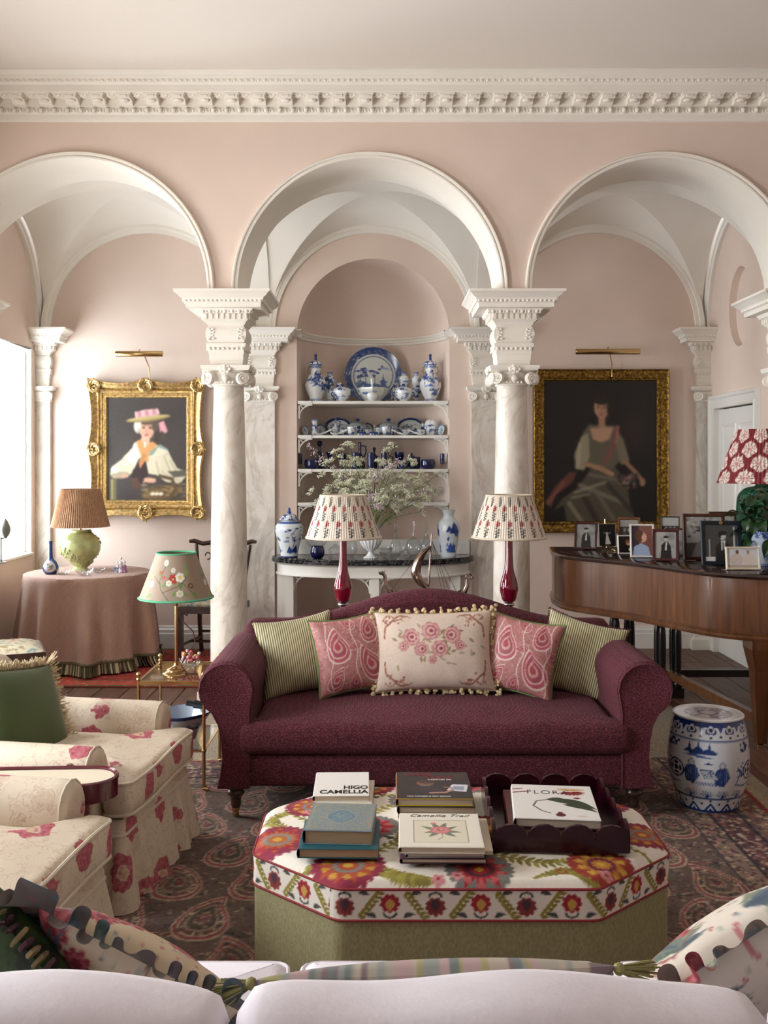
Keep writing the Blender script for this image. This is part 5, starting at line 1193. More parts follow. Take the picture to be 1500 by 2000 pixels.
MB().tube([(-.3, .26, .955), (-.26, .265, .96), (-.18, .27, .935), (-.08, .275, .95), (0, .275, .962), (.08, .275, .95), (.18, .27, .935), (.26, .265, .96), (.3, .26, .955)], [.014, .02, .02, .022, .026, .022, .02, .02, .014], 8).build('crest_rail', M['mahog'], t)
sp_ = MB()
for sx in (-1, 1):
    sp_.tube([(sx * .05, .215, .47), (sx * .09, .225, .58), (sx * .03, .235, .66), (sx * .1, .25, .78), (sx * .06, .262, .86), (sx * .12, .27, .94)], .011, 6); sp_.tube([(sx * .02, .22, .5), (sx * .05, .23, .6), (sx * .0, .24, .7), (sx * .055, .255, .8), (sx * .0, .265, .9)], .009, 6); sp_.tube([(sx * (.13 + .025 * math.cos(a)), .255, .83 + .03 * math.sin(a)) for a in [q * .5 for q in range(11)]], .007, 6)
sp_.build('pierced_splat', M['mahog'], t)
D = 6.35; t = thing('tapestry_stool', 'low mahogany stool with faded needlepoint seat at the frame edge', 'stool', (X(-8, D), D, 0), .42)
for sx in (-1, 1):
    for sy in (-1, 1): lg = MB().rings([(sx * .25 - .03, sx * .25 + .03, sy * .19 - .03, sy * .19 + .03, 0), (sx * .25 - .03, sx * .25 + .03, sy * .19 - .03, sy * .19 + .03, .4)]); lg.build('leg', M['mahog'], t, smooth=0)
MB().rings([(-.29, .29, -.23, .23, .37), (-.29, .29, -.23, .23, .44)]).build('seat_rail', M['mahog'], t, smooth=0)
MB().grid(lambda u, v: ((u - .5) * .56, (v - .5) * .44, .44 + .04 * (1 - (2 * u - 1) ** 6) * (1 - (2 * v - 1) ** 6)), 21, 17).build('seat', M['tapB'], t)
for sx in (-1, 1): MB().tube([(sx * .225, -.19, .37), (sx * .19, -.19, .35), (sx * .17, -.19, .37)], .01, 6).build('corner_bracket', M['mahog'], t)
# grey bud ornament on the window sill at the frame edge
D = 7.6; t = thing('metal_bud_ornament', 'grey metal bud and leaf ornament at the window, cut by the frame', 'ornament', (X(2, D), D, .874)); gm = plain('grey_metal', '8d9189', .5, metal=.3)
MB().lathe(spl([(.04, 0), (.042, .008), (.008, .016), (.006, .2)], 12), 16).build('stand', gm, t); MB().lathe(spl([(.006, .19), (.032, .23), (.038, .27), (.02, .32), (.004, .345)], 20), 18, (.035, 0, 0)).build('bud', gm, t)
for q in range(3): MB().grid(lambda u, v: (.035 + .08 * v, (u - .5) * .02 * math.sin(PI * v), .32 + .05 * v + .01 * q - .02 * v * v), 5, 8).build('leaf', gm, t)
MB().tube([(0, 0, .19), (.035, 0, .2)], .006, 6).build('twig', gm, t)
# ---------------------------------------------------------------- piano
PL = [(1.27, 7.5), (1.215, 7.1), (1.235, 6.86), (1.3, 6.7), (1.44, 6.53), (1.62, 6.3), (1.76, 6.04), (1.9, 5.78), (2.08, 5.62), (2.35, 5.53), (2.62, 5.5), (2.62, 7.5)]
def curve_poly(P, n=10):
    body = spl_xy(P[1:11], 10 * n); return [P[0]] + body + [P[11]]
def spl_xy(pts, n):
    p = np.array(pts, float); m = len(p); out = []
    for t_ in np.linspace(0, m - 1 - 1e-6, n):
        i = int(t_); f = t_ - i; a, b, c, d = p[max(i - 1, 0)], p[i], p[i + 1], p[min(i + 2, m - 1)]
        out.append(tuple(.5 * (2 * b + (c - a) * f + (2 * a - 5 * b + 4 * c - d) * f * f + (3 * b - a - 3 * c + d) * f ** 3)))
    return out
def inset(P, d):
    out = []; n = len(P)
    for i in range(n):
        a, b, c = Vector(P[i - 1]), Vector(P[i]), Vector(P[(i + 1) % n]); e = (b - a).normalized() + (c - b).normalized(); e = e.normalized() if e.length > 1e-6 else Vector((1, 0)); out.append((b.x - e.y * d, b.y + e.x * d))
    return out
PP = curve_poly(PL); LZ = 1.01
wd = NT('figured_walnut_veneer'); wd.set(rough=.28, coat=.35); v = wd.co((14, 14, .9)); nz = wd.noise(2.2, 6, .6, v, .6); n2 = wd.noise(1.1, 2, .5, wd.co((1, 1, .3)))
wd.color(wd.mix(wd.ramp(n2, [(.35, '000000'), (.65, 'ffffff')]), wd.ramp(nz, [(.3, '472a1a'), (.7, '6a4228')]), wd.ramp(nz, [(.3, '5c381f'), (.7, '835735')]))); M['walnut'] = wd.m
M['pianodark'] = plain('dark_polished_lid', '2a1814', .16, var=.25, vs=8, coat=.6); M['black'] = plain('ebonised_wood', '0d0b0b', .3, coat=.2)
t = thing('grand_piano', 'walnut grand piano with dark lid crowded with photographs', 'piano', (0, 0, 0))
def loft(rings_):       # list of (polygon, z)
    mb = MB(); n = len(rings_[0][0])
    for P, z in rings_: mb.v += [(p[0], p[1], z) for p in P]
    for j in range(len(rings_) - 1):
        for i in range(n): mb.f.append((j * n + i, j * n + (i + 1) % n, (j + 1) * n + (i + 1) % n, (j + 1) * n + i))
    mb.f.append(tuple(range(n))[::-1]); mb.f.append(tuple((len(rings_) - 1) * n + i for i in range(n))); return mb
loft([(inset(PP, .03), .655), (inset(PP, .03), .985)]).build('case', M['walnut'], t, smooth=30)
loft([(inset(PP, .03), .625), (inset(PP, .01), .63), (inset(PP, .004), .645), (inset(PP, .016), .655), (inset(PP, .012), .668), (inset(PP, .03), .675)]).build('base_moulding', M['walnut'], t, smooth=30)
loft([(inset(PP, .016), .982), (inset(PP, .004), .986), (inset(PP, .0), .998), (inset(PP, .006), 1.006), (inset(PP, .014), LZ)]).build('lid', M['pianodark'], t, smooth=30)
for (lx, ly) in ((2.02, 6.93), (1.78, 7.28)):
    MB().bb(lx - .1, lx + .1, ly - .1, ly + .1, .56, .63).build('leg_head', M['black'], t, smooth=0)
    lo = MB().bb(lx - .09, lx + .09, ly - .09, ly + .09, 0, .07).build('leg_plinth', M['black'], t, smooth=0)
    for ax in (-.055, .055):
        for ay in (-.055, .055): MB().lathe(spl([(.03, .07), (.034, .1), (.022, .13), (.028, .3), (.026, .45), (.02, .5), (.034, .53), (.03, .56)], 24), 14, (lx + ax, ly + ay, 0)).build('turned_column', M['black'], lo)
lg = MB(); lx, ly = 2.19, 5.66; lg.rings([(lx - .028, lx + .028, ly - .028, ly + .028, .03), (lx - .05, lx + .05, ly - .05, ly + .05, .45), (lx - .06, lx + .06, ly - .06, ly + .06, .5), (lx - .075, lx + .075, ly - .075, ly + .075, .58), (lx - .075, lx + .075, ly - .075, ly + .075, .63)]); lo = lg.build('leg', M['walnut'], t, smooth=0); MB().lathe([(.0, 0), (.022, 0), (.022, .02), (.012, .03), (.012, .04)], 14, (lx, ly, 0)).build('castor', M['brass'], lo)
MB().bb(1.95, 2.6, 6.88, 6.96, .14, .19).build('black_stretcher', M['black'], t, smooth=0)
b = MB(); b.box((0, 0, 0), (.045, 1.22, .055)); b.xf(Matrix.Translation((2.1, 6.28, .165)) @ Matrix.Rotation(.14, 4, 'Z')); b.build('walnut_stretcher', M['walnut'], t, smooth=0)
# photographs
def photo(kind, seed, asp):
    r = random.Random(seed); c = Cv(asp, 1, 60, 'a8a8a6' if kind != 'girl' else '7d5148')
    g = lambda a: (a, a, a * .98)
    if kind == 'bw':
        for _ in range(14): c.ell(r.uniform(0, asp), r.uniform(0, 1), .15, .12, g(r.uniform(.25, .8)), 0, .5, .6)
        c.poly([(asp * .25, 0), (asp * .3, .5), (asp * .45, .62), (asp * .62, .62), (asp * .75, .45), (asp * .8, 0)], g(.12)); c.poly([(asp * .46, .3), (asp * .5, .6), (asp * .57, .6), (asp * .56, .3)], g(.85)); c.ell(asp * .52, .74, asp * .11, .09, g(.72)); c.ell(asp * .52, .81, asp * .13, .05, g(.15))
    elif kind == 'dancer':
        c.rect(0, asp, 0, 1, g(.12)); c.poly([(asp * .45, .5), (asp * .55, .5), (asp * .72, .08), (asp * .38, .06)], g(.9)); c.ell(asp * .5, .56, asp * .08, .07, g(.8)); c.line([(asp * .3, .62), (asp * .48, .54), (asp * .7, .6)], .03, g(.75))
    elif kind == 'group':
        c.rect(0, asp, 0, .75, g(.16)); c.rect(0, asp, .75, 1, g(.7))
        for q in range(3): x = asp * (.25 + .25 * q); c.poly([(x - .08, 0), (x - .06, .55), (x + .06, .55), (x + .08, 0)], g(.3 - .06 * q)); c.ell(x, .64, .055, .07, g(.65))
    elif kind == 'girl':
        c.rect(0, asp * .35, 0, 1, '3a2a38'); c.poly([(0, 0), (asp * .1, .3), (asp * .45, .42), (asp * .8, .3), (asp * .9, 0)], '9fb0d0'); c.ell(asp * .52, .62, asp * .2, .17, 'd9a186'); c.ell(asp * .36, .66, asp * .22, .2, '5a3a2a'); c.ell(asp * .6, .6, asp * .12, .13, 'dba68c')
    elif kind == 'child':
        c.rect(0, asp, 0, 1, '2b2220'); c.ell(asp * .6, .6, asp * .16, .16, 'c8926e'); c.ell(asp * .55, .7, asp * .16, .1, '8a5a34'); c.ell(asp * .5, .2, asp * .3, .22, '1a1512'); c.rect(asp * .6, asp, .1, .3, 'd8cfc4')
    elif kind == 'hat':
        for _ in range(50): c.ell(r.uniform(0, asp), r.uniform(.5, 1), .04, .03, g(r.uniform(.3, .85)))
        c.rect(0, asp, 0, .35, g(.3)); c.poly([(asp * .12, 0), (asp * .3, .36), (asp * .5, .44), (asp * .85, .4), (asp, .25), (asp, 0)], g(.5)); c.poly([(asp * .45, 0), (asp * .5, .38), (asp * .62, .38), (asp * .68, 0)], g(.8)); c.ell(asp * .58, .57, asp * .15, .15, g(.68)); c.ell(asp * .57, .74, asp * .18, .12, g(.28)); c.ell(asp * .55, .68, asp * .3, .035, g(.22), .1); c.line([(asp * .5, .5), (asp * .66, .5)], .025, g(.9)); c.poly([(asp * .5, .36), (asp * .56, .4), (asp * .56, .32)], g(.15)); c.poly([(asp * .62, .36), (asp * .56, .4), (asp * .56, .32)], g(.15))
    elif kind == 'suit':
        c.rect(0, asp, 0, 1, g(.28)); c.rect(asp * .88, asp * .93, .1, .95, g(.9)); c.poly([(asp * .3, 0), (asp * .34, .42), (asp * .48, .55), (asp * .68, .55), (asp * .82, .4), (asp * .84, 0)], g(.15)); c.poly([(asp * .5, .3), (asp * .5, .56), (asp * .64, .56), (asp * .58, .3)], g(.88)); c.rect(asp * .545, asp * .575, .3, .54, g(.2)); c.ell(asp * .55, .68, asp * .1, .1, g(.75)); c.ell(asp * .56, .77, asp * .13, .06, g(.1)); c.ell(asp * .47, .72, asp * .04, .1, g(.1)); c.rect(0, asp * .3, 0, .12, g(.85)); c.rect(asp * .12, asp * .16, .12, .6, g(.7))
    elif kind == 'couple':
        c.rect(0, asp, 0, 1, 'd3d6dd'); c.ell(asp * .28, .42, asp * .22, .34, 'cfc3b8'); c.ell(asp * .72, .42, asp * .22, .36, 'd9d0c6'); c.ell(asp * .32, .84, .09, .11, '6a4a3c'); c.ell(asp * .68, .84, .09, .11, 'b0937f'); c.rect(0, asp, 0, .14, 'b4a498')
    return c.grain(.02)
def pframe(px0, px1, yt, yb, kind, cols, fw, label, yaw=0, tilt=.2, back=None, seed=1, D=None, mat_=None, ztop=LZ):
    D = D or F * (EYE - ztop) / (yb - HY); s_ = F / D; w_ = (px1 - px0) / s_ / max(.5, math.cos(yaw)) * .97; h_ = (yb - yt) / s_ * 1.0
    t = thing('photo_frame', label, 'frame', (X((px0 + px1) / 2, D), D, ztop + .003), group='framed photographs on the piano', rot=(-tilt, 0, yaw))
    f = MB(); f.sweep([(-fw, .006), (-fw + .003, .012), (-.004, .014), (0, .009), (0, -.004), (-fw, -.004)], [((sx * w_ / 2, 0, h_ / 2 + sz * h_ / 2), (sx, 0, sz), (0, -1, 0)) for sx, sz in ((-1, -1), (1, -1), (1, 1), (-1, 1))], closed=True)
    f.build('frame', cols if not isinstance(cols, str) else plain('frame_finish', cols, .3, coat=.2), t, smooth=30)
    pw, ph = w_ - 2 * fw, h_ - 2 * fw
    if mat_: m_ = MB().bb(-pw / 2, pw / 2, -.003, 0, fw, fw + ph); m_.build('mount', plain('mount_card', mat_, .7), t, smooth=0); pw -= .03; ph -= .03; q = .015
    else: q = 0
    card('photograph', pw, ph, photo(kind, seed, pw / ph), M['satin'], t, .002, 40, 50, loc=(0, -.0045, fw + q))
    st = MB(); st.box((0, 0, 0), (w_ * .3, .004, h_ * .75)); st.xf(Matrix.Translation((0, .045, h_ * .36)) @ Matrix.Rotation(.33, 4, 'X')); st.build('easel_back', M['black'], t, smooth=0)
    return t
mar = plain('maroon_lacquer_frame', '4a1a1c', .25, coat=.3); wht = plain('white_frame', 'e2e0da', .35); brn = plain('brown_wood_frame', '4a2a1e', .3, var=.2, vs=20)
pframe(1122, 1165, 1020, 1074, 'bw', mar, .016, 'maroon frame with a black and white man, first at the piano tail', -.3, .25, seed=2)
pframe(1207, 1250, 1010, 1076, 'group', plain('burl_wood_frame', '7d4c22', .3, var=.3, vs=40), .018, 'burl wood frame with a dark group photograph', -.25, .3, seed=3)
pframe(1206, 1244, 1046, 1083, 'child', wht, .01, 'little white frame with a child at a table', .05, .15)
pframe(1231, 1279, 1024, 1090, 'girl', wht, .014, 'white frame with colour profile of a girl', -.12, .2)
pframe(1275, 1325, 1034, 1097, 'bw', mar, .02, 'maroon frame with a bride in a hat, in front of the black frame', -.28, .22, seed=6)
pframe(1292, 1328, 1009, 1079, 'group', plain('black_frame', '141210', .3), .008, 'thin black frame standing behind the maroon one', -.2, .2, seed=8)
pframe(1300, 1337, 1032, 1087, 'bw', brn, .014, 'dark frame half hidden behind the second maroon frame', -.2, .2, seed=9)
pframe(1335, 1418, 1004, 1095, 'hat', brn, .022, 'large brown frame with a moustached man in a hat', -.1, .16)
pframe(1386, 1446, 1000, 1087, 'couple', brn, .03, 'tall brown frame at the back behind the hat portrait', 0, .14, mat_='d8d2c8')
tn_ = pframe(1370, 1450, 1018, 1105, 'suit', plain('navy_leather_frame', '10202a', .35), .026, 'navy leather frame with a young man in a suit', -.08, .16)
fh = (1105 - 1018) / F * F * (EYE - LZ) / (1105 - HY); MB().lathe([(0, .006), (.011, .005), (.013, 0)], 16).xf(Matrix.Translation((0, -.014, fh - .014)) @ Matrix.Rotation(PI / 2, 4, 'X')).build('gilt_crest', M['brass'], tn_)
fi = MB(); fi.sweep([(-.003, 0), (0, .002), (.003, 0)], [((sx * (.085), -.013, fh / 2 + sz * (fh / 2 - .027)), (sx, 0, sz), (0, -1, 0)) for sx, sz in ((-1, -1), (1, -1), (1, 1), (-1, 1))], closed=True)
pframe(1417, 1486, 1069, 1114, 'couple', plain('ivory_frame', 'd8ccb4', .3), .014, 'ivory landscape frame with two people in white, nearest the plant', -.02, .14)
t = pframe(1168, 1204, 1022, 1066, 'dancer', plain('acrylic_edge', '9a9da0', .15), .003, 'frameless photograph of a dancer in white on a brass easel', .12, .1, D=F * (EYE - LZ) / (1077 - HY), ztop=LZ)
t.location.z += .035; ez = MB(); ez.tube([(-.05, -.03, -.034), (-.02, -.01, -.015), (.02, -.01, -.015), (.05, -.03, -.034)], .005, 6); ez.tube([(-.045, -.018, 0), (.045, -.018, 0)], .004, 6); ez.tube([(0, .01, -.02), (0, .03, .2)], .004, 6); ez.build('brass_easel', M['brass'], t)
# green lamp with ikat shade, plant in blue pot
D = 6.62; t = thing('ceramic_lamp', 'green textured ceramic lamp with red and white ikat shade', 'lamp', (X(1492, D), D, LZ))
ge = NT('emerald_basket_glaze'); ge.set(rough=.16, coat=.5); br = ge.n('ShaderNodeTexVoronoi'); br.inputs['Scale'].default_value = 60; ge.lk(ge.co((1, 1, 1.6)), br.inputs[0]); ge.color(ge.ramp(br.outputs[0], [(.1, '1f7a58'), (.6, '0c4a36')])); ge.bump(br.outputs[0], .9, .01)
MB().lathe(spl([(.1, 0), (.11, .02), (.15, .12), (.175, .25), (.178, .36), (.165, .43), (.12, .475), (.06, .49), (.05, .52)], 40), 56).build('body', ge.m, t)
cv = Cv(1, .62, 260, '7a1826')
for row in range(4):
    for q in range(5):
        cx, cy = (q + .5 * (row % 2)) * .2 + .05, .06 + row * .165
        for dx in (0, 1, -1):
            cv.rose(cx + dx, cy, .085, 5, .2, 'e6ddd2', PI / 2, 1, .9, 1.0); cv.leaf(cx + dx, cy - .1, cx + dx, cy + .1, .1, 'e6ddd2')
            for e in range(10): a = e * .63; cv.line([(cx + dx + .03 * math.cos(a), cy + .03 * math.sin(a)), (cx + dx + .07 * math.cos(a), cy + .075 * math.sin(a))], .008, '8a2432', .8)
            cv.ell(cx + dx, cy, .022, .02, 'c48a8a')
for _ in range(900): x, y = random.random(), random.uniform(0, .62); cv.line([(x, y), (x, y + .03)], .003, cv.a[min(cv.ny - 1, int(y / .62 * cv.ny)), min(cv.nx - 1, int(x * cv.nx))])
shade('lampshade', .305, .175, .508, .365, cv, M['print'], t, .003, 70, 420, 60, rep=2)
MB().cyl((0, 0, .5), (0, 0, .85), .01, seg=10).build('lamp_stem', M['brass'], t)
D = 6.12; t = thing('potted_plant', 'dark leafy plant in a blue and white pot on the piano', 'plant', (X(1492, D), D, LZ))
plathe(spl([(.06, 0), (.068, .01), (.085, .06), (.088, .12), (.075, .17), (.062, .2), (.07, .22)], 36), 56, bw(2, 1, 110, 71, dense=2.2, bg='b9c3d2')).build('pot', M['china'], t)
MB().lathe([(.064, .19), (0, .2)], 20, cap=False).build('soil', plain('potting_soil', '1e1510', .9), t)
lm = MB(); lm.grid(lambda u, v: ((u - .5) * .07 * math.sin(PI * min(.99, .06 + .94 * v)) ** .7, v * .1, .018 * math.sin(PI * v) - .03 * v * v + .01 * abs(2 * u - 1)), 7, 9)
lgm = plain('dark_green_leaf', '1d3b1e', .35, var=.35, vs=30, coat=.15); l0 = None; pr_ = random.Random(5)
for q in range(95):
    a = pr_.uniform(0, 2 * PI); R = pr_.uniform(.02, .17); z = .22 + pr_.uniform(-.08, .17) * (1 - R * 2) + (.08 if R < .1 else 0)
    if l0 is None: l0 = lm.build('leaf', lgm, t); o = l0
    else: o = obj('leaf', l0.data, t)
    o.location = (R * math.cos(a), R * math.sin(a), z); o.rotation_euler = (pr_.uniform(-.9, .5), pr_.uniform(-.5, .5), a - PI / 2 + pr_.gauss(0, .5)); sc = pr_.uniform(.7, 1.15); o.scale = (sc,) * 3
for q in range(14): a = pr_.uniform(0, 2 * PI); MB().tube([(0, 0, .19), (.05 * math.cos(a), .05 * math.sin(a), .28), (.12 * math.cos(a), .12 * math.sin(a), .26 + pr_.uniform(-.03, .1))], .003, 5).build('stalk', lgm, t)
# ---------------------------------------------------------------- rugs
def flat_rug(name, x0, x1, y0, y1, z, cv, mat, label, nx, ny, parent=None):
    mb = MB(); u, v = np.meshgrid(np.linspace(0, 1, nx), np.linspace(0, 1, ny)); w_ = .0015 * np.sin(u * 40) * np.sin(v * 31)
    mb.agrid(np.stack([x0 + u * (x1 - x0), y0 + v * (y1 - y0), z + w_], -1)); c = cv.get(u, v).reshape(-1, 3); k = mb.mark(); mb.bb(x0, x1, y0, y1, z - .009, z - .003); c = np.vstack([c, np.tile(c.mean(0), (mb.mark() - k, 1))])
    o = mb.build(name, mat, smooth=0, col=c); return tag(o, label, 'rug')
si = NT('sisal_weave'); si.set(rough=.95); vo = si.n('ShaderNodeTexVoronoi'); vo.inputs['Scale'].default_value = 130; si.lk(si.co((1, 1.6, 1)), vo.inputs[0]); si.color(si.ramp(vo.outputs[0], [(.1, 'b5a893'), (.5, '8f8270'), (.8, '6d6254')])); si.bump(vo.outputs[0], .6, .006)
o = MB().rbox((.05, 4.1, .005), (3.8, 5.0, .01), .004, 1).build('sisal_carpet', si.m, smooth=0); tag(o, 'coarse beige sisal carpet lying beneath the patterned rug', 'carpet')
def persian():
    x0, x1, y0, y1 = -1.8, 1.86, 1.9, 5.4; w_, h_ = x1 - x0, y1 - y0; c = Cv(w_, h_, 150, '62524a'); r = random.Random(12)
    pal = ['8f7c68', '6b383c', 'a08c74', '2c2c36', '7a4a48', '4a3d37', 'b0a086', '3a4446', '8d5f5a', '5c4f49']
    for _ in range(15000): a = r.uniform(0, 6.28); c.ell(r.uniform(0, w_), r.uniform(0, h_), r.uniform(.006, .018), r.uniform(.003, .007), r.choice(pal), a, .85)
    def boteh(cx, cy, s, sg, k):
        def out(f):
            P = []
            for i in range(34):
                t_ = 2 * PI * i / 34; sn_ = math.sin(t_); rr = s * f * (.5 - .26 * sn_); x_ = rr * math.cos(t_) + .3 * s * f * max(0, sn_) ** 3; P.append((cx + sg * x_, cy + s * f * .95 * sn_))
            return P
        for f, col in ((1.0, 'b5a58c'), (.93, '7a323c'), (.82, 'b8a890'), (.75, '54443c'), (.6, '9c8a72'), (.52, k), (.3, '93806a'), (.2, '6b2c34')): c.poly(out(f), col, .85)
        for i in range(22):
            t_ = i * .286; sn_ = math.sin(t_); rr = s * .67 * (.5 - .26 * sn_); c.ell(cx + sg * (rr * math.cos(t_) + .2 * s * max(0, sn_) ** 3), cy + s * .67 * .95 * sn_, s * .045, s * .03, r.choice(['8a343c', '262c38', 'b0a088']), t_)
        for i in range(30): c.ell(cx + sg * r.gauss(0, s * .16), cy - s * .1 + r.gauss(0, s * .25), s * .045, s * .025, r.choice(pal), r.uniform(0, 3), .9)
    row = 0; y = .1
    while y < h_:
        x = .1 + (.15 if row % 2 else 0)
        while x < w_ - .45: boteh(x, y, .17 + .015 * r.random(), 1 if row % 2 else -1, r.choice(['4c3c36', '3e3630', '584640'])); x += .3
        for q in range(60): xx = r.uniform(0, w_); c.line([(xx, y + .15), (xx + r.uniform(-.06, .06), y + .18), (xx + r.uniform(-.1, .1), y + .19)], .006, r.choice(['1f2028', '7a343a', '9c8c74']))
        y += .3; row += 1
    def band(a, b, base, dens, cols):
        for (u0, u1, v0, v1) in ((w_ - b, w_ - a, 0, h_), (a, b, 0, h_), (0, w_, h_ - b, h_ - a)):
            c.rect(u0, u1, v0, v1, base)
            for _ in range(int(dens * (u1 - u0) * (v1 - v0))): c.ell(r.uniform(u0, u1), r.uniform(v0, v1), r.uniform(.006, .016), r.uniform(.005, .011), r.choice(cols), r.uniform(0, 3))
    band(0, .05, '9a8a70', 500, ['b0a080', '7d6c58']); band(.05, .075, '7a2a2a', 400, ['9a4a40', '5a2020']); band(.075, .2, '6b5448', 2600, ['a38c74', '7a3a40', '3a3540', 'b39e84', '8a6058']); band(.2, .22, '2a2832', 300, ['4a4650'])
    band(.22, .34, '5a3a3e', 2400, ['a08878', '2c2a36', '8f5a58', 'b8a48c', '6d4a44']); band(.34, .355, '26242e', 100, ['403c44']); band(.355, .45, '7d6a5c', 2400, ['5a3038', 'b0987e', '39353e', '94706a']); band(.45, .462, '26242e', 100, ['403c44'])
    return c.grain(.03, 1), (x0, x1, y0, y1)
pc, (a, b, c_, d) = persian()
flat_rug('persian_rug', a, b, c_, d, .022, pc, painted('worn_wool_pile', .95, .3, 400), 'large worn Persian rug with paisley field under the seating', 500, 480)
cv = Cv(1.7, 1.3, 130, '9a2a26'); r = random.Random(2)
for (m_, k, d_) in ((.0, '5a5230', 1), (.03, '9a2a26', 1), (.06, '8a6a3c', 1), (.075, 'a8322c', 1), (.16, '5c5a34', 1), (.19, '8f2a26', 1), (.26, 'a88848', 1), (.272, '9a2a26', 1)): cv.rect(m_, 1.7 - m_, m_, 1.3 - m_, k)
for _ in range(1500): cv.ell(r.uniform(0, 1.7), r.uniform(0, 1.3), r.uniform(.006, .02), r.uniform(.004, .01), r.choice(['c23c30', 'b08a48', '4c5030', '7a1e1e', 'c9a070']), r.uniform(0, 3), .7)
flat_rug('red_rug', -2.5, -.95, 7.16, 8.55, .013, cv, painted('red_wool', .95), 'red oriental rug under the skirted table', 160, 120)

# ---------------------------------------------------------------- soft shapes
def pillow(w_, h_, t_, n=48, pinch=.07, p=.45, wr=.0, seed=0, cvf=None, cvb=None):
    u, v = np.meshgrid(np.linspace(-1, 1, n), np.linspace(-1, 1, n)); mb = MB(); cols = []; rr = np.random.default_rng(seed); ph = rr.uniform(0, 6, 6)
    x = w_ / 2 * u * (1 - pinch * (1 - v * v)); z = h_ / 2 * v * (1 - pinch * (1 - u * u)); base = np.clip((1 - u * u) * (1 - v * v), 0, 1) ** p
    wrk = wr * np.abs(u * v) * np.sin(9 * (u + v * .6) + ph[0]) * np.sin(5 * (u - v) + ph[1])
    for sg, cv in ((-1, cvf), (1, cvb or cvf)):
        mb.agrid(np.stack([x, sg * (t_ / 2 * base + wrk * base), z], -1))
        if cv is not None: cols.append(cv.get((u + 1) / 2, (v + 1) / 2).reshape(-1, 3))
    if cols: mb.c = np.vstack(cols)
    return mb
def perim(w_, h_, pinch, n):      # points and outward directions round a pillow edge
    out = []
    for k in range(n):
        q = 4 * k / n; s_ = int(q); f = 2 * (q - s_) - 1
        u, v = ((f, -1), (1, f), (-f, 1), (-1, -f))[s_]
        out.append((w_ / 2 * u * (1 - pinch * (1 - v * v)), h_ / 2 * v * (1 - pinch * (1 - u * u)), (0, 1, 0, -1)[s_] if abs(f) < .93 else u, (-1, 0, 1, 0)[s_] if abs(f) < .93 else v))
    return out
def slab(poly, z0, z1, r=.03, crown=0, n=5, ncr=8):      # soft upholstered slab over a closed outline
    rg = []
    for k in range(n + 1): a = PI / 2 * k / n; rg.append((inset(poly, r * (1 - math.sin(a))), z0 + r * (1 - math.cos(a))))
    for k in range(n + 1): a = PI / 2 * k / n; rg.append((inset(poly, r * (1 - math.cos(a))), z1 - r * (1 - math.sin(a))))
    mb = MB(); m_ = len(poly)
    cx, cy = sum(p[0] for p in poly) / m_, sum(p[1] for p in poly) / m_; top = rg[-1][0]
    for k in range(1, ncr + 1): f = 1 - k / ncr; rg.append(([(cx + (p[0] - cx) * f, cy + (p[1] - cy) * f) for p in top], z1 + crown * (1 - f * f)))
    for P, z in rg: mb.v += [(p[0], p[1], z) for p in P]
    for j in range(len(rg) - 1):
        for i in range(m_): mb.f.append((j * m_ + i, j * m_ + (i + 1) % m_, (j + 1) * m_ + (i + 1) % m_, (j + 1) * m_ + i))
    mb.f.append(tuple(range(m_))[::-1]); return mb
def rpoly(pts, r=.04, n=4):       # round the corners of an outline
    out = []; m_ = len(pts)
    for i in range(m_):
        a, b, c = Vector(pts[i - 1]), Vector(pts[i]), Vector(pts[(i + 1) % m_]); d0, d1 = (a - b), (c - b); e = min(r, d0.length * .45, d1.length * .45); p0, p1 = b + d0.normalized() * e, b + d1.normalized() * e
        for k in range(n + 1): t_ = k / n; q = p0 * (1 - t_) ** 2 + b * 2 * t_ * (1 - t_) + p1 * t_ * t_; out.append((q.x, q.y))
    return out
def dens(poly, d):
    out = []
    for i in range(len(poly)):
        a, b = Vector(poly[i]), Vector(poly[(i + 1) % len(poly)]); k = max(1, int((b - a).length / d))
        for q in range(k): e = a.lerp(b, q / k); out.append((e.x, e.y))
    return out
def wob(mb, amt, fr=6, seed=0, zmin=-9):
    rr = np.random.default_rng(seed); k = rr.normal(0, fr, (5, 3)); ph = rr.uniform(0, 6.28, 5); V = np.array(mb.v); s_ = sum(np.sin(V @ k[i] + ph[i]) for i in range(5)) / 5
    V[:, 2] += amt * s_ * (V[:, 2] > zmin); mb.v = [tuple(p) for p in V.tolist()]; return mb

# ---------------------------------------------------------------- maroon sofa
mf = NT('maroon_chenille_weave'); mf.set(rough=.9, sheen=.12); v1 = mf.co((1, 1, 1)); vo = mf.n('ShaderNodeTexVoronoi'); vo.inputs['Scale'].default_value = 170; vo.inputs['Randomness'].default_value = .55; mf.lk(mf.co((.55, 1, 1.25), (0, .5, 0)), vo.inputs[0])
cA = mf.ramp(vo.outputs[0], [(.1, '94525f'), (.34, '5a1d2c'), (.7, '3a1019')]); mf.color(mf.mix(mf.ramp(mf.noise(3, 3), [(.35, '000000'), (.7, '222222')]), cA, '6a2c3a')); mf.bump(vo.outputs[0], .5, .006); mf.b.inputs['Sheen Tint'].default_value = L4('b08090'); M['maroon'] = mf.m
SX, SY = .235, 4.43; t = thing('maroon_sofa', 'maroon camel-back sofa with scroll arms and single long seat cushion', 'sofa', (SX, SY, .0225))
slab(dens(rpoly([(-.9, .0), (.9, .0), (.9, .85), (-.9, .85)], .03), .08), .155, .305, .03).build('seat_base', M['maroon'], t)
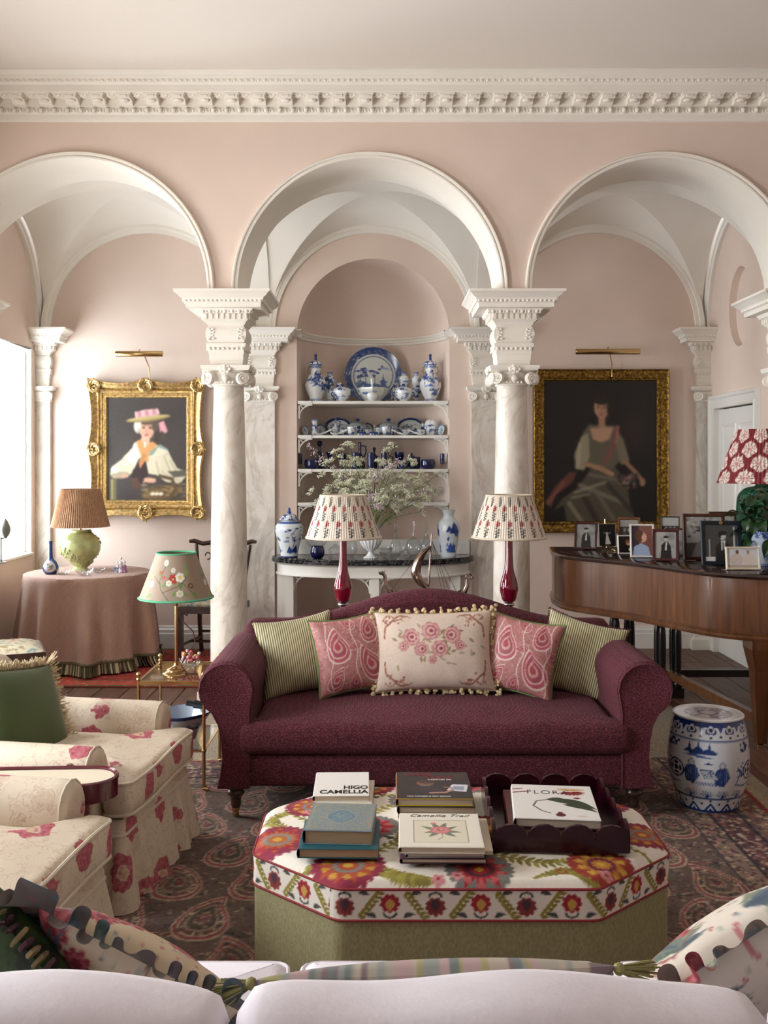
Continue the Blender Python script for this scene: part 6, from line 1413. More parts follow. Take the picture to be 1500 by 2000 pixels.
def arm_sec(sg):
    P = [(.845, .155), (.845, .5)]; c = (.955, .605); R = .127
    P += [(c[0] + R * math.cos(a), c[1] + R * math.sin(a)) for a in [math.radians(q) for q in (200, 180, 160, 140, 120, 100, 80, 60, 40, 20, 0, -20, -40, -60)]]
    P += [(.99, .44), (.975, .36), (.97, .28), (.982, .2), (.995, .155)]
    return [(sg * x, z) for x, z in P]
for sg in (-1, 1):
    S = arm_sec(sg); cxs, czs = sg * .93, .45; mb = MB(); ys = [(-.0, .93), (-.004, .955), (.006, .985), (.025, 1), (.2, 1), (.4, 1), (.6, 1), (.86, 1), (.9, .95)]
    for (y, f) in ys: mb.v += [(cxs + (x - cxs) * f if True else x, y - .01, czs + (z - czs) * (f if z > .3 else 1)) for x, z in S]
    m_ = len(S)
    for j in range(len(ys) - 1):
        for i in range(m_): mb.f.append((j * m_ + i, j * m_ + (i + 1) % m_, (j + 1) * m_ + (i + 1) % m_, (j + 1) * m_ + i))
    mb.f.append(tuple(range(m_))); mb.f.append(tuple((len(ys) - 1) * m_ + i for i in range(m_))); ao = mb.build('arm', M['maroon'], t, smooth=50)
    MB().tube([(cxs + (x - cxs) * .985, .004, czs + (z - czs) * .985) for x, z in S], .0045, 5, closed=True).build('piping', M['maroon'], ao)
def camel(x):
    a = abs(x); return .80 + .158 * (.5 + .5 * math.cos(PI * min(1, a / .78)))
bk_ = MB(); xs = [-.985 + 1.97 * i / 60 for i in range(61)]
def bsec(x):
    e = max(0, (abs(x) - .93) / .055); h = camel(x) - .05 * e * e; th = 1 - .5 * e * e
    P = [(.66, .3), (.7, .5), (.745, h - .1)] + [(.82 - .075 * math.cos(a) * th, h - .07 + .07 * math.sin(a)) for a in [PI * q / 8 for q in range(9)]] + [(.9, h - .12), (.93, .3), (.93, .16), (.7, .16)]
    return P
for x in xs: bk_.v += [(x, y, z) for y, z in bsec(x)]
m_ = len(bsec(0))
for j in range(60):
    for i in range(m_): bk_.f.append((j * m_ + i, j * m_ + (i + 1) % m_, (j + 1) * m_ + (i + 1) % m_, (j + 1) * m_ + i))
bk_.f.append(tuple(range(m_))); bk_.f.append(tuple(60 * m_ + i for i in range(m_))); bk_.build('camel_back', M['maroon'], t, smooth=60)
sc = slab(dens(rpoly([(-.895, -.035), (.895, -.035), (.895, .1), (.842, .12), (.842, .72), (-.842, .72), (-.842, .12), (-.895, .1)], .05), .04), .305, .455, .055, .03); wob(sc, .008, 7, 3, .35); sco = sc.build('seat_cushion', M['maroon'], t, smooth=60)
for sx in (-1, 1):
    for sy in (.07, .84):
        lo = MB().lathe(spl([(.045, .155), (.046, .14), (.036, .13), (.042, .115), (.034, .1), (.026, .09), (.024, .06), (.02, .045)], 18), 20, (sx * .92, sy, 0)).build('leg', M['mahog'], t); MB().lathe([(.0, .0), (.014, .004), (.016, .016), (.014, .028), (.02, .034), (.02, .05)], 14, (sx * .92, sy, 0)).build('castor', M['brass'], lo)
# cushions on the maroon sofa
def stripe_mat():
    t = NT('olive_cream_ticking'); t.set(rough=.6, sheen=.2); w_ = t.wave(28, 0, t.co(), 'X', 'SIN', 0); t.color(t.ramp(w_, [(.35, '6f6c34'), (.5, 'a9a070'), (.65, 'ddd6b8')])); return t.m
M['ticking'] = stripe_mat()
def paisley_cv(seed):
    c = Cv(1, 1, 130, 'b47a78'); r = random.Random(seed)
    for _ in range(700): c.ell(r.random(), r.random(), r.uniform(.006, .02), r.uniform(.004, .01), r.choice(['c98d8c', '9c4c58', 'd6b6a6', 'a8606a', 'c49a84', '8d5a52']), r.uniform(0, 3), .8)
    def pl(cx, cy, s, rot):
        for k, col in ((1, 'e2d3c8'), (.9, 'b04a5c'), (.72, 'dcc2b6'), (.64, '9a4654'), (.4, 'd0a99c'), (.25, 'a83c50')):
            P = []
            for i in range(40): t_ = i / 39 * 2 * PI; rr = s * k * (.5 - .28 * math.sin(t_)); x, y = rr * math.cos(t_) + .22 * s * max(0, math.sin(t_)) ** 3, s * k * .85 * math.sin(t_); P.append((cx + x * math.cos(rot) - y * math.sin(rot), cy + x * math.sin(rot) + y * math.cos(rot)))
            c.poly(P, col, .9)
    for (x, y, s, ro) in ((.27, .62, .3, .2), (.72, .33, .32, .6), (.22, .18, .2, -.4), (.76, .8, .24, .3), (.48, .92, .14, 1), (.48, .1, .15, 0), (.52, .58, .12, 2), (.95, .55, .14, 1)): pl(x, y, s, ro)
    for q in range(3): x0 = .9 - q * .37; c.line([(x0 + .03 * math.sin(e * .9 + q), e / 14) for e in range(15)], .012, 'e4d6ca')
    return c
def cush(name, label, px, py, D, w_, h_, t_, rot, mat, cvf=None, cat='cushion', pinch=.11, n=48, wr=.012, seed=1, p=.38):
    P = at(px, py, D) + Vector((0, 0, .022)); t = thing(name, label, cat, P, rot=rot, group='cushions'); pillow(w_, h_, t_, n, pinch, p, wr, seed, cvf).build('cover', mat, t, smooth=80, weld=False); return t
mp_ = plain('maroon_trim', '5a1c2c', .8); gp_ = plain('leaf_green_silk', '6c8a4a', .45); dk_ = plain('dark_cord', '3a2a24', .7)
def bobble(t, w_, h_, pinch, mat, r=.005, n=150, name='bobble_trim'):
    mb = MB()
    for k, (x, z, ox, oz) in enumerate(perim(w_, h_, pinch, n)): mb.sph((x + ox * .004, (k % 2 - .5) * .004, z + oz * .004), r, 5, 4)
    stuff(mb.build(name, mat, t))
def cord(t, w_, h_, pinch, mat, r=.004): MB().tube([(x, 0, z) for x, z, a, b in perim(w_, h_, pinch, 120)], r, 6, closed=True).build('piping', mat, t)
t = cush('striped_cushion', 'olive ticking cushion with maroon trim beside the flower-lamp arm of the sofa', 582, 1287, 5.02, .42, .41, .19, (-.32, -.13, .25), M['ticking'], seed=2); bobble(t, .42, .41, .11, mp_)
t = cush('striped_cushion', 'olive ticking cushion with maroon trim beside the sofa arm by the garden stool', 1132, 1292, 5.02, .42, .41, .19, (-.32, .24, -.25), M['ticking'], seed=3); bobble(t, .42, .41, .11, mp_)
t = cush('paisley_cushion', 'pink paisley cushion with green edge, left of the rose needlepoint', 684, 1286, 4.9, .38, .39, .18, (-.3, -.1, .3), M['print'], paisley_cv(3), n=110, seed=4); cord(t, .38, .39, .11, gp_, .006)
t = cush('paisley_cushion', 'pink paisley cushion with green edge, right of the rose needlepoint', 1018, 1290, 4.9, .38, .39, .18, (-.3, .16, -.3), M['print'], paisley_cv(8), n=110, seed=5); cord(t, .38, .39, .11, gp_, .006)
def rose_cv():
    c = Cv(1.5, 1, 130, 'd6c4b4'); r = random.Random(6); c.ell(.75, .5, .9, .7, 'dccbbd', 0, .6, .5)
    for q in range(60): a = q * .7; x, y = .75 + r.gauss(0, .27), .58 + r.gauss(0, .15); c.leaf(x, y, x + .09 * math.cos(a), y + .09 * math.sin(a), .035, r.choice(['9a8a68', 'a89878', '87775a', 'b0a48c']))
    for (x, y, R) in ((.45, .66, .12), (.7, .74, .13), (.97, .68, .12), (.82, .5, .115), (.58, .5, .1), (1.1, .54, .07), (.33, .54, .07), (.72, .36, .06)):
        for k, col in ((1, 'c08a88'), (.82, 'd3a8a2'), (.62, 'b06a70'), (.42, 'd9b4ac'), (.22, '9a4a56')): c.rose(x + r.gauss(0, .006), y, R * k, 7, .15, col, r.random())
    for sx in (-1, 1):
        for sy in (-1, 1):
            c.line([(.75 + sx * (.36 + .3 * math.sin(e / 10 * 1.6)), .5 + sy * (.44 - .3 * (1 - math.cos(e / 10 * 1.5)) + .02 * math.sin(e))) for e in range(11)], .022, '9a6a58'); c.line([(.75 + sx * (.3 + .34 * e / 10), .5 + sy * (.42 + .03 * math.sin(e))) for e in range(11)], .014, 'a87868')
            for q in range(14): c.ell(.75 + sx * r.uniform(.4, .66), .5 + sy * r.uniform(.3, .45), .018, .012, r.choice(['a0705f', 'b98a78', '8d7a5c', '93525a']), r.uniform(0, 3))
    return c.grain(.02)
t = cush('rose_needlepoint_cushion', 'cream needlepoint cushion with a rose bouquet and tufted fringe', 848, 1280, 4.9, .6, .4, .22, (-.3, -.02, 0), painted('wool_needlepoint', .9, .4, 300), rose_cv(), n=130, seed=6, pinch=.07)
tf = MB(); rr_ = random.Random(4)
for (x, z, ox, oz) in perim(.6, .4, .07, 56):
    for q in range(7): tf.sph((x + ox * .012 + rr_.gauss(0, .007), rr_.gauss(0, .008), z + oz * .012 + rr_.gauss(0, .007)), rr_.uniform(.006, .011), 6, 4)
stuff(tf.build('tufted_fringe', plain('cream_wool_tufts', 'cbb990', .9, var=.15, vs=60), t)); cord(t, .6, .4, .07, plain('tan_cord', 'b09a78', .8), .005)

# ---------------------------------------------------------------- narrow table behind the sofa with two ruby lamps and the ship
t = thing('sofa_table', 'narrow dark table behind the maroon sofa, hidden by its back', 'table', (.24, 5.58, .0105))
MB().rbox((0, 0, .675), (1.3, .3, .03), .006, 2).build('top', M['mahog'], t)
for sx in (-.6, .6):
    for sy in (-.11, .11): MB().rings([(sx - .02, sx + .02, sy - .02, sy + .02, 0), (sx - .02, sx + .02, sy - .02, sy + .02, .66)]).build('leg', M['mahog'], t, smooth=0)
ruby = plain('ruby_glass', '8c0f2e', .05, coat=1, trans=.45); chrome = plain('silvered_metal', 'b9b9b8', .15, metal=1)
def redshade():
    c = Cv(1, .26, 560, 'e6dccd'); n = 17
    for row, (y, sc) in enumerate(((.245, .9), (.165, 1), (.075, 1.1))):
        for q in range(n):
            x = (q + .5 + .5 * (row % 2)) / n
            for e in range(7): c.ell(x + (.007 if e % 2 else -.007) * sc * (1 - e / 9), y - .006 - e * .0075 * sc, .0068 * sc, .0048 * sc, '4a4a48')
            if row:
                for e in range(5): c.ell(x + (.004 if e % 2 else -.004), y + .006 + e * .0058, .0085, .0052, ['8a2430', 'a83a44', '7a1c28'][e % 3])
                c.ell(x, y + .038, .003, .005, '5a5c48')
            else: c.rect(x - .009, x + .009, y - .035, y + .01, '5a5a56', .5)
    for q in range(90): c.rect(q / 90, q / 90 + .0025, 0, .26, 'cdbfae', .6)
    return c
rs = redshade()
def ruby_lamp(px, label):
    D = 5.56; t = thing('ruby_glass_lamp', label, 'lamp', (X(px, D), D, .76), group='ruby glass lamps behind the sofa')
    MB().lathe(spl([(.07, -.058), (.072, -.04), (.06, -.02), (.024, .02), (.02, .075), (.03, .082), (.03, .095), (.018, .1)], 24), 32).build('metal_foot', chrome, t)
    MB().lathe(spl([(.02, .098), (.038, .115), (.05, .16), (.052, .19), (.044, .23), (.029, .28), (.023, .34), (.0215, .42), (.022, .48)], 44), 36).build('glass_body', ruby, t)
    MB().cyl((0, 0, .48), (0, 0, .68), .008, seg=8).build('lamp_stem', M['brass'], t)
    shade('lampshade', .211, .13, .468, .246, rs, M['print'], t, .0022, 90, 540, 70, trim=plain('cream_binding', 'd9ccb8', .8))
    return t
ruby_lamp(670, 'ruby glass lamp with pleated flower-print shade, on the fluted urn side'); ruby_lamp(994, 'ruby glass lamp with pleated flower-print shade, on the dark portrait side')
# viking ship
D = 5.6; sv = plain('antique_silver', 'a08f84', .22, metal=1, var=.12, vs=30)
t = thing('model_longship', 'silver model longship with curled sail and row of shields', 'ship', (X(833, D), D, .76))
hull = MB(); Lh = .2
def hf(u, v):
    x = (2 * u - 1) * Lh; a = abs(2 * u - 1); b = .045 * (1 - a ** 3); th = PI * v; z = .125 + .05 * a ** 3 - (.05 - .02 * a) * math.sin(th) ; return (x, -b * math.cos(th), z + (.0 if 0 else 0))
hull.grid(hf, 31, 13); ho = hull.build('hull', sv, t, smooth=60)
MB().tube([(-Lh + .02, 0, .105), (-Lh - .01, 0, .15), (-Lh - .035, 0, .2), (-Lh - .04, 0, .245), (-Lh - .05, 0, .262), (-Lh - .075, 0, .262)], [.02, .016, .012, .011, .013, .006], 8).build('dragon_prow', sv, t)
for q in range(4): MB().tube([(-Lh - .045 - .006 * q, 0, .262), (-Lh - .04 - .012 * q, .004, .28 - .003 * q)], [.004, .001], 5).build('dragon_crest', sv, t)
MB().tube([(Lh - .02, 0, .105), (Lh + .015, 0, .14), (Lh + .035, 0, .19), (Lh + .037, 0, .23)] + [(Lh + .052 + (.026 - .0022 * q) * math.cos(PI - q * .55), 0, .238 + (.026 - .0022 * q) * math.sin(PI - q * .55)) for q in range(10)], [.02, .015, .011, .009] + [.008 - .0004 * q for q in range(10)], 8).build('scroll_stern', sv, t)
for q in range(12):
    for sy in (-1, 1): x = -.14 + q * .0255; b = .045 * (1 - (abs(x) / Lh) ** 3); MB().sph((x, sy * (b + .004), .15), (.0145, .009, .0145), 10, 7).build('shield', sv, t)
MB().cyl((0.005, 0, .09), (.03, 0, .49), .0065, .004, 8).build('mast', sv, t)
sl = MB(); c0 = spl_xy([(.03, .425), (-.035, .385), (-.08, .31), (-.086, .25), (-.05, .195), (.01, .16), (.07, .148)], 24); c1 = spl_xy([(.032, .42), (.0, .37), (-.026, .315), (-.032, .262), (-.008, .212), (.03, .172), (.07, .15)], 24)
for sg in (0, .006): sl.grid(lambda u, v: (c0[int(v * 23)][0] * (1 - u) + c1[int(v * 23)][0] * u, -.03 * math.sin(PI * u) + .004 * math.cos(u * 26) + sg, c0[int(v * 23)][1] * (1 - u) + c1[int(v * 23)][1] * u), 15, 24)
sl.build('curled_sail', sv, t, smooth=80)
rg_ = plain('rigging_wire', '5a4c44', .4, metal=.8)
for (a, b) in (((.028, 0, .46), (-Lh + .0, 0, .17)), ((.028, 0, .45), (Lh - .03, 0, .16)), ((.028, 0, .46), (.11, .03, .16)), ((.028, 0, .46), (.13, -.03, .16)), ((.028, 0, .44), (.09, 0, .155)), ((.06, 0, .15), (.13, 0, .155))): MB().cyl(a, b, .0012, seg=4).build('rigging', rg_, t)
for sx in (-.09, .09): MB().rbox((sx, 0, .016), (.02, .05, .148), .004, 1).build('stand', sv, t)

# ---------------------------------------------------------------- brass side table with embroidered lamp
BX0, BX1, BY0, BY1, BZ = -1.226, -.9, 4.86, 5.33, .552
t = thing('brass_side_table', 'two-tier brass side table with glass shelves beside the sofa arm', 'table', (0, 0, .009))
for x in (BX0, BX1):
    for y in (BY0, BY1):
        po = MB().cyl((x, y, .02), (x, y, BZ + .012), .009, seg=12).build('post', M['brass'], t); MB().lathe(spl([(.009, 0), (.012, .004), (.008, .012), (.013, .024), (.011, .034), (0, .042)], 14), 12, (x, y, BZ + .012)).build('finial', M['brass'], po)
        MB().tube([(x, y, .022), (x + .012, y - .008, .026), (x + .028, y - .014, .024)], [.01, .009, .008], 8).build('foot', M['brass'], po); MB().lathe([(.009, -.008), (.013, -.004), (.013, .004), (.009, .008)], 12, (x, y, .21)).build('collar', M['brass'], po)
gt = _glass('table_glass', (.86, .9, .88), .5)
for z, nm in ((BZ, 'glass_top'), (.21, 'glass_shelf')):
    g = MB().bb(BX0 + .006, BX1 - .006, BY0 + .006, BY1 - .006, z - .004, z + .004).build(nm, gt, t, smooth=0)
    for (a, b) in (((BX0, BY0), (BX1, BY0)), ((BX0, BY1), (BX1, BY1)), ((BX0, BY0), (BX0, BY1)), ((BX1, BY0), (BX1, BY1))):
        h_ = .011 if z > .4 else .006; MB().bb(min(a[0], b[0]) - .007, max(a[0], b[0]) + .007, min(a[1], b[1]) - .007, max(a[1], b[1]) + .007, z - h_, z + h_ * .6).build('rail', M['brass'], t, smooth=0)
D = 5.06; EX = X(344, D); t = thing('embroidered_lamp', 'brass stick lamp with flower-embroidered shade bound in green', 'lamp', (EX, D, BZ + .006))
MB().lathe(spl([(.066, 0), (.07, .006), (.062, .012), (.05, .018), (.048, .026), (.03, .036), (.014, .044), (.01, .06)], 24), 36).build('base', M['brass'], t)
MB().cyl((0, 0, .05), (0, 0, .5), .0075, seg=12).build('stem', M['brass'], t); MB().lathe(spl([(.008, 0), (.012, .01), (.012, .03), (.008, .04)], 8), 12, (0, 0, .355)).build('collar', M['brass'], t); MB().tube([(0, 0, .375), (-.022, 0, .375), (-.026, 0, .375)], [.004, .004, .01], 8).build('thumb_screw', M['brass'], t)
cv = Cv(1.2, .3, 420, '988674'); rr_ = random.Random(9)
def sprig(cx):
    st = '5a5238'; cv.line([(cx + .0, .015), (cx - .05, .08), (cx - .07, .13), (cx - .05, .2), (cx - .03, .25)], .005, st); cv.line([(cx - .04, .06), (cx + .05, .1), (cx + .1, .14), (cx + .13, .22)], .005, st); cv.line([(cx - .06, .11), (cx - .12, .16), (cx - .15, .14)], .004, st); cv.line([(cx + .08, .12), (cx + .13, .06)], .004, st)
    for (x, y, a, L) in ((-.06, .16, 2.2, .05), (-.05, .1, .4, .05), (.06, .07, -.6, .06), (.02, .1, 1.9, .055), (.1, .16, .9, .06), (.12, .2, 1.6, .05), (-.1, .05, 3.6, .06), (.02, .04, .8, .05), (-.13, .15, 2.8, .045), (.13, .06, 5.4, .05), (-.035, .22, 1.2, .04), (.07, .13, 4.6, .05)):
        cv.leaf(cx + x, y, cx + x + L * math.cos(a), y + L * math.sin(a), .024, rr_.choice(['6f8a4c', '86a05c', '7f9a78', '5d7a42']))
    def fl(x, y, R, c1, c2): cv.rose(x, y, R, 6, .22, c1, rr_.random()); cv.rose(x, y, R * .45, 8, .3, c2); cv.ell(x, y, R * .2, R * .2, 'd8c04c')
    fl(cx + .02, .145, .032, 'a8322e', '8a2424'); fl(cx + .065, .155, .032, 'e2ded6', 'd8c870'); fl(cx - .005, .12, .02, 'dcd8d2', 'c8c4bc'); fl(cx - .04, .245, .022, 'd4d0ca', 'c4c0b8'); fl(cx - .07, .185, .012, 'b03a34', '902a28'); fl(cx - .045, .155, .012, 'b83c34', '902a28'); fl(cx + .06, .055, .022, 'cfc8be', 'b0a898'); fl(cx - .13, .11, .022, 'd8d6d0', 'c4c0b8'); fl(cx + .02, .2, .018, 'd8d4cc', 'c0bcb4'); fl(cx + .13, .1, .02, '6a4a34', '8a6a44')
for cx in (.1, .5, .9, 1.3): sprig(cx)
tg = plain('green_binding', '4fae84', .5)
shade('lampshade', .19, .1, .397, .236, cv, M['print'], t, 0, 1, 420, 80, trim=tg)
MB().tube([(.008, 0, .34), (.03, .0, .28), (.09, 0, .22), (.1, 0, .16), (.05, -.01, .1), (.03, -.02, .05), (.06, -.03, .012), (.12, -.03, .008)], .0035, 6).build('cord', plain('brown_cord', '4a2c20', .7), t)
t = lotus(372, 5.16, .055, 'glass flower bowl filled with sweets on the brass side table'); t.location.z = BZ + .005
rr_ = random.Random(3)
for q in range(34): MB().sph((rr_.gauss(0, .026), rr_.gauss(0, .026), .05 + rr_.uniform(0, .045)), .0095, 8, 6).build('sweet', [plain('sweet', c, .3) if k not in M else M[k] for k, c in (('', rr_.choice(['e8c34c', 'd86a6a', 'e6e2dc', 'c84a5a', 'e0a0a8'])),)][0], t)
t = thing('porcelain_basin', 'blue and white porcelain basin on the lower glass shelf', 'bowl', (X(356, 5.1), 5.1, .2145))
lf4 = lambda r, z, a: r * (1 + (.06 * math.cos(4 * a)) * min(1, z / .08))
cvb = Cv(1, 1, 100, 'c8d0dc'); cvb.rect(0, 1, .86, 1, '2a3a6e'); cvb.rect(0, 1, 0, .04, '3a4a7e')
for x in (.1, .35, .6, .78, .92):
    for q in range(9): cvb.ell(x + random.gauss(0, .03), .5 + random.gauss(0, .09), .018, .03, '2a3f7e')
mb = plathe(spl([(.07, 0), (.075, .01), (.085, .05), (.112, .09), (.138, .13), (.142, .142)], 40), 84, cvb, fn=lf4, open_=True); k = mb.mark(); mb.lathe(spl([(.138, .142), (.13, .128), (.1, .085), (.07, .04), (0, .02)], 20), 84, fn=lf4, cap=False); mb.c = np.vstack([mb.c, np.tile(hx('a9b4c4'), (mb.mark() - k, 1))]); mb.build('body', M['china'], t)
t = thing('metal_rod', 'dark grey metal rod with ringed collar propped in the basin', 'rod', (X(400, 5.2), 5.2, .36), rot=(0, PI / 2 + .2, .2)); gm2 = plain('gunmetal', '4a4e50', .35, metal=.7)
MB().cyl((0, 0, -.06), (0, 0, .14), .022, seg=16).build('shaft', gm2, t); MB().lathe([(.022, -.01), (.028, -.006), (.028, .012), (.022, .016)], 18).build('collar', gm2, t); MB().cyl((0, 0, -.1), (0, 0, -.06), .015, seg=14).build('tip', gm2, t)

# ---------------------------------------------------------------- garden stool
def stool_cv():
    c = Cv(3, 1.25, 150, 'd5dae0'); B = '1f3a78'; B2 = '10244e'; r = random.Random(15); w_ = 3
    for y, h_ in ((1.19, .06), (.03, .03)): c.rect(0, w_, y - h_ / 2, y + h_ / 2, B)
    for y in (1.0, .985, .225, .21): c.line([(0, y), (w_, y)], .008, B)
    for q in range(12):
        x = q * .25 + .12; c.rose(x, 1.13, .075, 3, .4, B, -PI / 2); c.rose(x, 1.135, .052, 3, .3, 'd5dae0', -PI / 2); c.rose(x, 1.13, .03, 7, .4, B2, PI / 2); c.ell(x, 1.035, .018, .014, B2); c.ell(x + .125, 1.05, .018, .014, B2); c.poly([(x + .09, 1.17), (x + .125, 1.09), (x + .16, 1.17)], B)
        c.poly([(x - .1, .045), (x, .16), (x + .1, .045)], B); c.poly([(x - .06, .045), (x, .12), (x + .06, .045)], 'd5dae0'); c.poly([(x - .03, .045), (x, .085), (x + .03, .045)], B); c.ell(x + .125, .14, .018, .014, B2); c.ell(x, .185, .018, .013, B2)
    for x0 in (0, 1.0, 2.0):
        x = x0 + .02
        c.poly([(x, .83), (x + .09, .9), (x + .13, .86), (x + .2, .93), (x + .26, .87), (x + .33, .9), (x + .45, .83), (x + .3, .815)], B); c.poly([(x, .8), (x + .15, .82), (x + .4, .77), (x + .2, .775)], '3d5a96')
        for q in (.09, .2, .33): c.line([(x + q, .87), (x + q, .97)], .012, B2); c.poly([(x + q - .02, .9), (x + q, .965), (x + q + .02, .9)], B)
        for hx_, hy_ in ((.12, .64), (.48, .62)):
            c.ell(x + hx_, hy_ + .06, .035, .045, 'c3cad2'); c.line([(x + hx_ + .035 * math.cos(a), hy_ + .06 + .045 * math.sin(a)) for a in [q * .4 for q in range(17)]], .007, B2); c.poly([(x + hx_ - .06, hy_ + .02), (x + hx_ + .05, hy_ + .03), (x + hx_ + .1, hy_ - .1), (x + hx_ + .02, hy_ - .22), (x + hx_ - .08, hy_ - .2), (x + hx_ - .1, hy_ - .08)], B); 
            for q in range(6): c.line([(x + hx_ - .05 + q * .025, hy_), (x + hx_ - .07 + q * .03, hy_ - .18)], .006, '6a82b0')
        c.poly([(x + .22, .62), (x + .36, .62), (x + .44, .5), (x + .28, .5)], 'b3bdca'); c.line([(x + .22, .62), (x + .36, .62), (x + .44, .5), (x + .28, .5), (x + .22, .62)], .007, B2)
        for q in range(16): c.ell(x + .29 + r.uniform(-.04, .09), .56 + r.uniform(-.04, .04), .007, .006, B2)
        c.poly([(x + .26, .69), (x + .32, .72), (x + .38, .69)], B)
        for q in range(12): c.line([(x + .1 + q * .035, .45), (x + .13 + q * .035, .41)], .01, B)
        for gx in (.08, .3, .5, .72):
            for q in range(8): a = .4 + q * .33; c.line([(x + gx, .235), (x + gx + .1 * math.cos(a), .235 + .1 * math.sin(a))], .008, r.choice([B, B2, '3d5a96']))
        for q in range(14): c.ell(x + .82 + r.gauss(0, .05), .9 + r.gauss(0, .04), .03, .014, r.choice([B, B2]), r.uniform(0, 3)); c.ell(x + .72 + r.gauss(0, .04), .6 + r.gauss(0, .06), .018, .012, r.choice([B, '3d5a96']), r.uniform(0, 3))
        c.line([(x + .68, .44), (x + .72, .55), (x + .7, .62)], .012, B); c.line([(x + .66, .42), (x + .8, .38), (x + .95, .4)], .02, '4d689e')
        c.ring(x + .9, .58, .105, .125, B2); c.ring(x + .9, .58, .0, .035, B2)
        for q in range(4): a = q * PI / 2; c.ell(x + .9 + .068 * math.cos(a), .58 + .068 * math.sin(a), .042, .018, '14161c', a + PI / 2)
    return c
D = 4.66; t = thing('garden_stool', 'barrel-shaped blue and white porcelain garden stool with painted figures', 'stool', (X(1383, D), D, .0232), -.5)
plathe(spl([(.13, 0), (.138, .01), (.15, .05), (.178, .14), (.188, .23), (.182, .32), (.166, .4), (.158, .425), (.16, .438)], 130), 260, stool_cv(), rep=1).build('barrel', M['china'], t)
tc = Cv(1, 1, 90, 'a9a6a8'); r = random.Random(3)
for _ in range(160): a = r.uniform(0, 6.28); q = r.uniform(.1, .46); tc.ell(.5 + q * math.cos(a), .5 + q * math.sin(a), r.uniform(.02, .05), r.uniform(.01, .03), r.choice(['3a3f6a', '5a5468', 'c4bfbc', '2a3468', '8d8488']), r.uniform(0, 3), .7)
tc.ring(.5, .5, .46, .5, 'c5cad2'); tc.ring(.5, .5, .13, .16, '3a3f5a')
u = np.linspace(0, 1, 24); ang = np.linspace(0, 2 * PI, 97); Pq = np.array([[(.158 * q * math.cos(a), .158 * q * math.sin(a), .436 + .004 * (1 - q * q)) for a in ang] for q in u]); mb = MB().agrid(Pq); cc = np.array([[(.5 + .5 * q * math.cos(a), .5 + .5 * q * math.sin(a)) for a in ang] for q in u]).reshape(-1, 2); mb.build('seat_top', M['china'], t, col=tc.get(cc[:, 0], cc[:, 1])); MB().tube([(.159 * math.cos(a), .159 * math.sin(a), .436) for a in ang[:-1]], .006, 6, closed=True).build('rim', M['bwwhite'], t)
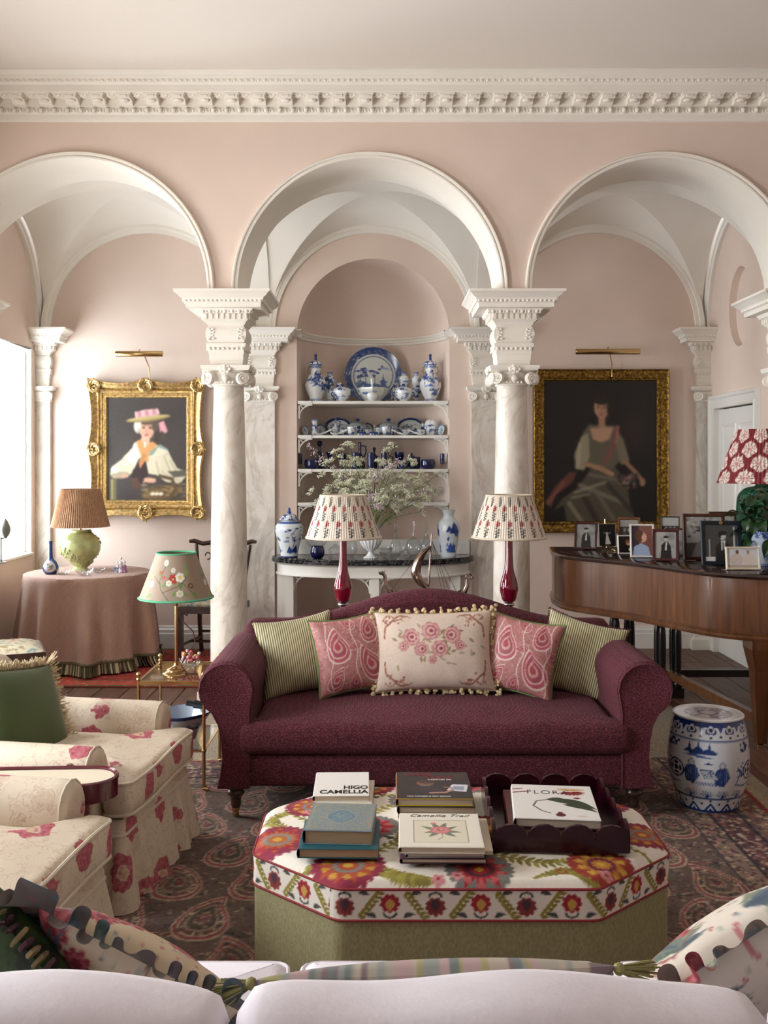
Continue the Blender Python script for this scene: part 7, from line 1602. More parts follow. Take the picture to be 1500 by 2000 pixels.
# ---------------------------------------------------------------- ottoman
OX, OY, OZ = .25, 3.31, .415; RZ = .0225
OCT = [(-.39, -.425), (.39, -.425), (.675, -.17), (.675, .2), (.43, .44), (-.43, .44), (-.675, .2), (-.675, -.17)]
t = thing('suzani_ottoman', 'large octagonal ottoman with suzani-embroidered top and olive linen sides', 'ottoman', (OX, OY, 0))
lin = NT('olive_linen'); lin.set(rough=.9); lin.color(lin.ramp(lin.noise(160, 2, .6, lin.co((1, 1, .5))), [(.3, '8a855e'), (.7, 'a39d78')])); lin.bump(lin.noise(300, 2), .25, .003)
og = rpoly(OCT, .03, 4); loft([(inset(og, .004), RZ), (inset(og, .004), OZ - .09)]).build('linen_base', lin.m, t, smooth=40)
def suzani():
    c = Cv(1.4, .9, 330, 'e8e2d6'); r = random.Random(21)
    def ros(x, y, R, k):
        A = [('86263e', 'a84a2c', '7d7d7a', 'bf8f34'), ('74746f', 'a01c26', '4c2438', 'b85a5a'), ('96342a', 'b8782c', '70243a', 'c9a040'), ('8a2a44', 'b4622f', '85827c', 'a0242e')][k % 4]
        c.rose(x, y, R, 26, .1, A[0], r.random())
        c.rose(x, y, R * .84, 10, .42, A[1], r.random(), kind='star')
        for q in range(10): a = q * 2 * PI / 10 + .3; c.rose(x + R * .62 * math.cos(a), y + R * .62 * math.sin(a), R * .13, 3, .4, A[3], a)
        c.rose(x, y, R * .44, 16, .14, A[2]); c.rose(x, y, R * .3, 10, .2, A[1]); c.rose(x, y, R * .14, 6, .2, 'c9a23c')
    def vine(pts):
        P = spl_xy(pts, 26); c.line(P, .009, '8d8438')
        for i in range(1, 26):
            dx, dy = P[i][0] - P[i - 1][0], P[i][1] - P[i - 1][1]; a = math.atan2(dy, dx); wd = .042 * math.sin(PI * min(.97, max(.06, i / 26)))
            for sg in (-1, 1): c.leaf(P[i][0], P[i][1], P[i][0] + wd * math.cos(a + sg * .95), P[i][1] + wd * math.sin(a + sg * .95), .016, r.choice(['8d8438', '7d7430', '9c923f']))
    for (a, b, cc, d) in (((.1, .1), (.3, .16), (.5, .3), (.48, .48)), ((.55, .12), (.75, .2), (.95, .14), (1.1, .2)), ((1.3, .2), (1.18, .36), (1.22, .55), (1.08, .7)), ((.1, .6), (.25, .45), (.4, .55), (.55, .7)), ((.3, .82), (.5, .74), (.7, .84), (.9, .76)), ((.62, .3), (.7, .42), (.6, .55), (.72, .66)), ((.95, .3), (.86, .45), (.98, .55), (.92, .68)), ((.05, .3), (.12, .4), (.06, .52), (.14, .6)), ((1.3, .62), (1.25, .72), (1.12, .8), (1.0, .84)), ((.3, .05), (.4, .1), (.5, .06), (.6, .04)), ((.9, .05), (1.0, .09), (1.1, .05), (1.2, .1))): vine((a, b, cc, d))
    for i, (x, y) in enumerate(((.34, .13), (.74, .1), (1.12, .14), (.1, .34), (1.31, .38), (.4, .42), (.8, .4), (1.12, .46), (.2, .64), (.58, .68), (.92, .7), (1.24, .68), (.38, .86), (.76, .88))): ros(x, y, .108 if i % 3 else .118, i)
    for _ in range(46):
        x, y = r.uniform(.05, 1.35), r.uniform(.03, .87); k = r.random()
        if k < .4: c.line([(x + (.004 + .0016 * q) * math.cos(q * .7), y + (.004 + .0016 * q) * math.sin(q * .7)) for q in range(12)], .004, '9a2a34')
        elif k < .7: a = r.uniform(0, 6); c.leaf(x, y, x + .04 * math.cos(a), y + .04 * math.sin(a), .018, '38403a', bend=.2); c.leaf(x, y, x + .03 * math.cos(a + 1), y + .03 * math.sin(a + 1), .014, '38403a')
        else: c.rose(x, y, .024, 5, .4, 'cc8a8c', r.random()); c.ell(x, y, .006, .006, '9a2a34')
    return c.grain(.012)
sz = suzani(); na = 110; per = dens(og, 3.9 / 680); n_ = len(per); rows = []; uv = []
for q in range(na + 1):
    f = 1 - q / na; e = 1 - f; edge = min(1, e / .06); zz = OZ - .022 * (1 - math.sin(edge * PI / 2)) + .02 * (1 - f ** 2)
    rows.append([(p[0] * f, p[1] * f, zz) for p in per + per[:1]]); uv.append([(.5 + p[0] * f / 1.4, .5 + p[1] * f / .9) for p in per + per[:1]])
uv = np.array(uv).reshape(-1, 2); mb = MB().agrid(np.array(rows)); emb = painted('wool_embroidery', .85, .35, 350)
mb.build('embroidered_top', emb, t, smooth=80, col=sz.get(uv[:, 0], uv[:, 1]))
Lp = 4.0; bc = Cv(Lp, .1, 330, 'e6e0d4'); r = random.Random(5); x = .05; k = 0
while x < Lp:
    y = .05; A = ('9a2430', 'c49a4c', '2c3230') if k % 2 else ('84342f', '4a3040', '2c3230')
    bc.rose(x, y + (.006 if k % 2 else -.006), .031, 9, .2, A[0], .2); bc.leaf(x, y + .02, x, y - .02, .028, A[1]); sg = -1 if k % 2 else 1
    bc.line([(x + .018 * math.cos(a), y + sg * .026 + sg * .014 * math.sin(a)) for a in [q * PI / 6 for q in range(7)]], .006, A[2])
    bc.leaf(x + .04, y + sg * .04, x + .075, y + sg * .03, .016, '4a4c48', bend=.15); bc.leaf(x - .04, y + sg * .04, x - .075, y + sg * .03, .016, '4a4c48', bend=-.15)
    for q in range(7):
        u_ = q / 6; lx, ly = x + .045 + .055 * u_, y - sg * .04 + sg * .075 * u_; bc.leaf(lx, ly, lx + .022, ly + sg * .004, .012, '857a34'); bc.leaf(lx, ly, lx + .004, ly + sg * .022, .012, '8f8438')
    x += .135; k += 1
pb = dens(og, 3.9 / 1000); L = [0]
for i in range(len(pb)): a, b = Vector(pb[i]), Vector(pb[(i + 1) % len(pb)]); L.append(L[-1] + (b - a).length)
rows = []; uv = []
for q in range(26): rows.append([(p[0], p[1], OZ - .115 + .093 * q / 25) for p in pb + pb[:1]]); uv.append([(l / Lp, q / 25) for l in L])
uv = np.array(uv).reshape(-1, 2); bo_ = MB().agrid(np.array(rows)).build('embroidered_band', emb, t, smooth=80, col=bc.get(uv[:, 0], uv[:, 1]))
rp = plain('red_cord', '8a2a30', .8)
for z in (OZ - .022, OZ - .115): MB().tube([(p[0], p[1], z) for p in og], .004, 5, closed=True).build('red_piping', rp, bo_)
# ---------------------------------------------------------------- books
pgm = NT('page_edges'); pgm.set(rough=.8); pgm.color(pgm.ramp(pgm.wave(160, 1.5, pgm.co(), 'Z'), [(.3, 'b8a890'), (.7, 'd9cfbc')])); M['pages'] = pgm.m
pgt = NT('toned_page_edges'); pgt.set(rough=.8); pgt.color(pgt.ramp(pgt.wave(160, 1.5, pgt.co(), 'Z'), [(.3, '8d765c'), (.7, 'b59c7c')])); M['pagest'] = pgt.m
M['ink'] = plain('black_ink', '141414', .5); M['inkw'] = plain('white_ink', 'e8e6e0', .5); M['inkr'] = plain('red_ink', '8a1a2a', .5)
zb = {}
def book(key, label, px, py, D, w_, d_, th, rz, cover, pages='pages', z=None, inset_=.004, jacket=None, spine=None):
    z0 = z if z is not None else zb.get(key, OZ + .0205); P = at(px, py, D); t = thing('book', label, 'book', (P.x, D, z0), rz, group='books on the ottoman')
    b = .0028; mc = plain('book_cover', cover, .4) if isinstance(cover, str) else cover
    MB().rbox((0, 0, b / 2), (w_, d_, b), .001, 1).build('back_board', mc, t, smooth=0); MB().rbox((0, 0, th - b / 2), (w_, d_, b), .001, 1).build('front_board', mc, t, smooth=0)
    MB().rbox((inset_ / 2, 0, th / 2), (w_ - inset_ * 2, d_ - inset_ * 2, th - 2 * b + .0004), .0008, 1).build('pages', M[pages], t, smooth=0)
    sp = MB(); sp.grid(lambda u, v: (-w_ / 2 - .004 * math.sin(PI * v) + .001, (u - .5) * d_, th * v), 5, 7); sp.build('spine', plain('spine', spine, .4) if spine else mc, t)
    zb[key] = z0 + th; t['_top'] = th; t['_w'] = w_; t['_d'] = d_; return t, th
# stack A: camellia volume
book('A', 'cream booklet under the white HIGO CAMELLIA book', 676, 1548, 3.58, .2, .26, .014, -.03, 'ded6c6')
t, th = book('A', 'white book titled HIGO CAMELLIA at the back of the ottoman', 668, 1543, 3.6, .2, .265, .022, .02, 'e6e4df', spine='d8d6d0')
text('title', 'HIGO', .05, M['ink'], t, (.096, -.06, th + .0002), align='RIGHT', fit=.088, off=.0014); text('title', 'CAMELLIA', .05, M['ink'], t, (.096, -.108, th + .0002), align='RIGHT', fit=.176, off=.0014)
# stack B: blue gilt book on teal
book('B', 'teal clothbound book under the blue gilt-stamped book', 665, 1650, 3.13, .25, .25, .03, -.02, '1f5a64', 'pagest')
t, th = book('B', 'thick old book with blue cover stamped in gold', 667, 1600, 3.16, .215, .245, .044, -.06, '6f8590', 'pagest')
cv = Cv(.86, 1, 190, '7d9098'); r = random.Random(2)
cv.rect(.02, .84, .02, .98, 'a3916c'); cv.rect(.035, .825, .03, .97, '74888f')
for _ in range(1500):
    x, y = r.random() * .86, r.random(); e = min(x, .86 - x, y * .86, (1 - y) * .86)
    if e < .24: cv.ell(x, y, .011, .006, r.choice(['b09c70', 'a08c62', '66808c']), r.uniform(0, 3))
cv.rose(.43, .5, .24, 4, .12, 'b09c70', PI / 4, 1, .85, 1.1); cv.rose(.43, .5, .225, 4, .12, '5c7f92', PI / 4, 1, .85, 1.1)
for _ in range(220): a, q = r.uniform(0, 6.28), r.uniform(0, .17); cv.ell(.43 + q * math.cos(a) * .85, .5 + q * math.sin(a) * 1.1, .009, .005, r.choice(['93a2a0', '4c7084', 'a39a78']), r.uniform(0, 3))
flatcard('stamped_cover', .205, .235, cv, M['satin'], t, th + .0006)
# stack C: Wilson's China
book('C', 'white-spined book at the bottom below the black WILSON\'S CHINA book', 848, 1570, 3.47, .26, .27, .022, .01, 'dcd8d0')
book('C', 'dark green book below the black WILSON\'S CHINA book', 850, 1560, 3.46, .265, .275, .026, -.02, '23281f', 'pages')
t, th = book('C', 'black book titled WILSON\'S CHINA with a reading man on its cover', 846, 1533, 3.47, .262, .285, .026, -.01, 'c9a820', spine='8a2a5a')
cv = Cv(.92, 1, 170, '17151a'); cv.ell(.36, .56, .11, .1, '7d5442'); cv.ell(.38, .6, .1, .06, '3a2a22'); cv.poly([(.2, .46), (.5, .5), (.62, .3), (.5, .2), (.12, .25)], '26222a'); cv.line([(.3, .46), (.42, .47)], .012, 'a8a4a0'); cv.poly([(.62, .3), (.86, .24), (.9, .5), (.7, .52)], 'd6d8de'); cv.poly([(.68, .32), (.83, .29), (.85, .44), (.72, .46)], '8d97ac'); cv.line([(.42, .2), (.6, .22), (.68, .3)], .05, 'a87c66'); cv.line([(.6, .42), (.68, .38)], .04, '8a5f4c'); cv.ell(.8, .85, .08, .05, '4a3a24', 0, .6)
flatcard('cover_picture', .26, .283, cv, M['satin'], t, th + .0005)
text('title', "WILSON'S", .034, M['inkr'], t, (-.1, .1, th + .001), fit=.095); text('title', 'CHINA', .034, M['inkr'], t, (-.025, .068, th + .001), fit=.095); text('subtitle', 'A CENTURY ON', .016, M['inkw'], t, (-.018, .05, th + .001), fit=.085); text('author', 'MARK FLANAGAN & TONY KIRKHAM', .012, M['inkw'], t, (-.095, -.125, th + .001), fit=.15)
# stack D: camellia print
book('D', 'lowest book, plum coloured, below the camellia print book', 862, 1675, 3.1, .262, .27, .016, -.01, '4a2a3c')
book('D', 'lilac grey booklet below the camellia print book', 864, 1665, 3.1, .24, .26, .014, .01, 'a8a2b0')
book('D', 'cream paper folder jutting out below the camellia print book', 872, 1658, 3.1, .275, .27, .012, -.03, 'c9bda6')
t, th = book('D', 'cream book with a framed pink camellia print on its cover', 860, 1619, 3.08, .258, .285, .02, -.02, 'ded8ca', spine='d2ccbe')
cv = Cv(.86, 1, 200, 'e2dccf'); cv.rect(.14, .72, .12, .78, 'd9d2bd'); cv.line([(.14, .12), (.72, .12), (.72, .78), (.14, .78), (.14, .12)], .006, '8d8270'); cv.line([(.155, .135), (.705, .135), (.705, .765), (.155, .765), (.155, .135)], .003, 'b8ac94')
for (x0, y0, x1, y1) in ((.43, .45, .22, .6), (.43, .45, .25, .4), (.43, .45, .3, .28), (.43, .45, .62, .6), (.43, .45, .66, .42), (.43, .45, .6, .28), (.43, .5, .34, .7), (.43, .5, .5, .7)): cv.leaf(x0, y0, x1, y1, .07, '75806a'); cv.line([(x0, y0), (x1, y1)], .004, '566050')
cv.line([(.44, .45), (.45, .28), (.4, .2)], .008, '6b705a'); cv.rose(.43, .48, .12, 7, .2, 'c4777c', .3); cv.rose(.43, .48, .085, 6, .2, 'd38c8c', .8); cv.rose(.43, .49, .05, 5, .2, 'b85e66', .1); cv.ell(.44, .5, .022, .018, 'd9c08a'); cv.ell(.36, .68, .035, .03, 'c87a80')
flatcard('cover_print', .25, .278, cv, M['print'], t, th + .0004); text('title', 'Camellia Trail', .03, M['ink'], t, (-.1, .108, th + .0008), shear=.45, sx=1.15, off=-.0006)
# tray with books
lac = plain('plum_lacquer', '2a0512', .2, spec=.3, coat=.15); TXc, TYc, TW, TDp = .565, 3.31, .42, .5
t = thing('scalloped_tray', 'plum lacquer tray with scalloped gallery edge', 'tray', (TXc, TYc, OZ + .0195), -.03)
MB().rbox((0, 0, .005), (TW, TDp, .01), .002, 1).build('base', lac, t, smooth=0)
def gallery(L, n, h0=.04, h1=.086):
    pts = [(-L / 2, 0)] ; R = L / n / 2
    for q in range(n):
        cx = -L / 2 + R + q * 2 * R
        for k in range(13): a = PI - PI * k / 12; pts.append((cx + R * math.cos(a) * .985, h0 + (h1 - h0) * math.sin(a) ** .8))
    pts.append((L / 2, 0)); mb = MB().prism(pts, -.006, .006); mb.xf(Matrix.Rotation(PI / 2, 4, 'X')); return mb
for sy in (-1, 1): g = gallery(TW, 4); g.xf(Matrix.Translation((0, sy * TDp / 2, .0))); g.build('scalloped_side', lac, t, smooth=30)
for sx in (-1, 1): g = gallery(TDp, 5); g.xf(Matrix.Translation((sx * TW / 2, 0, 0)) @ Matrix.Rotation(PI / 2, 4, 'Z')); g.build('scalloped_side', lac, t, smooth=30)
zt = OZ + .0295
lth = plain('worn_red_leather', '4c1518', .45, var=.35, vs=30); book('E', 'worn red leather volume lying in the tray under FLORA', 1075, 1580, 3.3, .3, .36, .042, -.07, lth, 'pagest', z=zt)
t, th = book('E', 'white book titled FLORA with dark leaf and red flower in the tray', 1082, 1563, 3.28, .275, .33, .03, -.1, 'e2e0dc', spine='d8d4d0')
MB().rbox((0, 0, .0014), (.277, .332, .0029), .001, 1).build('plum_board_edge', plain('plum_board', '3a0e1c', .4), t, smooth=0)
cv = Cv(.84, 1, 190, 'e4e2de'); 
for q in range(9): a = 2.2 + q * .32; cv.leaf(.62, .8, .62 + .16 * math.cos(a + 1.4), .8 + .12 * math.sin(a + 1.4), .045, ['8a1f28', 'a83034', '6a1420'][q % 3])
for q in range(26): a = q * .24; cv.line([(.62, .86), (.62 + .15 * math.cos(a), .87 + .06 * math.sin(a))], .005, ['b8862c', 'c9942c', 'a8502c'][q % 3])
for (x0, y0, x1, y1, w_, b_) in ((.36, .55, .84, .3, .15, .12), (.34, .56, .6, .5, .12, .1), (.5, .42, .84, .22, .1, .1)): cv.leaf(x0, y0, x1, y1, w_, '2c3a2a', bend=b_); cv.line([(x0, y0), (x1, y1)], .006, '4c5a40')
cv.line([(.36, .55), (.24, .5), (.2, .36), (.28, .22), (.36, .16)], .018, '4a5a30'); cv.line([(.0, .74), (.14, .78)], .03, '7a1a2c'); cv.line([(.0, .84), (.1, .87)], .02, '7a1a2c'); cv.ell(.46, .12, .05, .05, '5a1420'); cv.rect(.44, .48, .16, .2, '5a1420'); cv.ell(.67, .1, .055, .02, 'cfc4b4'); cv.poly([(.62, .62), (.67, .58), (.71, .62), (.66, .64)], '7a1620')
flatcard('cover_picture', .272, .327, cv, M['satin'], t, th + .0005); text('title', 'FLORA', .052, M['ink'], t, (-.09, .07, th + .001), fit=.14, sp=1.15, off=-.0012)

# ---------------------------------------------------------------- floral armchairs
def chintz():
    t = NT('rose_chintz_linen'); t.set(rough=.85); v = t.co()
    wp = t.n('ShaderNodeTexNoise'); wp.inputs['Scale'].default_value = 26; wp.inputs['Detail'].default_value = 4; t.lk(v, wp.inputs[0])
    ad = t.n('ShaderNodeVectorMath', operation='MULTIPLY_ADD'); t.lk(wp.outputs[1], ad.inputs[0]); ad.inputs[1].default_value = (.055, .055, .055); t.lk(v, ad.inputs[2])
    def vor(scale, off, rnd=.75):
        mp = t.n('ShaderNodeVectorMath', operation='ADD'); t.lk(ad.outputs[0], mp.inputs[0]); mp.inputs[1].default_value = off; d = t.n('ShaderNodeTexVoronoi'); d.inputs['Scale'].default_value = scale; d.inputs['Randomness'].default_value = rnd; t.lk(mp.outputs[0], d.inputs[0]); return d
    f1 = vor(4.6, (.3, .1, .7)); f2 = vor(6.5, (2.1, 1.7, .4), .9); fine = t.noise(70, 3, .6)
    red = t.ramp(fine, [(.35, '9c4450'), (.6, 'bd6f78')]); base = t.ramp(t.noise(3, 2), [(.3, 'd6c8b2'), (.7, 'ddd1be')])
    rA = t.ramp(f1.outputs[0], [(.1, 'ffffff'), (.13, '000000')], 'LINEAR'); ringm = t.ramp(f1.outputs[0], [(.12, '000000'), (.15, 'ffffff'), (.29, 'ffffff'), (.31, '000000')])
    m2 = t.ramp(f2.outputs[0], [(.18, 'aaaaaa'), (.23, '000000')]); ln = t.ramp(f2.outputs[0], [(.22, '000000'), (.245, 'bbbbbb'), (.27, '000000'), (.33, '000000'), (.35, '777777'), (.37, '000000')])
    sk = t.ramp(t.noise(16, 3, .6, ad.outputs[0]), [(.48, '000000'), (.5, 'c0c0c0'), (.52, '000000')])
    c = t.mix(sk, base, 'b08d80'); c = t.mix(ln, c, 'a88474'); c = t.mix(m2, c, t.ramp(fine, [(.35, 'a08468'), (.6, 'c4a88c')])); c = t.mix(ringm, c, red); c = t.mix(rA, c, t.ramp(fine, [(.4, 'cdb894'), (.6, 'b8747a')])); t.color(c); t.bump(t.noise(260, 2), .2, .003); return t.m
M['chintz'] = chintz(); M['pipe'] = plain('cream_piping', 'd9cfbc', .8)
def ruffle_skirt(mb, outline, z0, z1, amp, freq, flare):
    P = dens(outline, .008); n_ = len(P); rows = []
    for k in range(9):
        f = k / 8; row = []
        for i in range(n_ + 1):
            p, a, b = Vector(P[i % n_]), Vector(P[i - 1]), Vector(P[(i + 1) % n_]); d = (b - a).normalized(); nrm = Vector((d.y, -d.x)); s_ = math.sin(i * freq) + .5 * math.sin(i * freq * 1.73 + 1) + .35 * math.sin(i * freq * .41 + 2)
            q = p + nrm * (flare * f + amp * f ** .7 * s_); row.append((q.x, q.y, z1 - (z1 - z0) * f))
        rows.append(row)
    return mb.agrid(np.array(rows))
def armchair(loc, rz, label):
    t = thing('floral_armchair', label, 'armchair', loc, rz, group='floral slipcovered armchairs'); C = M['chintz']
    out = rpoly([(-.365, 0), (.365, 0), (.365, .08), (.42, .11), (.42, .86), (-.42, .86), (-.42, .11), (-.365, .08)], .03, 3)
    loft([(inset(out, .012), .03), (out, .06), (out, .30), (inset(out, .015), .33)]).build('base', C, t, smooth=50)
    sk = MB(); ruffle_skirt(sk, out, .012, .275, .015, .36, .04); so = sk.build('ruffled_skirt', C, t, smooth=80); MB().tube([(p[0] * 1.004, p[1], .277) for p in out], .006, 6, closed=True).build('skirt_piping', M['pipe'], so)
    T = rpoly([(-.37, -.03), (.37, -.03), (.37, .09), (.255, .1), (.255, .68), (-.255, .68), (-.255, .1), (-.37, .09)], .05, 4)
    cs_ = slab(dens(T, .03), .335, .485, .045, .035); wob(cs_, .012, 9, 4, .4); co = cs_.build('seat_cushion', C, t, smooth=70)
    for z in (.352, .468): MB().tube([(p[0], p[1], z + .006 * math.sin(p[0] * 9 + p[1] * 7)) for p in inset(dens(T, .03), .006)], .0065, 6, closed=True).build('piping', M['pipe'], co)
    for sg in (-1, 1):
        S = [(.262, .32), (.258, .47)] + [(.345 + .09 * math.cos(a), .508 + .09 * math.sin(a)) for a in [math.radians(q) for q in (190, 165, 140, 115, 90, 65, 40, 15, -10, -35)]] + [(.42, .43), (.418, .32)]
        cx_, cz_ = .34, .46; ys = [(.1, .55), (.097, .75), (.105, .9), (.125, .98), (.16, 1), (.4, 1), (.55, 1.0), (.7, 1.0), (.86, 1)]; mb = MB(); m_ = len(S)
        for j, (y, f) in enumerate(ys): mb.v += [(sg * (cx_ + (x - cx_) * f), y, cz_ + (z - cz_) * (f if z > .45 else 1) + .012 * (y - .2)) for x, z in S]
        for j in range(len(ys) - 1):
            for i in range(m_): mb.f.append((j * m_ + i, j * m_ + (i + 1) % m_, (j + 1) * m_ + (i + 1) % m_, (j + 1) * m_ + i))
        mb.f.append(tuple(range(m_))); mb.f.append(tuple((len(ys) - 1) * m_ + i for i in range(m_))); ao = mb.build('arm', C, t, smooth=60)
        MB().tube([(sg * (cx_ + (x - cx_) * .985), .118, cz_ + (z - cz_) * .985) for x, z in S[1:-1]], .004, 5).build('arm_piping', M['pipe'], ao)
    bk = MB(); bk.grid(lambda u, v: ((2 * u - 1) * (.38 - .05 * v ** 4), .72 + .1 * v - .03 * math.sin(PI * v), .33 + .45 * v - .03 * (2 * u - 1) ** 4 * v), 17, 13)
    bk.grid(lambda u, v: ((2 * u - 1) * (.38 - .05 * v ** 4), .86 + .06 * v, .12 + .66 * v - .03 * (2 * u - 1) ** 4 * v), 17, 13)
    bk.grid(lambda u, v: ((2 * u - 1) * .33, .8 + .12 * v, .78 - .03 * (2 * u - 1) ** 4 + .04 * math.sin(PI * v)), 17, 7)
    for sg in (-1, 1): bk.grid(lambda u, v: (sg * (.38 - .05 * v ** 4) + sg * .02 * math.sin(PI * u), (.68 + .12 * v) * (1 - u) + (.86 + .06 * v) * u, .33 * (1 - u) + .12 * u + .45 * v * (1 - u) + .66 * v * u - .03 * v), 7, 13)
    bk.build('back', C, t, smooth=70)
    bc_ = pillow(.48, .3, .12, 24, .03, .35); bc_.xf(Matrix.Translation((0, .72, .6)) @ Matrix.Rotation(-.22, 4, 'X')); bc_.build('back_cushion', C, t, smooth=80)
    return t
armchair((-.905, 3.92, .0125), 1.44, 'rose-print slipcovered armchair with the green fringed cushion'); armchair((-.965, 2.86, .0125), 1.44, 'rose-print slipcovered armchair nearest the pale sofa')
# green cushion with cream fringe
gs = plain('moss_green_silk', '44562a', .5, sheen=.2, var=.06, vs=4)
t = thing('green_fringed_cushion', 'moss green cushion with thick cream fringe on the far armchair', 'cushion', at(48, 1392, 3.92), rot=(-.42, .12, 1.15), group='cushions'); pillow(.4, .38, .15, 30, .06).build('cover', gs, t, smooth=80)
fr_m = MB(); rr_ = random.Random(8)
for (x, z, ox, oz) in perim(.4, .38, .06, 150):
    for q in range(8): a = rr_.gauss(0, .5); l = rr_.uniform(.02, .038); fr_m.cyl((x, rr_.gauss(0, .006), z), (x + ox * l + oz * a * .02, rr_.gauss(0, .016), z + oz * l + ox * a * .02), .0035, .002, 4)
stuff(fr_m.build('cream_fringe', plain('cream_fringe_yarn', 'cdbd9c', .9, var=.12, vs=40), t, smooth=0))
# plum tray table between the armchairs
t = thing('tray_table', 'plum lacquer tray table with cream top between the two armchairs', 'table', (-1.2, 3.405, .0235), .05); pl_ = plain('plum_gloss', '5a1426', .15, coat=.5)
st = [(.16 * 1.0 + .105 * math.cos(a), .105 * math.sin(a)) for a in [-PI / 2 + PI * q / 16 for q in range(17)]] + [(-.16 + .105 * math.cos(a), .105 * math.sin(a)) for a in [PI / 2 + PI * q / 16 for q in range(17)]]
loft([(st, .47), (st, .53)]).build('tray_body', pl_, t, smooth=40); loft([(inset(st, .014), .5), (inset(st, .014), .5315)]).build('cream_top', plain('cream_tray_lining', 'ddd2bc', .6), t, smooth=0); MB().tube([(p[0] * .985, p[1] * .96, .534) for p in st], .008, 6, closed=True).build('rim', pl_, t)
MB().rbox((0, 0, .24), (.2, .03, .47), .006, 1).build('pedestal', pl_, t); MB().rbox((0, 0, .012), (.3, .17, .024), .008, 2).build('foot', pl_, t); MB().bb(.06, .075, .1, .12, .52, .545).build('catch', pl_, t, smooth=0)

# ---------------------------------------------------------------- pale sofa in the foreground
pk = NT('pale_pink_linen_velvet'); pk.set(rough=.85, sheen=.25); pk.color(pk.ramp(pk.noise(9, 4, .65), [(.3, 'e0dae2'), (.7, 'ebe6ee')])); pk.bump(pk.noise(120, 3), .15, .004); M['blush'] = pk.m
NX = .165; t = thing('blush_sofa', 'pale blush sofa seen from behind in the foreground', 'sofa', (NX, 1.12, 0))
slab(dens(rpoly([(-1.2, .02), (1.2, .02), (1.2, 1.18), (-1.2, 1.18)], .05), .1), .03, .33, .04).build('base', M['blush'], t, smooth=60)
MB().rbox((0, .08, .5), (2.3, .16, .62), .06, 4).build('back_frame', M['blush'], t)
for sg in (-1, 1): MB().rbox((sg * 1.26, .6, .34), (.18, 1.16, .62), .07, 4).build('arm', M['blush'], t)
for k, (x0, x1) in enumerate(((-1.13, -.385), (-.365, .355), (.375, 1.13))):
    s_ = slab(dens(rpoly([(x0, .4), (x1, .4), (x1, 1.22), (x0, 1.22)], .05), .04), .335, .475, .045, .035); wob(s_, .008, 6, 10 + k, .4); so = s_.build('seat_cushion', M['blush'], t, smooth=70)
    MB().tube([(p[0], p[1], .458) for p in inset(dens(rpoly([(x0, .4), (x1, .4), (x1, 1.22), (x0, 1.22)], .05), .04), .006)], .006, 6, closed=True).build('piping', M['blush'], so)
for k, (x0, x1) in enumerate(((-1.13, -.381), (-.369, .366), (.378, 1.13))):
    b_ = MB(); cx_, hw = (x0 + x1) / 2, (x1 - x0) / 2
    def bf(u, v):
        a = 2 * PI * u; c_, s_ = math.cos(a), math.sin(a); e = .3
        x = 2 * v - 1; sq = (1 - abs(x) ** 6) ** .35
        yy = .115 * math.copysign(abs(c_) ** .6, c_) * (.25 + .75 * sq); zz = .27 * math.copysign(abs(s_) ** .5, s_) * (.86 + .14 * sq)
        return (cx_ + hw * x, .245 + yy - .1 * (zz + .27) * .25, .655 + zz + .008 * math.sin(5 * x + k))
    b_.grid(bf, 40, 41, wrapu=True); b_.build('back_cushion', M['blush'], t, smooth=80)
# cushions on the blush sofa
def tropical(seed, bg):
    c = Cv(1, 1, 150, bg); r = random.Random(seed)
    for _ in range(26):
        x, y, a = r.random(), r.random(), r.uniform(0, 6.28); k = r.random()
        if k < .45:
            for q in range(5): aa = a + (q - 2) * .3; c.leaf(x, y, x + .22 * math.cos(aa), y + .22 * math.sin(aa), .045, r.choice(['4c5f6e', '5d7078', '6a7a70', '54685a', '3e4e5e', '75806a']), .9, bend=.15)
        elif k < .75:
            R = r.uniform(.08, .14); c.rose(x, y, R, 9, .3, '9a3444', a); c.rose(x, y, R * .72, 8, .3, 'c0666c', a + .3); c.rose(x, y, R * .4, 7, .3, '8a2c3c', a)
        else: c.line([(x, y), (x + .2 * math.cos(a), y + .2 * math.sin(a)), (x + .3 * math.cos(a + .4), y + .3 * math.sin(a + .4))], .012, '7a5a4a')
    for _ in range(120): c.ell(r.random(), r.random(), .012, .008, r.choice(['b8606a', '5d7078', '8a9a8a', 'a0404c']), r.uniform(0, 3), .8)
    return c
def ruffle(t, w_, h_, pinch, cv, wd=.055, am0=.018, k=36):
    n_ = 900; P = perim(w_, h_, pinch, n_); rows = []; uvv = []
    for q in range(6):
        f = q / 5; row = []
        for i in range(n_ + 1):
            x, z, ox, oz = P[i % n_]; amp = am0 * (.75 + .35 * math.sin(i * .031) + .2 * math.sin(i * .083 + 1)); ph = 2 * PI * k * i / n_ + 1.6 * math.sin(2 * PI * 9 * i / n_) + math.sin(2 * PI * 5 * i / n_ + 1); row.append((x + ox * wd * f * (1 + .1 * math.sin(ph * .37)) + oz * amp * .45 * f * math.sin(2 * ph), amp * f * math.sin(ph) * 1.5, z + oz * wd * f * (1 + .1 * math.sin(ph * .37)) + ox * amp * .45 * f * math.sin(2 * ph))); uvv.append(((i * 7 / n_) % 1, .2 + .12 * f))
        rows.append(row)
    uvv = np.array(uvv); mb = MB().agrid(np.array(rows)); mb.build('ruffle', M['print'], t, smooth=80, col=cv.get(uvv[:, 0], uvv[:, 1]))
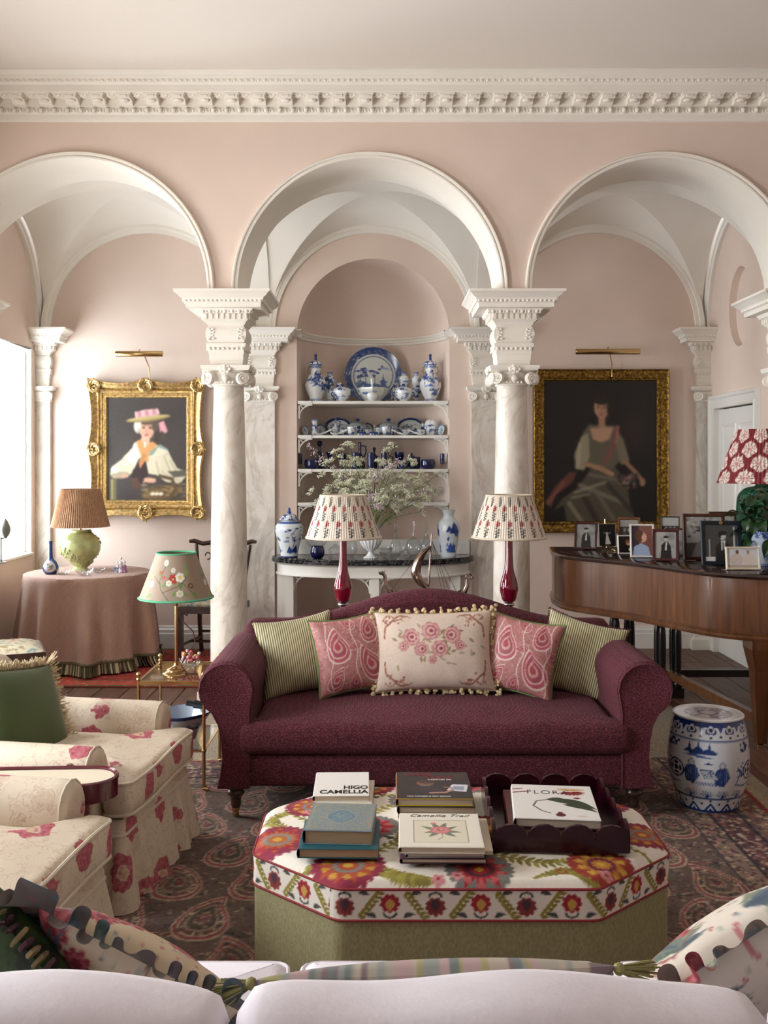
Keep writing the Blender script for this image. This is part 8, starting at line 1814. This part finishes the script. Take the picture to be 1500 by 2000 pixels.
tv = tropical(4, 'cbb99c'); P = at(270, 1915, 1.86); t = thing('ruffled_cushion', 'flower-print cushion with frilled edge between green cushion and striped bolster', 'cushion', P, rot=(.85, .42, -.1), group='cushions'); pillow(.4, .4, .15, 90, .06, cvf=tv, wr=.01).build('cover', M['print'], t, smooth=80); ruffle(t, .4, .4, .06, tropical(9, '5c5450'))
tv = tropical(14, 'd9d0c2'); P = at(1435, 1885, 1.87); t = thing('ruffled_cushion', 'flower-print cushion with frilled edge at the right corner of the pale sofa', 'cushion', P, rot=(.85, -.5, .12), group='cushions'); pillow(.5, .48, .18, 90, .06, cvf=tv, wr=.01).build('cover', M['print'], t, smooth=80); ruffle(t, .5, .48, .06, tropical(19, '8d7a6c'))
cs_ = Cv(2, 1, 120, 'a8a090'); x = 0; r = random.Random(4)
while x < 2: w_ = r.choice([.02, .03, .05, .1]); cs_.rect(x, x + w_, 0, 1, r.choice(['8f9490', 'b4a898', '7d6c70', 'a09a6c', 'b39a9a', 'a8a294', '6f7a78'])); x += w_
P = at(850, 1976, 1.74); t = thing('striped_bolster', 'muted striped oblong cushion with tassels on the pale sofa', 'cushion', P, rot=(.6, -.05, -.02), group='cushions'); pillow(.62, .26, .13, 110, .03, cvf=cs_).build('cover', M['print'], t, smooth=80)
def tassel(t, p, d, mat):
    m_ = MB(); rr = random.Random(1); d = Vector(d).normalized(); p = Vector(p)
    m_.sph(p, .011, 8, 6)
    for q in range(46): o_ = Vector((rr.gauss(0, 1), rr.gauss(0, 1), rr.gauss(0, 1))).normalized() * .022; m_.cyl(p + o_ * .2, p + d * .06 + o_, .0018, .0016, 4)
    stuff(m_.build('tassel', mat, t, smooth=0))
tsg = plain('olive_gold_tassel', '8f8a54', .6); tsp = plain('plum_tassel', '6a2438', .6)
tassel(t, (-.315, 0, .12), (-1, 0, -.5), tsg); tassel(t, (.318, 0, .12), (1, 0, -.4), tsg); tassel(t, (.318, -.01, -.02), (1, 0, -.3), tsp); tassel(t, (-.318, 0, -.1), (-1, 0, -.3), tsp)
P = at(0, 1905, 1.8); t = thing('green_brocade_cushion', 'dark green brocade cushion with looped fringe at the corner of the pale sofa', 'cushion', P, rot=(.5, .7, -.3), group='cushions'); gb = NT('green_brocade'); gb.set(rough=.6); gb.color(gb.ramp(gb.noise(22, 3, .6), [(.42, '14200c'), (.52, '2c4418')])); pillow(.4, .4, .16, 30, .06).build('cover', gb.m, t, smooth=80)
lp = MB(); lc = []; rr_ = random.Random(12)
for (x, z, ox, oz) in perim(.4, .4, .06, 90):
    k = lp.mark(); cc = hx(rr_.choice(['6a5a3c', '8d7a54', '4a2a34', '3a4450', '7a6a48'])); ph = rr_.uniform(0, 6); lp.tube([(x + ox * (.018 + .016 * math.cos(a)), .014 * math.sin(a + ph), z + oz * (.018 + .016 * math.cos(a))) for a in [q * .9 for q in range(7)]], .004, 5, closed=True); lc += [cc] * (lp.mark() - k)
stuff(lp.build('looped_fringe', painted('loop_yarn', .9), t, col=np.array(lc)))
